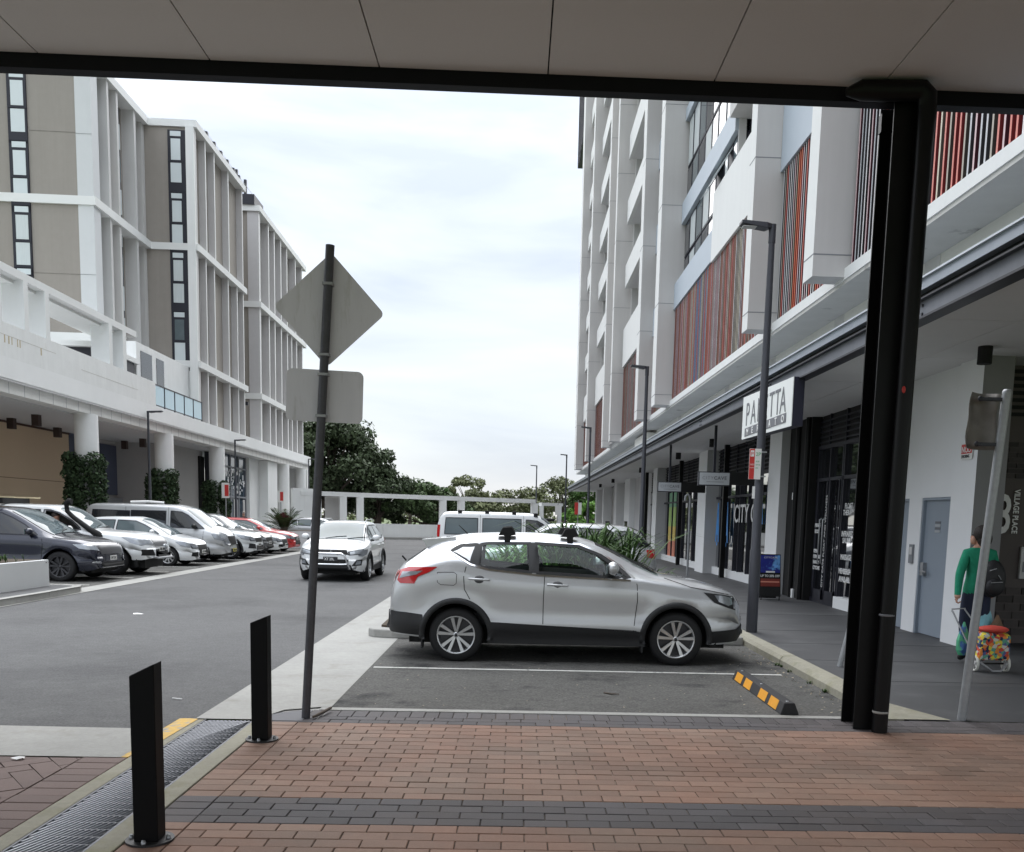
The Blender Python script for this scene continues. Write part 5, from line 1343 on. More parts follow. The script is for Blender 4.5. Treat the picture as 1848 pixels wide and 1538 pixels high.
# small parking signs on the left
for (x, y, lb) in ((-14.2, 51.5, 'red and white sign on a post in front of the third column'), (-14.5, 66.0, 'small red sign on a post in front of the white wall')):
    q = LW(x, y); o = empty('parking_sign', (q[0], q[1], 0.1), label=lb, cat='sign')
    MB().tube([(0, 0, 0), (0, 0, 3.1)], 0.035, 8).build('post', galv, o)
    MB().box(-.20, .20, -0.05, -0.04, 2.35, 3.15).build('plate', plate_w, o)
    MB().box(-.04, .17, -0.056, -0.05, 2.45, 3.05).build('red_half', red_print, o)
# ================================================================== VEHICLES
def pchip(pts):
    xs = [p[0] for p in pts]; ys = [p[1] for p in pts]; n = len(xs)
    d = [(ys[i + 1] - ys[i]) / (xs[i + 1] - xs[i]) for i in range(n - 1)]
    mm = [d[0]] + [0 if d[i - 1] * d[i] <= 0 else 2 * d[i - 1] * d[i] / (d[i - 1] + d[i]) for i in range(1, n - 1)] + [d[-1]]
    def f(x):
        if x <= xs[0]: return ys[0]
        if x >= xs[-1]: return ys[-1]
        i = 0
        while x > xs[i + 1]: i += 1
        h = xs[i + 1] - xs[i]; t = (x - xs[i]) / h
        return (ys[i] * (1 + 2 * t) * (1 - t) ** 2 + h * mm[i] * t * (1 - t) ** 2 + ys[i + 1] * t * t * (3 - 2 * t) + h * mm[i + 1] * t * t * (t - 1))
    return f
def lin(pts):
    def f(x):
        if x <= pts[0][0]: return pts[0][1]
        for (a, b), (c, d) in zip(pts[:-1], pts[1:]):
            if x <= c: return b + (d - b) * (x - a) / (c - a)
        return pts[-1][1]
    return f
def in_poly(x, z, P):
    r = False; n = len(P)
    for i in range(n):
        (x1, z1), (x2, z2) = P[i], P[(i + 1) % n]
        if (z1 > z) != (z2 > z) and x < (x2 - x1) * (z - z1) / (z2 - z1) + x1: r = not r
    return r
class Car:
    def __init__(c, sp):
        c.sp = sp; L0, L1 = sp['x']; c.L0, c.L1 = L0, L1
        c.top = pchip(sp['top']); c.belt = pchip(sp['belt']); c.edge = pchip(sp['edge']); c.bot = pchip(sp['bot'])
        c.hw = pchip(sp['hw']); c.rw = pchip(sp['rw']); c.ax = sp['axles']; c.ar = sp['arch']; c.az = sp['wheel']
        c.base = sp.get('sill', 0.28)
    def zb(c, x):
        z = c.bot(x)
        for a in c.ax:
            if abs(x - a) < c.ar: z = max(z, c.az + math.sqrt(c.ar ** 2 - (x - a) ** 2))
        return z
    def flare(c, x, z):
        f = 0
        for a in c.ax:
            r = math.hypot(x - a, z - c.az)
            f += 0.022 * math.exp(-((r - c.ar - 0.02) / 0.09) ** 2)
        return f
    def section(c, x, ns=(2, 3, 4, 3, 3, 8, 3, 5)):
        """half section from the bottom up to the centre line"""
        W = c.hw(x); zb = c.zb(x); zt = c.top(x); ze = min(c.edge(x), zt - 0.004); zl = min(c.belt(x), ze - 0.004); rw = min(c.rw(x), W * .98)
        sp = c.sp; cl = sp.get('char', 0.14); H = zl
        key = [(W * .93, zb), (W * .985, max(zb, c.base + .10)), (W * 1.0, max(zb, c.base + .17)), (W * .972, max(zb, c.base + .30)),
               (W * .985, max(zb, zl - cl - .14)), (W * 1.0, max(zb, zl - cl)), (W * .955, zl), (None, None), (rw, ze), (rw * .86, ze + (zt - ze) * .62), (0, zt)]
        my = (W * .955 + rw) / 2 + sp.get('bulge', .02); key[7] = (my, (zl + ze) / 2)
        pts = []
        def S(p, q, n): 
            for k in range(n): pts.append((p[0] + (q[0] - p[0]) * k / n, p[1] + (q[1] - p[1]) * k / n))
        segs = [2, 1, 2, 3, 1, 3]
        for i in range(6): S(key[i], key[i + 1], segs[i])
        a, m_, b = key[6], key[7], key[8]
        for k in range(12):
            t = k / 12; pts.append(((1 - t) ** 2 * a[0] + 2 * t * (1 - t) * m_[0] + t * t * b[0], (1 - t) ** 2 * a[1] + 2 * t * (1 - t) * m_[1] + t * t * b[1]))
        a, m_, b = key[8], (rw * .93, ze + (zt - ze) * .9), key[10]
        for k in range(9):
            t = k / 8; pts.append(((1 - t) ** 2 * a[0] + 2 * t * (1 - t) * m_[0] + t * t * b[0], (1 - t) ** 2 * a[1] + 2 * t * (1 - t) * m_[1] + t * t * b[1]))
        return [(y + (c.flare(x, z) if y > W * .8 and z < zl else 0), z) for y, z in pts]
    NB, NG = 12, 12     # indices: body rows then greenhouse rows
    def side_y(c, x, z):
        s = c.section(x)
        s = s[:25]
        if z <= s[0][1] + 1e-6: return max(p[0] for p in s if p[1] <= s[0][1] + 0.012)
        for (y0, z0), (y1, z1) in zip(s[:-1], s[1:]):
            if z0 <= z <= z1 and z1 > z0: return y0 + (y1 - y0) * (z - z0) / (z1 - z0)
        return s[-1][0]
    def top_z(c, x, y):
        s = c.section(x)[24:]
        y = abs(y)
        for (y0, z0), (y1, z1) in zip(s[:-1], s[1:]):
            if y1 <= y <= y0: return z0 + (z1 - z0) * (y0 - y) / max(1e-6, y0 - y1)
        s = c.section(x)
        for (y0, z0), (y1, z1) in zip(s[6:-1], s[7:]):
            if min(y0, y1) <= y <= max(y0, y1) and y0 != y1: return z0 + (z1 - z0) * (y0 - y) / (y0 - y1)
        return s[12][1]
    def end_x(c, y, z, front=True):
        y = abs(y)
        def ins(x):
            s = c.section(x)
            if z > c.top(x) or z < c.bot(x) - 1e-6: return False
            w = 0
            for (y0, z0), (y1, z1) in zip(s[:-1], s[1:]):
                if z0 <= z <= z1 and z1 > z0: w = max(w, y0 + (y1 - y0) * (z - z0) / (z1 - z0))
            return y <= w
        xs = c.L1 if front else c.L0; st = -0.02 if front else 0.02
        x = xs; k = 0
        while not ins(x) and k < 60: x += st; k += 1
        a, b = x - st, x
        for _ in range(12):
            m_ = (a + b) / 2
            if ins(m_): b = m_
            else: a = m_
        return b

def ribbon(c, pts, w, off, s, closed=True):
    """strip of width w following a polyline in side view (x, z), laid on the body side"""
    b = MB(); n = len(pts); P = []
    dense = []
    m_ = n if closed else n - 1
    for i in range(m_):
        (x0, z0), (x1, z1) = pts[i], pts[(i + 1) % n]
        k = max(1, int(math.hypot(x1 - x0, z1 - z0) / 0.07))
        for j in range(k): dense.append((x0 + (x1 - x0) * j / k, z0 + (z1 - z0) * j / k))
    if not closed: dense.append(pts[-1])
    N_ = len(dense); vs = []
    for i in range(N_):
        p = dense[i]; a = dense[(i - 1) % N_] if closed or i > 0 else p; q = dense[(i + 1) % N_] if closed or i < N_ - 1 else p
        dx, dz = q[0] - a[0], q[1] - a[1]; L = math.hypot(dx, dz) or 1; nx, nz = -dz / L, dx / L
        for sg in (-1, 1):
            x, z = p[0] + nx * w / 2 * sg, p[1] + nz * w / 2 * sg
            vs.append((x, s * (c.side_y(x, z) + off), z))
    fs = [(2 * i, 2 * i + 1, 2 * ((i + 1) % N_) + 1, 2 * ((i + 1) % N_)) for i in range(N_ if closed else N_ - 1)]
    b.add(vs, fs, 0, True); return b
def cap_patch(poly, fn, step=0.05, steps=None, mi=0):
    """fills an x-monotone polygon with a grid mapped by fn(u, v)"""
    b = MB(); us = [p[0] for p in poly]; u0, u1 = min(us), max(us)
    n = max(2, int((u1 - u0) / step)); 
    cutu = sorted(set([u0 + (u1 - u0) * i / n for i in range(n + 1)] + us))
    cutu = [u for i, u in enumerate(cutu) if i == 0 or u - cutu[i - 1] > 1e-4]
    def span(u):
        u = min(max(u, u0 + 1e-5), u1 - 1e-5); zs = []
        for i in range(len(poly)):
            (a, z0), (d, z1) = poly[i], poly[(i + 1) % len(poly)]
            if (a - u) * (d - u) <= 0 and a != d: zs.append(z0 + (z1 - z0) * (u - a) / (d - a))
        return (min(zs), max(zs)) if zs else (poly[0][1], poly[0][1])
    K = steps or 5; vs = []
    for u in cutu:
        lo, hi = span(u)
        for k in range(K + 1): vs.append(fn(u, lo + (hi - lo) * k / K))
    fs = [(i * (K + 1) + k, (i + 1) * (K + 1) + k, (i + 1) * (K + 1) + k + 1, i * (K + 1) + k + 1) for i in range(len(cutu) - 1) for k in range(K)]
    b.add(vs, fs, mi, True); return b
def make_wheel(name, r, w, m_rim, nsp, parent, x, y, side, twin=True, cover=False):
    o = empty(name, (x, y, r), parent=parent)
    s = side
    prof = [(r * .70, -w * .5), (r * .86, -w * .52), (r * .965, -w * .44), (r, -w * .30), (r, w * .30), (r * .965, w * .44), (r * .86, w * .52), (r * .70, w * .5)]
    t = MB().lathe(prof, 36, axis='y'); t.lathe([(r * .70, -w * .5), (r * .68, w * .35), (r * .70, w * .5)], 36, axis='y')
    t.build('tyre', tyre_m, o)
    b = MB(); R1 = r * .70
    b.lathe([(R1, s * w * .5), (R1 * .955, s * w * .505), (R1 * .93, s * w * .44), (R1 * .90, s * w * .1)], 36, axis='y', m=0)
    b.lathe([(0.001, s * w * .40), (r * .09, s * w * .41), (r * .10, s * w * .34)], 16, axis='y', m=0)
    n = nsp * 2 if twin else nsp
    for k in range(n):
        base = 2 * math.pi * (k // 2 if twin else k) / nsp + (0.3 if twin else 0) + (( -1 if k % 2 else 1) * 0.235 if twin else 0)
        a_in = 2 * math.pi * (k // 2 if twin else k) / nsp + (0.3 if twin else 0) + ((-1 if k % 2 else 1) * 0.10 if twin else 0)
        w_in, w_out = (r * .035, r * .062) if twin else (r * .05, r * .07)
        if cover: w_out = r * .1
        def P(a, rr, off, yv): return (rr * math.cos(a) - off * math.sin(a), yv, rr * math.sin(a) + off * math.cos(a))
        vs = []
        for (a, rr, ww, yv) in ((a_in, r * .07, w_in, w * .38), (base, R1 * .95, w_out, w * .455)):
            for (of, dy) in ((-1, 0), (1, 0), (1.2, -.05), (-1.2, -.05)): vs.append(P(a, rr, of * ww, s * (yv + dy * w * 1.6)))
        b.add(vs, [(0, 1, 5, 4), (1, 2, 6, 5), (2, 3, 7, 6), (3, 0, 4, 7)], 0)
    b.build('rim', m_rim, o)
    MB().lathe([(0.001, s * w * .12), (R1 * .9, s * w * .10)], 24, axis='y').build('brake_disc', rim_dark, o)
    MB().lathe([(0.001, s * w * .43), (r * .055, s * w * .425), (r * .06, s * w * .40)], 12, axis='y').build('hub_cap', rim_dark, o)
    return o

def build_car(name, sp, m_paint, loc, rz, lb, cat='car', group=None, hero=False):
    c = Car(sp); root = empty(name, loc, rz, lb, cat, group)
    # stations
    xs = set(); n = 56
    for i in range(n + 1): xs.add(round(c.L0 + (c.L1 - c.L0) * i / n, 4))
    for d in (0.005, 0.015, 0.03, 0.05, 0.075, 0.11): xs.add(round(c.L0 + d, 4)); xs.add(round(c.L1 - d, 4))
    for a in c.ax:
        for k in range(0, 19):
            q = a + c.ar * math.cos(math.pi * k / 18); xs.add(round(q, 4))
        xs.add(round(a - c.ar - .004, 4)); xs.add(round(a + c.ar + .004, 4))
    xs = sorted(x for x in xs if c.L0 <= x <= c.L1)
    xs = [x for i, x in enumerate(xs) if i == 0 or x - xs[i - 1] > 0.0025]
    holes = sp.get('holes', []); ws = sp.get('ws_hole'); rwh = sp.get('rw_hole')
    M = len(c.section(0)); b = MB(); vs = []
    for x in xs:
        s_ = c.section(x)
        for (y, z) in s_: vs.append((x, -y, z))
        for (y, z) in s_[::-1][1:]: vs.append((x, y, z))
    K = 2 * M - 1; fs = []; ms = []
    clad = sp.get('clad', 0)
    for i in range(len(xs) - 1):
        xm = (xs[i] + xs[i + 1]) / 2
        for k in range(K - 1):
            p = [vs[i * K + k], vs[i * K + k + 1], vs[(i + 1) * K + k + 1], vs[(i + 1) * K + k]]
            zm = sum(q[2] for q in p) / 4; ym = sum(q[1] for q in p) / 4
            kk = k if k < M - 1 else K - 2 - k
            skip = False
            if holes and 12 <= kk < 24:
                sd = -1 if ym < 0 else 1
                for (P_, sides) in holes:
                    if sd in sides and in_poly(xm, zm, P_): skip = True
            if kk >= 24 and ws and ws[0] < xm < ws[1] and abs(ym) < ws[2]: skip = True
            if kk >= 24 and rwh and rwh[0] < xm < rwh[1] and abs(ym) < rwh[2]: skip = True
            if skip: continue
            fs.append((i * K + k, i * K + k + 1, (i + 1) * K + k + 1, (i + 1) * K + k))
    b.add(vs, fs, 0, True)
    b.add(vs[:K], [tuple(range(K))], 0); b.add(vs[-K:], [tuple(range(K))[::-1]], 0)
    body = b.build('body', m_paint, root, fix=False)
    # dark underbody and wheel houses
    u = MB(); hw = sp['hwmax']
    u.box(c.L0 + .25, c.L1 - .25, -hw + .30, hw - .30, .20, .62)
    for x in (c.ax[0] - c.ar - .12, c.ax[0] + c.ar + 0.05, c.ax[1] - c.ar - .12, c.ax[1] + c.ar + .05):
        u.box(x, x + .07, -hw + .09, hw - .09, .24, .80)
    for a in c.ax: u.box(a - c.ar - .05, a + c.ar + .05, -hw + .14, hw - .14, c.az + c.ar - .02, c.az + c.ar + .03)
    u.build('underbody', black_matte, root)
    S_ = (-1, 1)
    # side windows
    for (P_, mt, nm) in sp['glass']:
        for s in S_:
            if (mt is None): continue
            off = -0.004 if hero else 0.003
            pt = cap_patch(P_, lambda x, z: (x, s * (c.side_y(x, z) + off), z)); pt.build(nm, mt, root, fix=False)
            ribbon(c, P_, 0.045 if hero else 0.028, 0.005 if hero else 0.006, s).build('window_seal', frame_dark if not hero else trim_m, root, fix=False)
    for (P_, mt) in sp.get('pillars', []):
        for s in S_: cap_patch(P_, lambda x, z: (x, s * (c.side_y(x, z) + .006), z)).build('pillar_trim', mt, root, fix=False)
    for (P_, w, mt, nm) in sp.get('lines', []):
        for s in S_: ribbon(c, P_, w, 0.0035 if nm == 'panel_gap' else 0.008, s, False).build(nm, mt, root, fix=False)
    # windscreen and rear window
    a0, a1, wf = sp['ws']
    def wsf(x, y):
        return (x, y, c.top_z(x, y) + (0.002 if hero else 0.014))
    def wide(x): return c.rw(x) * wf
    P_ = [(a0, -wide(a0)), ((a0 + a1) / 2, -wide((a0 + a1) / 2)), (a1, -wide(a1)), (a1, wide(a1)), ((a0 + a1) / 2, wide((a0 + a1) / 2)), (a0, wide(a0))]
    wg = sp.get('ws_mat', win_glass)
    cap_patch(P_, wsf, step=0.03, steps=26).build('windscreen', wg, root, fix=False)
    for y in (-.35, .25):
        MB().tube([(a1 - .01, y, c.top_z(a1, y) + .02), (a1 - .10, y + .30, c.top_z(a1 - .10, y + .3) + .022), (a1 - .14, y + .55, c.top_z(a1 - .14, min(y + .55, .7)) + .022)], 0.008, 5).build('wiper', black_matte, root)
    if 'rg' in sp:
        q0, q1, qf = sp['rg']
        P_ = [(q0, -c.rw(q0) * qf), (q1, -c.rw(q1) * qf), (q1, c.rw(q1) * qf), (q0, c.rw(q0) * qf)]
        cap_patch(P_, wsf, step=0.03, steps=24).build('rear_window', sp.get('rg_mat', dark_glass), root, fix=False)
    # front and rear details in (y, z)
    for (nm, P_, mt, off, front, both) in sp.get('ends', []):
        for s in (S_ if both else (1,)):
            Q = [(s * p[0], p[1]) for p in P_]
            sg = 1 if front else -1
            pt = cap_patch(Q, lambda y, z: (c.end_x(y, z, front) + sg * off, y, z), step=0.04, steps=6); pt.build(nm, mt, root, fix=False)
    # side patches (lamps, cladding)
    for (nm, P_, mt, off) in sp.get('sides', []):
        for s in S_:
            cap_patch(P_, lambda x, z: (x, s * (c.side_y(x, z) + off), z)).build(nm, mt, root, fix=False)
    if clad:
        for s in S_:
            for a in c.ax:
                v2 = []; f2 = []; N_ = 30
                for k in range(N_ + 1):
                    t = math.pi * (-0.08 + 1.16 * k / N_)
                    for (rr, dy) in ((c.ar - .012, -.05), (c.ar - .008, .016), (c.ar + .052, .016), (c.ar + .06, .002)):
                        x, z = a + rr * math.cos(t), c.az + rr * math.sin(t)
                        z = max(z, c.base - .02)
                        v2.append((x, s * (c.side_y(min(max(x, c.L0 + .02), c.L1 - .02), max(z, c.base + .05)) + dy), z))
                for k in range(N_):
                    for j in range(3): f2.append((4 * k + j, 4 * k + j + 1, 4 * k + 5 + j, 4 * k + 4 + j))
                MB().add(v2, f2, 0, True).build('arch_trim', trim_m, root, fix=False)
            x0, x1 = c.ax[0] + c.ar + .02, c.ax[1] - c.ar - .02
            zt_ = lambda x: c.base + clad + 0.10 * max(0, (x1 - x) / (x1 - x0) - .0) * .9
            P_ = [(x0 - .03, c.base - .06), (x1 + .03, c.base - .06), (x1 + .03, zt_(x1)), (x0 - .03, zt_(x0))]
            cap_patch(P_, lambda x, z: (x, s * (c.side_y(x, max(z, c.base + .02)) + .016), z)).build('sill_trim', trim_m, root, fix=False)
    # mirrors
    mx_, mz = sp['mirror']; yb = c.side_y(mx_, mz)
    for s in S_:
        mb_ = MB().ball((mx_ + .02, s * (yb + .13), mz + .07), 0.105, n=8, sq=(.72, 1.05, .78))
        o = mb_.build('mirror', m_paint if not sp.get('mirror_dark') else trim_m, root)
        MB().box(mx_ - .03, mx_ + .04, s * yb * .97, s * (yb + .08), mz - .02, mz + .03).build('mirror_arm', trim_m, o)
        MB().box(mx_ - .062, mx_ - .05, s * (yb + .06), s * (yb + .20), mz + .01, mz + .12).build('mirror_glass', win_glass, o)
    # handles
    for (hx, hz) in sp.get('handles', []):
        for s in S_:
            y0 = c.side_y(hx, hz)
            if hero:
                MB().ball((hx, s * (y0 - .006), hz), .062, n=8, sq=(1.1, .25, .8)).build('handle_recess', mat('recess_dark', (0.10, 0.10, 0.105), 0.4), root)
            yy_ = lambda t: s * (c.side_y(hx + t, hz) + .030)
            MB().tube([(hx - .125, s * (c.side_y(hx - .125, hz) + .004), hz + .006), (hx - .10, yy_(-.1), hz + .006), (hx + .10, yy_(.1), hz - .003), (hx + .125, s * (c.side_y(hx + .125, hz) + .004), hz - .004)], 0.014, 8).build('door_handle', m_paint if not sp.get('chrome_handle') else chrome, root)
    # wheels
    rw_ = sp['wheel']; ww = sp.get('tyre_w', .22)
    for a in c.ax:
        for s in S_:
            make_wheel('wheel', rw_, ww, sp.get('rim', rim_m), sp.get('spokes', 5), root, a, s * (hw - ww / 2 - .005), s, sp.get('twin', True))
    # plates
    for (front, z, txt, m_) in sp.get('plates', []):
        x = c.end_x(0, z, front) + (0.02 if front else -0.02); sg = 1 if front else -1
        pl_ = MB().box(x - .006, x + .006, -.186, .186, z - .055, z + .055).build('number_plate', m_, root)
        text('lettering', txt, 0.095, text_black if m_ is not plate_d else text_white, pl_, (x + sg * .008, -sg * .155, z - .033), (0, sg, 0), (0, 0, 1), sx=0.86, bold=.002)
    return root, c
plate_d = mat('plate_dark', (0.03, 0.03, 0.035), 0.5, var=0.03)

def offset_poly(P, d):
    cx = sum(p[0] for p in P) / len(P); cz = sum(p[1] for p in P) / len(P)
    out = []
    for (x, z) in P:
        L = math.hypot(x - cx, z - cz); out.append((x + (cx - x) / L * d, z + (cz - z) / L * d))
    return out

# ---------------------------------------------------------------- the silver car
silver = paint('paint_silver', (0.57, 0.58, 0.59), 0.5, 0.36)
d_rear = [(-1.13, 1.19), (-1.02, 1.165), (-.48, 1.125), (-.50, 1.475), (-1.02, 1.465), (-1.10, 1.44)]
d_front = [(-.40, 1.12), (.60, 1.075), (.74, 1.085), (.60, 1.20), (.36, 1.36), (.10, 1.455), (-.42, 1.475)]
d_quart = [(-1.47, 1.355), (-1.22, 1.22), (-1.15, 1.44), (-1.33, 1.435)]
hero_sp = dict(
    x=(-2.24, 2.25),
    top=[(-2.24, .42), (-2.235, .62), (-2.19, .92), (-2.13, 1.13), (-2.05, 1.22), (-1.93, 1.30), (-1.75, 1.425), (-1.6, 1.50), (-1.2, 1.575), (-.5, 1.60), (0.0, 1.575), (.25, 1.53), (.6, 1.40), (1.0, 1.215), (1.18, 1.125), (1.3, 1.10), (1.7, 1.03), (2.0, .945), (2.12, .885), (2.2, .78), (2.235, .62), (2.25, .42)],
    belt=[(-2.24, .40), (-2.2, .85), (-2.05, 1.06), (-1.8, 1.15), (-1.4, 1.24), (-1.1, 1.17), (-.4, 1.115), (.5, 1.075), (.9, 1.06), (1.3, 1.01), (1.8, .93), (2.05, .86), (2.17, .74), (2.25, .38)],
    edge=[(-2.24, .41), (-2.2, .88), (-2.1, 1.10), (-1.95, 1.23), (-1.75, 1.375), (-1.5, 1.475), (-1.1, 1.525), (-.5, 1.545), (0, 1.52), (.3, 1.45), (.6, 1.31), (.85, 1.155), (1.05, 1.085), (1.3, 1.055), (1.8, .97), (2.05, .89), (2.2, .74), (2.25, .40)],
    bot=[(-2.24, .38), (-2.15, .33), (-1.9, .30), (-1, .27), (1, .27), (1.9, .27), (2.15, .30), (2.25, .36)],
    hw=[(-2.24, .60), (-2.2, .74), (-2.1, .83), (-1.9, .885), (-1.5, .905), (0, .905), (1.4, .90), (1.8, .87), (2.0, .80), (2.12, .70), (2.2, .58), (2.25, .42)],
    rw=[(-2.24, .56), (-2.1, .68), (-1.8, .62), (-1.4, .60), (0, .62), (.6, .64), (1.0, .72), (1.3, .74), (1.8, .72), (2.05, .66), (2.25, .38)],
    hwmax=.905, axles=(-1.385, 1.335), arch=.40, wheel=.335, sill=.30, clad=.12, char=.15,
    glass=[(d_rear, hero_glass, 'window'), (d_front, hero_glass, 'window'), (d_quart, dark_glass, 'quarter_window')],
    holes=[(offset_poly(d_rear, .012), (-1, 1)), (offset_poly(d_front, .012), (-1, 1))],
    pillars=[([(-.50, 1.12), (-.38, 1.115), (-.40, 1.48), (-.52, 1.48)], trim_m), ([(-1.24, 1.21), (-1.10, 1.18), (-1.08, 1.45), (-1.17, 1.45)], trim_m)],
    lines=[([(-1.26, 1.235), (-1.30, 1.05), (-1.29, .90), (-1.22, .78)], .009, black_matte, 'panel_gap'), ([(-.31, 1.115), (-.32, .8), (-.32, .44)], .009, black_matte, 'panel_gap'),
           ([(.80, 1.09), (.83, 1.0), (.84, .8), (.82, .6), (.80, .42)], .009, black_matte, 'panel_gap'), ([(-.98, .50), (.84, .43)], .008, black_matte, 'panel_gap'),
           ([(-1.52, 1.375), (-1.22, 1.205), (-1.0, 1.145), (-.4, 1.09), (.75, 1.05)], .020, chrome, 'window_trim'), ([(-1.53, 1.37), (-1.36, 1.455), (-1.0, 1.49), (-.4, 1.502), (.12, 1.478), (.40, 1.37), (.64, 1.22), (.80, 1.08)], .020, chrome, 'window_trim'),
           ([(1.18, 1.085), (1.5, .985), (1.75, .945), (2.0, .895)], .008, black_matte, 'panel_gap'),
           ([(-1.62, 1.10), (-1.42, 1.105), (-1.385, 1.08), (-1.39, .97), (-1.42, .945), (-1.58, .95), (-1.62, .98), (-1.62, 1.10)], .006, black_matte, 'panel_gap')],
    ws=(.34, 1.12, .93), ws_hole=(.36, 1.08, .56), ws_mat=hero_glass, rg=(-2.02, -1.80, .92), rg_mat=dark_glass,
    sides=[('taillight', [(-2.12, .99), (-2.10, 1.11), (-1.98, 1.155), (-1.62, 1.165), (-1.72, 1.10), (-1.86, 1.04), (-1.90, .955), (-2.08, .955)], lamp_red, .008),
           ('taillight_lens', [(-2.09, 1.02), (-2.06, 1.095), (-1.80, 1.115), (-1.88, 1.065), (-2.0, 1.04), (-2.07, 1.02)], lamp_clear, .012),
           ('headlight', [(1.66, .925), (1.80, .80), (1.98, .735), (2.10, .70), (2.12, .80), (2.06, .875), (1.9, .90)], trim_m, .006),
           ('headlight_lens', [(1.80, .895), (1.86, .81), (1.99, .76), (2.05, .775), (2.04, .855), (1.92, .885)], lamp_clear, .010),
           ('headlight_lens', [(2.06, .72), (2.115, .715), (2.125, .79), (2.08, .85), (2.065, .80)], lamp_clear, .012),
           ('bumper_trim', [(-2.24, .37), (-2.2, .34), (-1.80, .32), (-1.80, .58), (-2.0, .60), (-2.22, .61)], trim_m, .012),
           ('bumper_trim', [(1.76, .29), (2.16, .30), (2.22, .36), (2.20, .50), (2.12, .46), (1.76, .44)], trim_m, .010)],
    ends=[('bumper_trim', [(-.62, .38), (.62, .38), (.62, .60), (-.62, .60)], trim_m, .012, False, False), ('grille', [(-.45, .62), (.45, .62), (.42, .82), (-.42, .82)], black_matte, .008, True, False),
          ('bumper_trim', [(-.6, .37), (.6, .37), (.55, .5), (-.55, .5)], trim_m, .010, True, False), ('taillight', [(.55, .96), (.72, .96), (.72, 1.10), (.5, 1.12)], lamp_red, .010, False, True)],
    mirror=(.50, 1.13), handles=[(-1.11, 1.025), (-.15, .975)], plates=[(True, .55, 'CTP 41K', plate_w), (False, .80, 'CTP 41K', plate_w)], rim=rim_m, spokes=5, twin=True, tyre_w=.215, bulge=.03)
hero, HC = build_car('silver_hatchback', hero_sp, silver, (.685, 12.42, 0), 0, 'silver five door car with black roof rack feet, parked side on nearest the camera', 'car', None, True)
# cabin of the silver car
cab = MB(); cab.box(-1.6, .95, -.78, .78, .45, .60); cab.box(.72, 1.0, -.72, .72, .6, 1.06)
for y in (-.38, .38):
    cab.obox((.0, y, .78), (.28, 0, .03), (0, .26, 0), (0, 0, .09)); cab.obox((-.33, y, 1.0), (.06, 0, .0), (0, .25, 0), (-.08, 0, .30)); cab.obox((-.43, y, 1.36), (.04, 0, 0), (0, .13, 0), (-.01, 0, .075))
cab.obox((-1.0, 0, .78), (.25, 0, .02), (0, .62, 0), (0, 0, .09)); cab.obox((-1.33, 0, .98), (.06, 0, 0), (0, .62, 0), (-.07, 0, .24))
cab.build('seats', seat_m, hero, bevel=.02)
MB().lathe([(.185, -.015), (.2, 0), (.185, .015), (.17, 0)], 24, axis='x', closed=True, c=(.52, .38, 1.0)).build('steering_wheel', seat_m, hero)
# spoiler, antenna, wiper, mudflaps, roof rack feet, fog lamp
MB().add([(-1.42, -.60, 1.532), (-1.42, .60, 1.532), (-1.84, .58, 1.492), (-1.84, -.58, 1.492), (-1.42, -.61, 1.46), (-1.42, .61, 1.46), (-1.78, .58, 1.39), (-1.78, -.58, 1.39)],
         [(0, 1, 2, 3), (4, 7, 6, 5), (0, 3, 7, 4), (1, 5, 6, 2), (2, 6, 7, 3), (0, 4, 5, 1)]).build('spoiler', silver, hero, .006)
MB().tube([(-1.30, 0, 1.56), (-1.42, 0, 1.67)], [.010, .004], 6).build('antenna', black_matte, hero)
MB().tube([(-2.09, -.1, 1.20), (-2.14, -.12, 1.26)], .012, 6).build('rear_wiper', black_matte, hero)
for s in (-1, 1):
    for a in HC.ax: MB().box(a - HC.ar - .03, a - HC.ar - .01, s * .68, s * .90, .16, .46).build('mudflap', trim_m, hero)
    for x in (-.78, .0):
        z = HC.top_z(x, .60) if False else 1.53
        b = MB(); b.prism([(-.12, .03), (-.10, .05), (-.06, .13), (.05, .14), (.10, .07), (.11, .04), (.04, .03), (.04, -.05), (-.035, -.05), (-.035, .03)], s * .56, s * .66, 'y')
        o = b.build('rack_foot', black_matte, hero, .008); o.location = (x, 0, z)
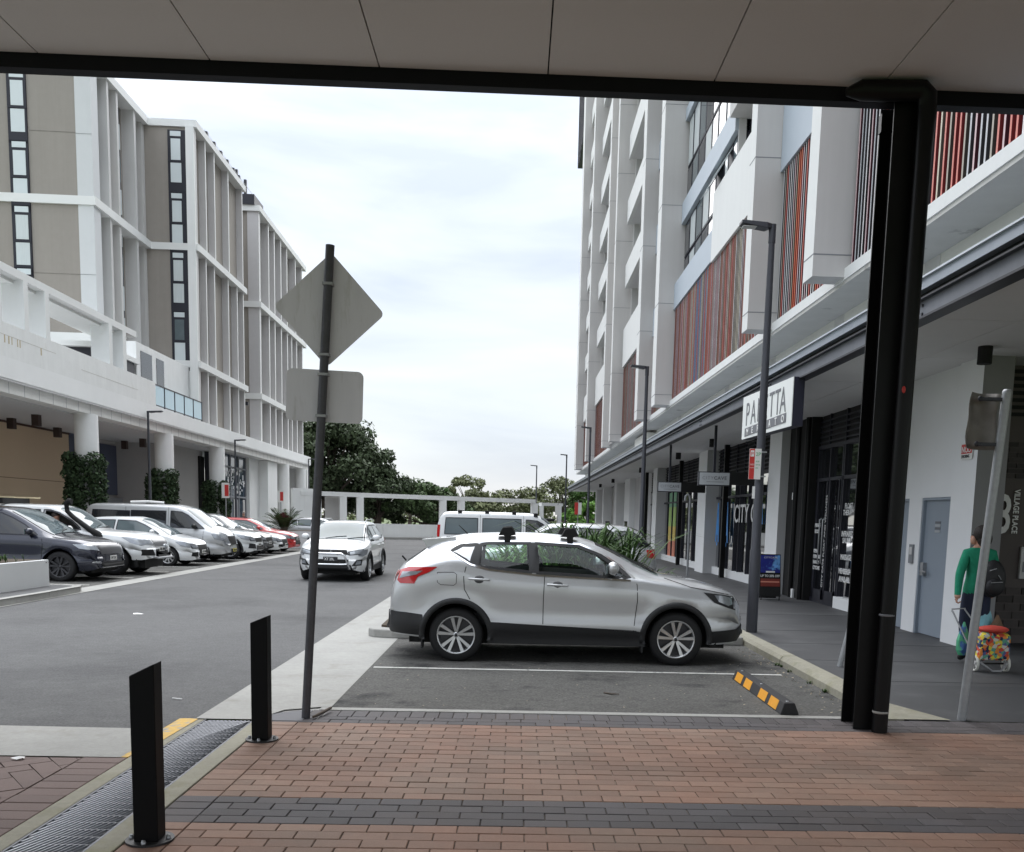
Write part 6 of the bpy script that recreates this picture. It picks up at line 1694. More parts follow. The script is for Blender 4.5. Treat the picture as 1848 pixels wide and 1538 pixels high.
# ---------------------------------------------------------------- other vehicle types
def scaled(sp, **k): q = dict(sp); q.update(k); return q
def suv_spec(L=4.5, H=1.66, hw=.92, hood=1.02, wr=.345, belt=1.06, glassm=dark_glass, nose=.62, wsx=.95, rear=1.0, **k):
    h = L / 2; f = h - .86; r = -h + .90
    sp = dict(x=(-h, h),
        top=[(-h, .45), (-h + .02, .75), (-h + .1, hood + .08), (-h + .22, belt + .16), (-h + .42 * rear, H - .10), (-h + .7 * rear, H - .02), (-h * .35, H), (.1, H - .03), (.3, H - .10), (wsx, hood + .11), (wsx + .15, hood + .06), (h - .5, hood - .03), (h - .22, hood - .12), (h - .08, hood - .25), (h - .03, .60), (h, .42)],
        belt=[(-h, .42), (-h + .05, .9), (-h + .25, belt + .05), (-h + 1.0, belt + .02), (0, belt - .01), (wsx, belt - .03), (h - .6, hood - .10), (h - .25, hood - .20), (h - .1, hood - .34), (h, .38)],
        edge=[(-h, .43), (-h + .1, hood), (-h + .25, belt + .15), (-h + .5, H - .16), (-h + .8, H - .08), (-h * .35, H - .06), (.1, H - .09), (.35, H - .19), (wsx - .12, belt + .12), (wsx + .12, hood - .0), (h - .6, hood - .06), (h - .2, hood - .16), (h - .08, hood - .29), (h, .40)],
        bot=[(-h, .42), (-h + .2, .32), (-1, .27), (1, .27), (h - .25, .27), (h, .34)],
        hw=[(-h, hw - .3), (-h + .06, hw - .14), (-h + .2, hw - .05), (-h + .6, hw), (0, hw), (h - .8, hw), (h - .4, hw - .04), (h - .18, hw - .13), (h - .07, hw - .25), (h, hw - .42)],
        rw=[(-h, hw - .34), (-h + .2, hw - .24), (-h + .6, hw - .29), (0, hw - .28), (.5, hw - .25), (wsx, hw - .17), (h - .6, hw - .17), (h - .15, hw - .26), (h, hw - .48)],
        hwmax=hw, axles=(r, f), arch=wr + .06, wheel=wr, sill=.30, clad=.0, char=.13,
        glass=[([(-.45, belt + .03), (wsx - .30, belt + .0), (wsx - .12, belt + .02), (.42, H - .26), (.12, H - .14), (-.43, H - .12)], glassm, 'window'),
               ([(-1.25, belt + .05), (-.53, belt + .03), (-.51, H - .12), (-1.15, H - .13), (-1.30, H - .2)], glassm, 'window'),
               ([(-h + .55, belt + .14), (-1.34, belt + .06), (-1.36, H - .2), (-1.45, H - .16), (-h + .62, H - .22)], glassm, 'quarter_window')],
        lines=[([(-.49, belt), (-.49, .36)], .010, black_matte, 'panel_gap'), ([(wsx - .08, belt), (wsx - .04, .9), (wsx - .10, .36)], .010, black_matte, 'panel_gap'), ([(-1.28, belt), (-1.22, .8)], .010, black_matte, 'panel_gap')],
        ws=(.22, wsx + .08, .93), rg=(-h + .16, -h + .42, .86),
        sides=[('headlight', [(h - .62, hood - .17), (h - .45, hood - .30), (h - .22, hood - .35), (h - .13, hood - .34), (h - .14, hood - .24), (h - .35, hood - .17)], lamp_clear, .008),
               ('taillight', [(-h + .06, .92), (-h + .30, .95), (-h + .32, 1.12), (-h + .1, 1.14)], lamp_red, .008)],
        ends=[('headlight', [(hw - .47, hood - .37), (hw - .15, hood - .38), (hw - .11, hood - .22), (hw - .42, hood - .25)], trim_m, .011, True, True), ('headlight_lens', [(hw - .44, hood - .35), (hw - .18, hood - .36), (hw - .14, hood - .245), (hw - .40, hood - .27)], lamp_clear, .016, True, True),
              ('grille', [(-.42, hood - .42), (.42, hood - .42), (.46, hood - .26), (-.46, hood - .26)], black_matte, .010, True, False),
              ('lower_grille', [(-.48, .36), (.48, .36), (.42, .52), (-.42, .52)], black_matte, .010, True, False),
              ('taillight', [(hw - .40, .95), (hw - .17, .95), (hw - .17, 1.1), (hw - .38, 1.12)], lamp_red, .010, False, True)],
        mirror=(wsx - .32, belt + .01), handles=[(-1.08, belt - .12), (-.30, belt - .13)], plates=[(True, .58, 'CXK 70B', plate_w), (False, .8, 'CXK 70B', plate_w)], spokes=5, twin=True, tyre_w=.22)
    sp.update(k); return sp
white_p = paint('paint_white', (0.72, 0.735, 0.74), 0.0, 0.3)
white_p2 = paint('paint_pearl', (0.66, 0.685, 0.69), 0.1, 0.3)
navy_p = paint('paint_navy', (0.022, 0.025, 0.042), 0.4, 0.25)
silver2 = paint('paint_pale_silver', (0.50, 0.51, 0.52), 0.5, 0.32)
red_p = paint('paint_red', (0.50, 0.022, 0.022), 0.0, 0.3)
grey_p = paint('paint_grey', (0.12, 0.125, 0.13), 0.4, 0.3)
# driving white SUV with a nudge bar, facing the camera
s = suv_spec(4.3, 1.60, .90, 1.02, .345, 1.06, win_glass, clad=.05, plates=[(True, .60, 'XT 29L', plate_d)])
s['ends'] = [('headlight', [(.46, .70), (.80, .73), (.83, .87), (.44, .80)], trim_m, .012, True, True), ('headlight_lens', [(.50, .72), (.78, .745), (.80, .85), (.49, .79)], lamp_clear, .018, True, True), ('grille', [(-.46, .72), (.46, .72), (.40, .84), (-.40, .84)], black_matte, .010, True, False),
             ('bumper_panel', [(-.50, .60), (.50, .60), (.48, .70), (-.48, .70)], white_p, .014, True, False), ('lower_grille', [(-.46, .49), (.46, .49), (.48, .59), (-.48, .59)], black_matte, .012, True, False),
             ('fog_recess', [(.54, .42), (.78, .44), (.80, .60), (.66, .58)], trim_m, .010, True, True), ('fog_lamp', [(.64, .46), (.76, .47), (.77, .56), (.68, .56)], lamp_clear, .016, True, True),
             ('bumper_trim', [(-.6, .30), (.6, .30), (.52, .46), (-.52, .46)], trim_m, .012, True, False), ('taillight', [(.5, .95), (.72, .95), (.72, 1.1), (.5, 1.1)], lamp_red, .01, False, True)]
drv, dc = build_car('white_suv', s, white_p, (-4.80, 26.95, 0), R(-90), 'white compact SUV with a chrome nudge bar driving toward the camera on the road', 'car')
MB().tube([(2.16, -.50, .36), (2.20, -.44, .52), (2.22, -.38, .70), (2.20, -.28, .745), (2.20, .28, .745), (2.22, .38, .70), (2.20, .44, .52), (2.16, .50, .36)], .028, 10).build('nudge_bar', chrome, drv)
MB().tube([(2.19, -.45, .47), (2.21, -.3, .46), (2.21, .3, .46), (2.19, .45, .47)], .024, 8).build('nudge_bar', chrome, drv)
for a in (90, 210, 330):
    b = MB(); b.prism([(0, 0), (.018, .03), (0, .06), (-.018, .03)], -.004, .004, 'x'); o = b.build('badge', chrome, drv); o.location = (dc.end_x(0, .79) + .02, 0, .775); o.rotation_euler = (R(a - 90), 0, 0)
for s_ in (-1, 1): MB().tube([(-1.3, s_ * .60, 1.57), (-1.1, s_ * .60, 1.63), (.0, s_ * .60, 1.625), (.2, s_ * .60, 1.55)], .016, 8).build('roof_rail', galv, drv)
MB().tube([(1.05, .70, 1.04), (1.05, .74, 1.42)], .012, 6).build('antenna', black_matte, drv)
# vehicles parked on the right behind the silver car
def box_on(c, x0, x1, root, m, nm): pass
s = suv_spec(4.75, 1.70, .94, 1.06, .36, 1.10, dark_glass, rear=1.35)
s['ends'].append(('bumper_trim', [(-.7, .42), (.7, .42), (.7, .62), (-.7, .62)], trim_m, .01, False, False)); s['rg'] = (-s['x'][1] + .12, -s['x'][1] + .66, .98); s['glass'] = s['glass'][:1] + [([(-1.25, 1.15), (-.53, 1.13), (-.51, 1.58), (-1.15, 1.57), (-1.30, 1.5)], dark_glass, 'window'), ([(-2.14, 1.20), (-1.32, 1.16), (-1.34, 1.54), (-1.75, 1.52), (-1.95, 1.40), (-2.1, 1.26)], dark_glass, 'quarter_window')]
sv2, c2 = build_car('pale_suv', s, silver2, (.98, 22.6, 0), R(180), 'pale SUV with black rear glass reversed toward the footpath, behind the strappy plants', 'car')
MB().tube([(-1.2, .2, 1.68), (-1.2, .2, 1.76)], .05, 8).build('roof_fin', black_matte, sv2)
van_sp = dict(x=(-2.45, 2.45),
    top=[(-2.45, .5), (-2.43, .9), (-2.36, 1.5), (-2.25, 1.86), (-2.05, 1.95), (-1.2, 1.965), (.6, 1.955), (1.05, 1.86), (1.45, 1.60), (1.85, 1.28), (2.1, 1.16), (2.3, 1.02), (2.4, .84), (2.44, .6), (2.45, .42)],
    belt=[(-2.45, .46), (-2.4, .95), (-2.2, 1.12), (0, 1.12), (1.4, 1.10), (2.0, 1.02), (2.3, .84), (2.45, .38)],
    edge=[(-2.45, .48), (-2.4, 1.3), (-2.25, 1.76), (-2.05, 1.87), (-1.2, 1.885), (.6, 1.87), (1.0, 1.77), (1.4, 1.50), (1.8, 1.20), (2.05, 1.08), (2.3, .92), (2.45, .40)],
    bot=[(-2.45, .42), (-2.2, .32), (2.2, .28), (2.45, .34)], hw=[(-2.45, .74), (-2.38, .86), (-2.2, .93), (-1.6, .95), (1.6, .95), (2.05, .90), (2.3, .78), (2.45, .5)],
    rw=[(-2.45, .68), (-2.2, .78), (0, .79), (.8, .77), (1.6, .76), (2.1, .74), (2.45, .44)], hwmax=.95, axles=(-1.5, 1.5), arch=.40, wheel=.34, sill=.32, char=.15,
    glass=[([(-2.12, 1.20), (-1.02, 1.20), (-1.02, 1.74), (-2.08, 1.74)], win_glass, 'window'), ([(-.86, 1.20), (.42, 1.20), (.42, 1.74), (-.86, 1.74)], win_glass, 'window'),
           ([(.58, 1.18), (1.72, 1.14), (1.55, 1.28), (1.15, 1.60), (.95, 1.70), (.58, 1.73)], dark_glass, 'window')],
    lines=[([(.50, 1.85), (.50, .36)], .010, black_matte, 'panel_gap'), ([(-.94, 1.85), (-.94, .36)], .010, black_matte, 'panel_gap'), ([(-2.2, 1.08), (.5, 1.08)], .012, black_matte, 'panel_gap'), ([(1.7, 1.12), (1.66, .5)], .010, black_matte, 'panel_gap')],
    ws=(1.08, 1.92, .95), rg=(-2.44, -2.40, .9),
    sides=[('headlight', [(1.95, .98), (2.05, .80), (2.32, .74), (2.36, .86), (2.2, .96)], lamp_clear, .008), ('taillight', [(-2.42, .8), (-2.3, .8), (-2.26, 1.5), (-2.36, 1.5)], lamp_red, .008)],
    ends=[('grille', [(-.5, .62), (.5, .62), (.5, .80), (-.5, .80)], black_matte, .01, True, False), ('headlight', [(.5, .68), (.8, .70), (.82, .86), (.52, .82)], lamp_clear, .012, True, True), ('lower_grille', [(-.5, .38), (.5, .38), (.46, .52), (-.46, .52)], black_matte, .01, True, False)],
    mirror=(1.40, 1.16), handles=[(.62, 1.0)], plates=[(True, .56, 'BN 62 QF', plate_w)], spokes=5, twin=False, tyre_w=.22, mirror_dark=True)
van, vc = build_car('white_van', van_sp, white_p, (-.22, 32.4, 0), 0, 'white passenger van with black roof mounts parked two rows behind the silver car', 'van')
for s_ in (-1, 1):
    for x in (-1.62, -.72, .18, 1.0 - .1): MB().box(x - .07, x + .07, s_ * .70, s_ * .78, 1.86 - (.04 if x > .8 else 0), 2.00 - (.05 if x > .8 else 0)).build('roof_mount', black_matte, van, .02)
s = suv_spec(4.6, 1.78, .92, 1.05, .36, 1.1, dark_glass)
dk, kc = build_car('dark_suv', s, grey_p, (.55, 37.4, 0), 0, 'dark SUV with a loaded roof rack showing beyond the nose of the white van', 'car')
for x in (-.8, .1): MB().box(x - .04, x + .04, -.66, .66, 1.79, 1.83).build('roof_bar', black_matte, dk)
MB().box(.0, 1.0, -.4, .4, 1.68, 1.80).build('roof_box', black_matte, dk, .05)
# ---- the row on the left, noses to the road.  nose x, centre y
def row(kind, nose, y, L): return (LW(0, 0)[0] + nose - L / 2, y, 0)
GR = 'vehicles parked nose out along the left side'
# dark people mover
s = suv_spec(5.1, 1.78, .99, 1.06, .36, 1.10, win_glass, wsx=1.35, nose=.6)
h = s['x'][1]
s['top'] = [(-h, .45), (-h + .05, 1.3), (-h + .3, 1.68), (-1, 1.78), (.3, 1.75), (.55, 1.66), (1.0, 1.42), (1.45, 1.17), (1.6, 1.12), (h - .5, 1.04), (h - .2, .96), (h - .07, .86), (h - .02, .66), (h, .42)]
s['edge'] = [(-h, .43), (-h + .1, 1.3), (-h + .4, 1.6), (-1, 1.70), (.3, 1.68), (.6, 1.56), (1.0, 1.33), (1.3, 1.15), (1.55, 1.06), (h - .5, 1.0), (h - .2, .90), (h - .07, .80), (h, .40)]
s['belt'] = [(-h, .42), (-h + .1, 1.0), (0, 1.08), (1.2, 1.05), (h - .5, .96), (h - .2, .84), (h - .07, .70), (h, .38)]
s['hw'] = [(-h, .8), (-h + .3, .97), (0, .99), (h - .8, .99), (h - .35, .95), (h - .12, .86), (h - .04, .78), (h, .62)]
s['glass'] = [([(-.3, 1.12), (.75, 1.10), (1.18, 1.10), (.85, 1.34), (.55, 1.50), (.3, 1.60), (-.3, 1.62)], dark_glass, 'window'), ([(-1.5, 1.12), (-.4, 1.12), (-.4, 1.62), (-1.45, 1.62)], dark_glass, 'window')]
s['ws'] = (.50, 1.50, .93)
s['ends'] = [('grille', [(-.60, .66), (.60, .66), (.68, .80), (.72, .88), (-.72, .88), (-.68, .80)], mat('grille_dark_chrome', (0.16, 0.16, 0.17), 0.3, 0.8, var=.5, scale=120), .010, True, False),
             ('headlight', [(.66, .74), (.88, .78), (.90, .86), (.70, .86)], lamp_clear, .014, True, True), ('daylight_lamp', [(.62, .885), (.92, .885), (.92, .905), (.62, .905)], chrome, .016, True, True),
             ('lower_grille', [(-.62, .36), (.62, .36), (.70, .46), (-.70, .46)], black_matte, .01, True, False), ('skid_trim', [(-.6, .30), (.6, .30), (.66, .35), (-.66, .35)], chrome, .016, True, False),
             ('corner_trim', [(.66, .44), (.88, .46), (.86, .50), (.70, .50)], chrome, .014, True, True)]
s['plates'] = [(True, .56, 'EVY 31C', plate_w)]; s['rim'] = rim_dark
s['sides'] = [('headlight', [(h - .55, .90), (h - .40, .80), (h - .18, .77), (h - .12, .85), (h - .25, .905)], lamp_clear, .008)]
build_car('dark_people_mover', s, navy_p, (-9.95 - h, 23.75, 0), R(0.5), 'dark navy people mover parked nearest on the left, behind the white planter', 'car', GR)
# white four wheel drive ute with snorkel, driver's window open
s = suv_spec(5.2, 1.84, .95, 1.18, .385, 1.16, dark_glass, wsx=.95)
h = s['x'][1]
s['top'] = [(-h, .6), (-h + .04, 1.2), (-h + .1, 1.75), (-h + .3, 1.83), (-.8, 1.84), (-.1, 1.83), (.2, 1.74), (.62, 1.46), (.98, 1.24), (1.15, 1.20), (h - .6, 1.15), (h - .25, 1.05), (h - .10, .92), (h - .04, .66), (h, .5)]
s['edge'] = [(-h, .58), (-h + .05, 1.2), (-h + .15, 1.68), (-.8, 1.77), (-.1, 1.76), (.2, 1.66), (.6, 1.39), (.88, 1.20), (1.1, 1.13), (h - .5, 1.07), (h - .2, .95), (h - .08, .80), (h, .48)]
s['belt'] = [(-h, .5), (-h + .1, 1.1), (0, 1.15), (.85, 1.12), (h - .6, 1.02), (h - .25, .88), (h - .1, .72), (h, .45)]
s['bot'] = [(-h, .55), (-1, .42), (1, .42), (h - .3, .42), (h, .48)]; s['sill'] = .44; s['arch'] = .48; s['axles'] = (-1.55, 1.62)
utw = [(-.22, 1.20), (.66, 1.17), (.78, 1.19), (.50, 1.42), (.18, 1.61), (-.05, 1.68), (-.22, 1.69)]
s['glass'] = [(utw, None, 'window'), ([(-.95, 1.20), (-.32, 1.20), (-.32, 1.69), (-.88, 1.69)], dark_glass, 'window')]
s['holes'] = [(offset_poly(utw, .01), (-1,))]
s['ws'] = (.15, 1.0, .93); s['lines'] = [([(-.27, 1.16), (-.27, .5)], .010, black_matte, 'panel_gap'), ([(.86, 1.1), (.84, .6)], .010, black_matte, 'panel_gap'), ([(-1.05, 1.72), (-1.05, .6)], .014, black_matte, 'panel_gap'),
    (utw + [utw[0]], .04, frame_dark, 'window_seal')]
s['ends'] = [('grille', [(-.44, .78), (.44, .78), (.50, .98), (-.50, .98)], mat('grille_bars', (0.25, 0.25, 0.26), 0.3, .8, var=.8, scale=50, stretch=(.1, .1, 1)), .012, True, False),
             ('headlight', [(.48, .82), (.78, .84), (.84, .98), (.54, .98)], lamp_clear, .014, True, True), ('bumper_trim', [(-.34, .50), (.34, .50), (.44, .70), (-.44, .70)], black_matte, .014, True, False),
             ('fog_recess', [(.56, .54), (.86, .54), (.86, .70), (.56, .70)], black_matte, .012, True, True)]
s['sides'] = [('headlight', [(h - .75, 1.02), (h - .52, .88), (h - .26, .80), (h - .15, .84), (h - .2, .96), (h - .5, 1.02)], lamp_clear, .008)]
s['plates'] = [(True, .70, 'DKG 48H', plate_w)]; s['mirror'] = (.55, 1.14); s['rim'] = rim_dark; s['tyre_w'] = .26; s['wheel'] = .385; s['twin'] = False; s['spokes'] = 6
ute, uc = build_car('white_four_wheel_drive', s, white_p, (-9.65 - h, 26.3, 0), 0, 'white four wheel drive with a black snorkel and a driver at the open window', 'car', GR)
MB().box(-.6, .5, -.75, .75, .7, 1.0).build('seats', seat_m, ute)
MB().box(-.75, -.55, -.75, .75, 1.0, 1.6).build('seats', seat_m, ute)
MB().tube([(1.32, -.86, .98), (1.22, -.90, 1.08), (1.0, -.84, 1.20), (.55, -.78, 1.52), (.40, -.76, 1.66), (.38, -.76, 1.86), (.46, -.76, 1.92), (.52, -.76, 1.92)], [.10, .10, .075, .06, .06, .065, .09, .085], 10).build('snorkel', black_matte, ute)
rk = MB(); rk.box(-2.5, -1.0, -.72, -.66, 1.98, 2.02); rk.box(-2.5, -1.0, .66, .72, 1.98, 2.02)
rk.build('roof_rack', mat('rack_timber', (0.55, 0.47, 0.30), 0.7), ute)
for x in (-2.2, -1.4): MB().box(x, x + .1, -.7, .7, 1.82, 1.98).build('rack_leg', black_matte, ute)
MB().tube([(h - .02, -.62, .50), (h + .05, -.50, .47), (h + .05, .5, .47), (h - .02, .62, .50)], .03, 8).build('bull_bar', galv, ute)
MB().lathe([(.001, 0), (.085, .01), (.09, -.08)], 14, axis='x', c=(h + .0, .25, .74)).build('driving_lamp', lamp_clear, ute)
# small white hatch
def hatch(L=4.1, H=1.5, m=white_p, nm='white_hatchback', y=30.9, nose=-9.95, lb='', rim=rim_m, hood=.92, belt=.98, hwv=.86, **k):
    s = suv_spec(L, H, hwv, hood, .30, belt, win_glass, wsx=1.02, **k)
    s['sill'] = .20; s['bot'] = [(-L / 2, .32), (-1, .20), (1, .20), (L / 2 - .2, .19), (L / 2, .24)]
    s['rim'] = rim
    return s
s = hatch(4.05, 1.53, hood=.94, belt=.98); h = s['x'][1]; s['spokes'] = 9; s['twin'] = False
s['top'] = [(-h, .4), (-h + .1, 1.0), (-h + .5, 1.42), (-.8, 1.52), (0, 1.53), (.3, 1.47), (.8, 1.22), (1.2, 1.0), (1.32, .96), (h - .35, .86), (h - .14, .74), (h - .05, .6), (h, .38)]
s['ws'] = (.28, 1.22, .93); s['plates'] = [(True, .46, 'CVD 55M', plate_w)]
s['ends'] += [('fog_recess', [(.5, .30), (.72, .32), (.70, .44), (.5, .46)], black_matte, .012, True, True)]
build_car('white_hatchback', s, white_p, (-10.05 - h, 30.95, 0), 0, 'small white hatchback with many spoked wheels, third from the front in the left row', 'car', GR)
# pale silver people mover van
s = dict(van_sp); s['plates'] = [(True, .42, 'BR 88 LN', plate_y)]; s['ends'] = [('headlight', [(.40, .74), (.74, .76), (.78, .98), (.44, .98)], lamp_clear, .014, True, True), ('lower_lamp', [(.34, .62), (.72, .62), (.74, .74), (.36, .73)], lamp_clear, .016, True, True), ('grille', [(-.40, .60), (.40, .60), (.42, .90), (-.42, .90)], black_matte, .012, True, False),
     ('lower_grille', [(-.3, .34), (.6, .34), (.6, .46), (-.3, .46)], black_matte, .012, True, False)]
s['glass'] = [([(-2.1, 1.20), (-.80, 1.20), (-.80, 1.70), (-2.05, 1.72)], dark_glass, 'window'), ([(-.76, 1.20), (.42, 1.18), (.42, 1.72), (-.76, 1.72)], dark_glass, 'window'), van_sp['glass'][2]]
mv, mvc = build_car('silver_van', s, silver2, (-9.9 - 2.45, 33.7, 0), 0, 'pale silver people mover van with a yellow number plate in the left row', 'van', GR)
MB().tube([(-.9, -.5, 2.0), (-.4, -.3, 2.03), (.1, -.1, 2.0)], .04, 6).build('roof_load', text_white, mv)
# white SUV with black arches
s = suv_spec(4.6, 1.70, .91, 1.06, .36, 1.08, win_glass, clad=.06, plates=[(True, .55, 'DRX 90J', plate_w)]); h = s['x'][1]
s['ends'] += [('fog_recess', [(.52, .40), (.80, .42), (.78, .60), (.56, .58)], trim_m, .012, True, True), ('skid_trim', [(-.4, .30), (.4, .30), (.44, .36), (-.44, .36)], galv, .014, True, False)]
build_car('white_suv', s, white_p2, (-9.65 - h, 36.2, 0), 0, 'white SUV with black wheel arch trims beyond the silver van', 'car', GR)
s = suv_spec(4.6, 1.68, .91, 1.02, .35, 1.06, win_glass, plates=[(True, .55, 'CEK 11P', plate_w)]); h = s['x'][1]
build_car('grey_suv', s, grey_p, (-9.9 - h, 38.7, 0), 0, 'dark grey car almost hidden between the two white cars in the left row', 'car', GR)
s = hatch(4.7, 1.42, hood=.90, belt=.95, hwv=.92); h = s['x'][1]; s['plates'] = [(True, .40, 'DAM 29X', plate_w)]
s['ends'] += [('fog_recess', [(.5, .30), (.74, .32), (.72, .42), (.5, .42)], black_matte, .012, True, True)]
build_car('white_sedan', s, white_p, (-9.9 - h, 41.2, 0), 0, 'low white sedan with a dark grille just before the red car', 'car', GR)
s = hatch(4.5, 1.50, hood=.95, belt=.98, hwv=.90); h = s['x'][1]
build_car('red_car', s, red_p, (-9.95 - h, 43.8, 0), 0, 'bright red car, last of the row before the white planter', 'car', GR)
s = hatch(4.5, 1.5); h = s['x'][1]
build_car('pale_car', s, silver2, (-11.6, 57.5, 0), R(0), 'pale car half hidden by the sign pole and the spiky palm', 'car')

# ================================================================== PEOPLE
def skin_body(name, joints, edges, radii, m_of, mats, parent, sub=2, root=0, flat=None):
    me = bpy.data.meshes.new(name); me.from_pydata(joints, edges, [])
    o = bpy.data.objects.new(name + '_tmp', me); COL.objects.link(o)
    md = o.modifiers.new('s', 'SKIN'); md.use_smooth_shade = True
    for i, r in enumerate(radii):
        v = me.skin_vertices[0].data[i]; v.radius = r if isinstance(r, tuple) else (r, r); v.use_root = (i == root)
    sb = o.modifiers.new('u', 'SUBSURF'); sb.levels = sub; sb.render_levels = sub
    dg = bpy.context.evaluated_depsgraph_get()
    m2 = bpy.data.meshes.new_from_object(o.evaluated_get(dg)); m2.name = name
    bpy.data.objects.remove(o)
    m2.materials.clear()
    for q in mats: m2.materials.append(q)
    for p in m2.polygons: p.material_index = m_of(p.center); p.use_smooth = True
    return inst(name, m2, parent)
skin_m = mat('skin', (0.50, 0.28, 0.20), 0.6, var=0.06, scale=12)
green_k = mat('green_knit', (0.012, 0.24, 0.135), 0.9, var=0.15, scale=30, bump=1.0, bscale=16, var2=0.22, scale2=9)
navy_c = mat('navy_trousers', (0.018, 0.024, 0.05), 0.9, var=0.2, scale=20)
hair_m = mat('hair_dark', (0.018, 0.012, 0.010), 0.7, var=0.3, scale=40, bump=0.6, bscale=60)
# woman walking away to the right, pulling a trolley; she faces up the footpath, turned left
wm = empty('person', (5.72, 11.45, 0.13), R(0), 'person in a green jumper and dark trousers with a black backpack, pulling a shopping trolley', 'person')
J_ = [(0, 0, .90), (0, 0, 1.05), (0, .0, 1.22), (0, .0, 1.36), (0, .02, 1.44), (0, .03, 1.50),   # pelvis..neck..head base 0-5
      (-.16, 0, 1.36), (-.24, -.02, 1.10), (-.27, -.07, .88), (-.28, -.09, .80),     # left arm 6-9
      (.16, 0, 1.36), (.23, 0, 1.10), (.20, .04, .88), (.20, .05, .80),                # right arm 10-13
      (-.09, 0, .84), (-.10, .06, .48), (-.10, .0, .10), (-.10, .12, .04),             # left leg 14-17
      (.09, 0, .84), (.10, -.02, .48), (.10, -.16, .14), (.10, -.05, .05),             # right leg 18-21
      (-.005, .03, 1.57), (-.005, .02, 1.63)]
E_ = [(0, 1), (1, 2), (2, 3), (3, 4), (4, 5), (3, 6), (6, 7), (7, 8), (8, 9), (3, 10), (10, 11), (11, 12), (12, 13), (0, 14), (14, 15), (15, 16), (16, 17), (0, 18), (18, 19), (19, 20), (20, 21), (5, 22), (22, 23)]
Rr = [(.15, .12), (.145, .115), (.155, .115), (.14, .10), (.055, .055), (.06, .06), .065, .055, .042, .036, .065, .055, .042, .036, .10, .068, .045, .04, .10, .068, .045, .04, (.075, .09), (.06, .075)]
def wmat(p):
    if p.z > 1.43: return 0
    if p.z < .12: return 3
    if p.z > .87 or (abs(p.x) > .17 and p.z > .85): return 1
    if (p.x < -.225 or p.x > .18) and p.z > .70: return 0
    return 2
body = skin_body('body', J_, E_, Rr, wmat, [skin_m, green_k, navy_c, black_matte], wm, 3)
MB().ball((0.0, .02, 1.585), .088, 0, n=12, sq=(.95, 1.12, 1.25)).build('head', skin_m, wm) if False else None
hb_ = MB()
hb_.ball((.012, -.005, 1.60), .102, 0, n=12, sq=(1.0, 1.08, 1.08)); hb_.ball((.03, -.03, 1.54), .09, 0, n=10, sq=(1, .95, 1.2))
hb_.build('hair', hair_m, wm)
MB().ball((-.088, .045, 1.555), .022, 0, n=8, sq=(1, .8, 1)).build('nose', skin_m, wm)
MB().ball((-.075, .035, 1.52), .045, 0, n=8, sq=(.8, .9, 1.2)).build('face', skin_m, wm)
MB().ball((-.078, .03, 1.58), .008, 0, n=6).build('eye', black_matte, wm)
MB().tube([(-.095, .04, 1.585), (-.04, -.02, 1.585)], .005, 5).build('glasses', black_matte, wm)
for k in range(5):
    a = (-.30 + .012 * k, -.11 + .018 * k, .785)
    MB().tube([(-.28, -.09 + .012 * k, .80), (a[0], a[1] , .765 - .003 * k), (a[0] + .025, a[1] + .0, .75), (a[0] + .045, a[1], .765)], [.012, .010, .009, .007], 6).build('finger' if k else 'thumb', skin_m, wm)
bp_ = empty('backpack', (5.82, 11.28, 1.02), R(0), 'black backpack with grey zips on the back of the person in green', 'backpack')
MB().ball((0, 0, .17), .20, 0, n=12, sq=(.78, .50, 1.15)).build('bag', mat('black_nylon', (.012, .012, .014), .6, var=.2, scale=20), bp_)
MB().ball((0, -.07, .08), .14, 0, n=10, sq=(.85, .45, .8)).build('pocket', mat('black_nylon', (0, 0, 0)), bp_)
for (a, c_) in (((-.09, -.09, .27), (-.02, -.115, .30)), ((.01, -.11, .22), (.05, -.105, .17)), ((-.08, -.13, .13), (.06, -.13, .14))): MB().tube([a, c_], .006, 5).build('zip', galv, bp_)
for x in (-.11, .11): MB().tube([(x, .03, .33), (x * 1.1, .16, .38), (x * 1.1, .24, .25), (x, .16, .0)], .017, 6).build('strap', black_matte, bp_)
tr = empty('shopping_trolley', (5.60, 10.75, 0.13), R(0), 'two wheeled shopping trolley with a bright multicoloured fabric bag', 'trolley')
MB().tube([(-.30, .42, .66), (-.30, .43, .69), (-.14, .44, .70), (-.14, .43, .68)], .012, 8).build('handle', galv, tr)
MB().tube([(-.30, .42, .67), (-.18, .08, .20), (-.17, .02, .10)], .010, 8).build('frame_tube', galv, tr); MB().tube([(-.14, .42, .68), (.12, .08, .20), (.14, .02, .10)], .010, 8).build('frame_tube', galv, tr)
MB().tube([(-.16, -.08, .12), (-.05, -.16, .03), (.05, -.16, .03), (.14, -.08, .12)], .012, 8).build('stand', galv, tr)
b = MB(); b.add([(-.19, -.08, .14), (.19, -.08, .14), (.20, .14, .16), (-.18, .14, .16), (-.16, -.12, .46), (.17, -.12, .44), (.17, .12, .50), (-.15, .12, .52)], [(0, 3, 2, 1), (4, 5, 6, 7), (0, 1, 5, 4), (1, 2, 6, 5), (2, 3, 7, 6), (3, 0, 4, 7)])
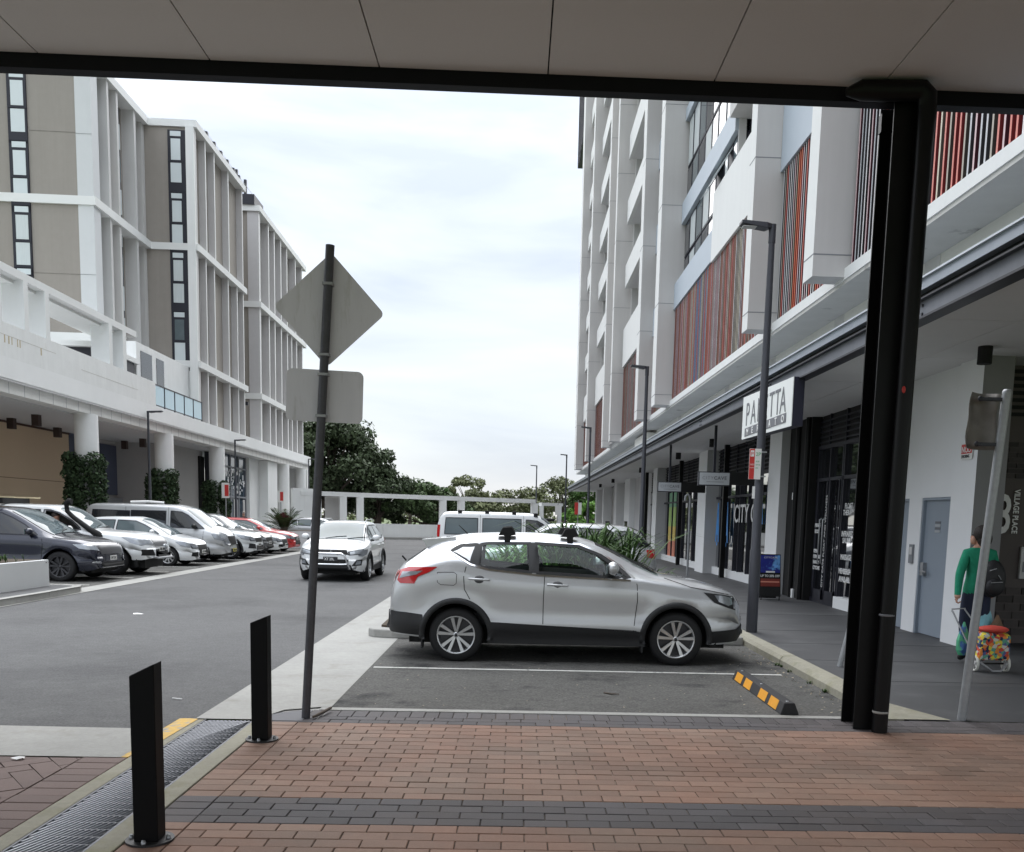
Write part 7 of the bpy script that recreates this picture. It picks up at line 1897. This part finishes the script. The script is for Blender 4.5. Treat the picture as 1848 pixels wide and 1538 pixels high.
def patchwork():
    m = bpy.data.materials.new('fabric_patchwork'); m.use_nodes = True; t = m.node_tree; bb = t.nodes['Principled BSDF']; bb.inputs['Roughness'].default_value = .8
    g_ = N(t, 'ShaderNodeNewGeometry'); v = N(t, 'ShaderNodeTexVoronoi'); v.inputs['Scale'].default_value = 27; t.links.new(g_.outputs['Position'], v.inputs['Vector'])
    sx_ = N(t, 'ShaderNodeSeparateColor'); t.links.new(v.outputs['Color'], sx_.inputs[0])
    r_ = N(t, 'ShaderNodeValToRGB'); r_.color_ramp.interpolation = 'CONSTANT'; t.links.new(sx_.outputs[0], r_.inputs[0])
    el = r_.color_ramp.elements; el[0].position = 0; el[0].color = (.62, .08, .04, 1); el[1].position = .22; el[1].color = (.75, .62, .06, 1)
    for p, c_ in ((.42, (.02, .03, .08, 1)), (.55, (.12, .35, .25, 1)), (.68, (.75, .25, .05, 1)), (.82, (.62, .62, .55, 1)), (.92, (.10, .12, .3, 1))):
        q = el.new(p); q.color = c_
    t.links.new(r_.outputs[0], bb.inputs['Base Color']); return m
pwk = patchwork()
b.build('bag', pwk, tr, bevel=.03)
MB().ball((0, 0, .50), .19, 0, n=10, sq=(.95, .72, .24)).build('flap', mat('fabric_red', (.55, .06, .04), .8, var=.2), tr)
for s_ in (-1, 1):
    o = MB().lathe([(.082, -.016), (.095, -.012), (.095, .012), (.082, .016), (.07, .01), (.07, -.01)], 24, axis='x', closed=True, c=(s_ * .185, .0, .096)).build('wheel', mat('wheel_cream', (.60, .60, .55), .6), tr)
    MB().lathe([(.001, -.01), (.03, -.012), (.03, .012), (.001, .01)], 12, axis='x', c=(s_ * .185, 0, .096)).build('hub', pale_grey, o)
    for k in range(5):
        a = 2 * math.pi * k / 5; MB().obox((s_ * .185, .05 * math.cos(a), .096 + .05 * math.sin(a)), (.006, 0, 0), (0, .025 * math.cos(a), .025 * math.sin(a)), (0, -.008 * math.sin(a), .008 * math.cos(a))).build('spoke', pale_grey, o)
MB().tube([(-.185, 0, .096), (.185, 0, .096)], .01, 6).build('axle', black_matte, tr)
def softbag(nm, loc, w, h, d, m, lb, seed=0):
    rr = random.Random(seed); b = MB(); vs = []; n = 10
    rings = [(0, .55), (.15, 1.0), (.45, 1.05), (.7, .75), (.88, .35), (1, .12)]
    for (t, k_) in rings:
        for i in range(n):
            a = 2 * math.pi * i / n; vs.append((w / 2 * k_ * math.cos(a) * rr.uniform(.85, 1.1), d / 2 * k_ * math.sin(a) * rr.uniform(.85, 1.1), t * h))
    fs = [(r_ * n + i, r_ * n + (i + 1) % n, (r_ + 1) * n + (i + 1) % n, (r_ + 1) * n + i) for r_ in range(len(rings) - 1) for i in range(n)]
    b.add(vs, fs, 0, False); b.add(vs[:n], [tuple(range(n))], 0)
    o = b.build(nm, m, None, loc=loc); return tag(o, lb, 'bag')
softbag('shopping_bag', (5.83, 11.42, .36), .22, .55, .16, mat('bag_lightblue', (.22, .50, .58), .5, var=.15, scale=12), 'pale blue plastic shopping bag hanging from the hand of the person in green', 1)
softbag('shopping_bag', (5.93, 11.30, .33), .20, .42, .16, mat('bag_brown', (.16, .10, .06), .8, var=.2, scale=12), 'brown bag at the right side of the person in green', 2)
softbag('shopping_bag', (5.40, 11.05, .28), .15, .40, .10, mat('bag_greenblue', (.06, .16, .42), .5, var=.5, scale=9, col2=(.10, .45, .25), c2pos=(.45, .5), c2scale=6), 'blue and green bag hanging inside the trolley handle', 3)
# driver in the white four wheel drive: head, shoulders and an arm on the sill
q = (ute.location[0], ute.location[1])
dvr = empty('person', (q[0] - .02, q[1] - .52, 1.0), 0, 'driver in an orange top leaning an arm on the open window', 'person')
J2 = [(0, 0, -.1), (0, 0, .15), (0, -.02, .32), (.02, -.03, .40), (.03, -.04, .50), (.03, -.04, .57), (.02, -.20, .24), (.12, -.36, .17), (.34, -.42, .19), (.42, -.42, .20), (0, .18, .26), (.1, .25, 0)]
E2 = [(0, 1), (1, 2), (2, 3), (3, 4), (4, 5), (2, 6), (6, 7), (7, 8), (8, 9), (2, 10), (10, 11)]
R2 = [(.15, .14), (.16, .14), (.13, .11), (.06, .06), (.085, .095), (.07, .08), .07, .055, .042, .04, .07, .05]
org = mat('orange_shirt', (.62, .20, .10), .85, var=.1)
skin_body('body', J2, E2, R2, lambda p: 0 if (p.z > .37 or (p.x > .13 and p.y < -.2)) else 1, [skin_m, org], dvr)
MB().ball((.01, -.03, .56), .10, 0, n=10, sq=(1, 1, .8)).build('hair', mat('hair_grey', (.10, .08, .07), .9), dvr)
# pedestrian beyond the parked cars
q = LW(-13.4, 52.0)
pd = empty('person', (q[0], q[1], .05), R(40), 'distant person in black standing by the entry glass', 'person')
J3 = [(x, y, z) for (x, y, z) in J_[:24]]
skin_body('body', J3, E_, Rr, lambda p: 0 if p.z > 1.45 or (abs(p.x) > .16 and p.z < .86 and p.z > .7) else (1 if p.z > .85 else 2), [skin_m, black_matte, navy_c], pd)
MB().ball((0, 0, 1.66), .085, 0, n=8, sq=(1, 1, .7)).build('hair', mat('hair_light', (.45, .40, .35), .9), pd)
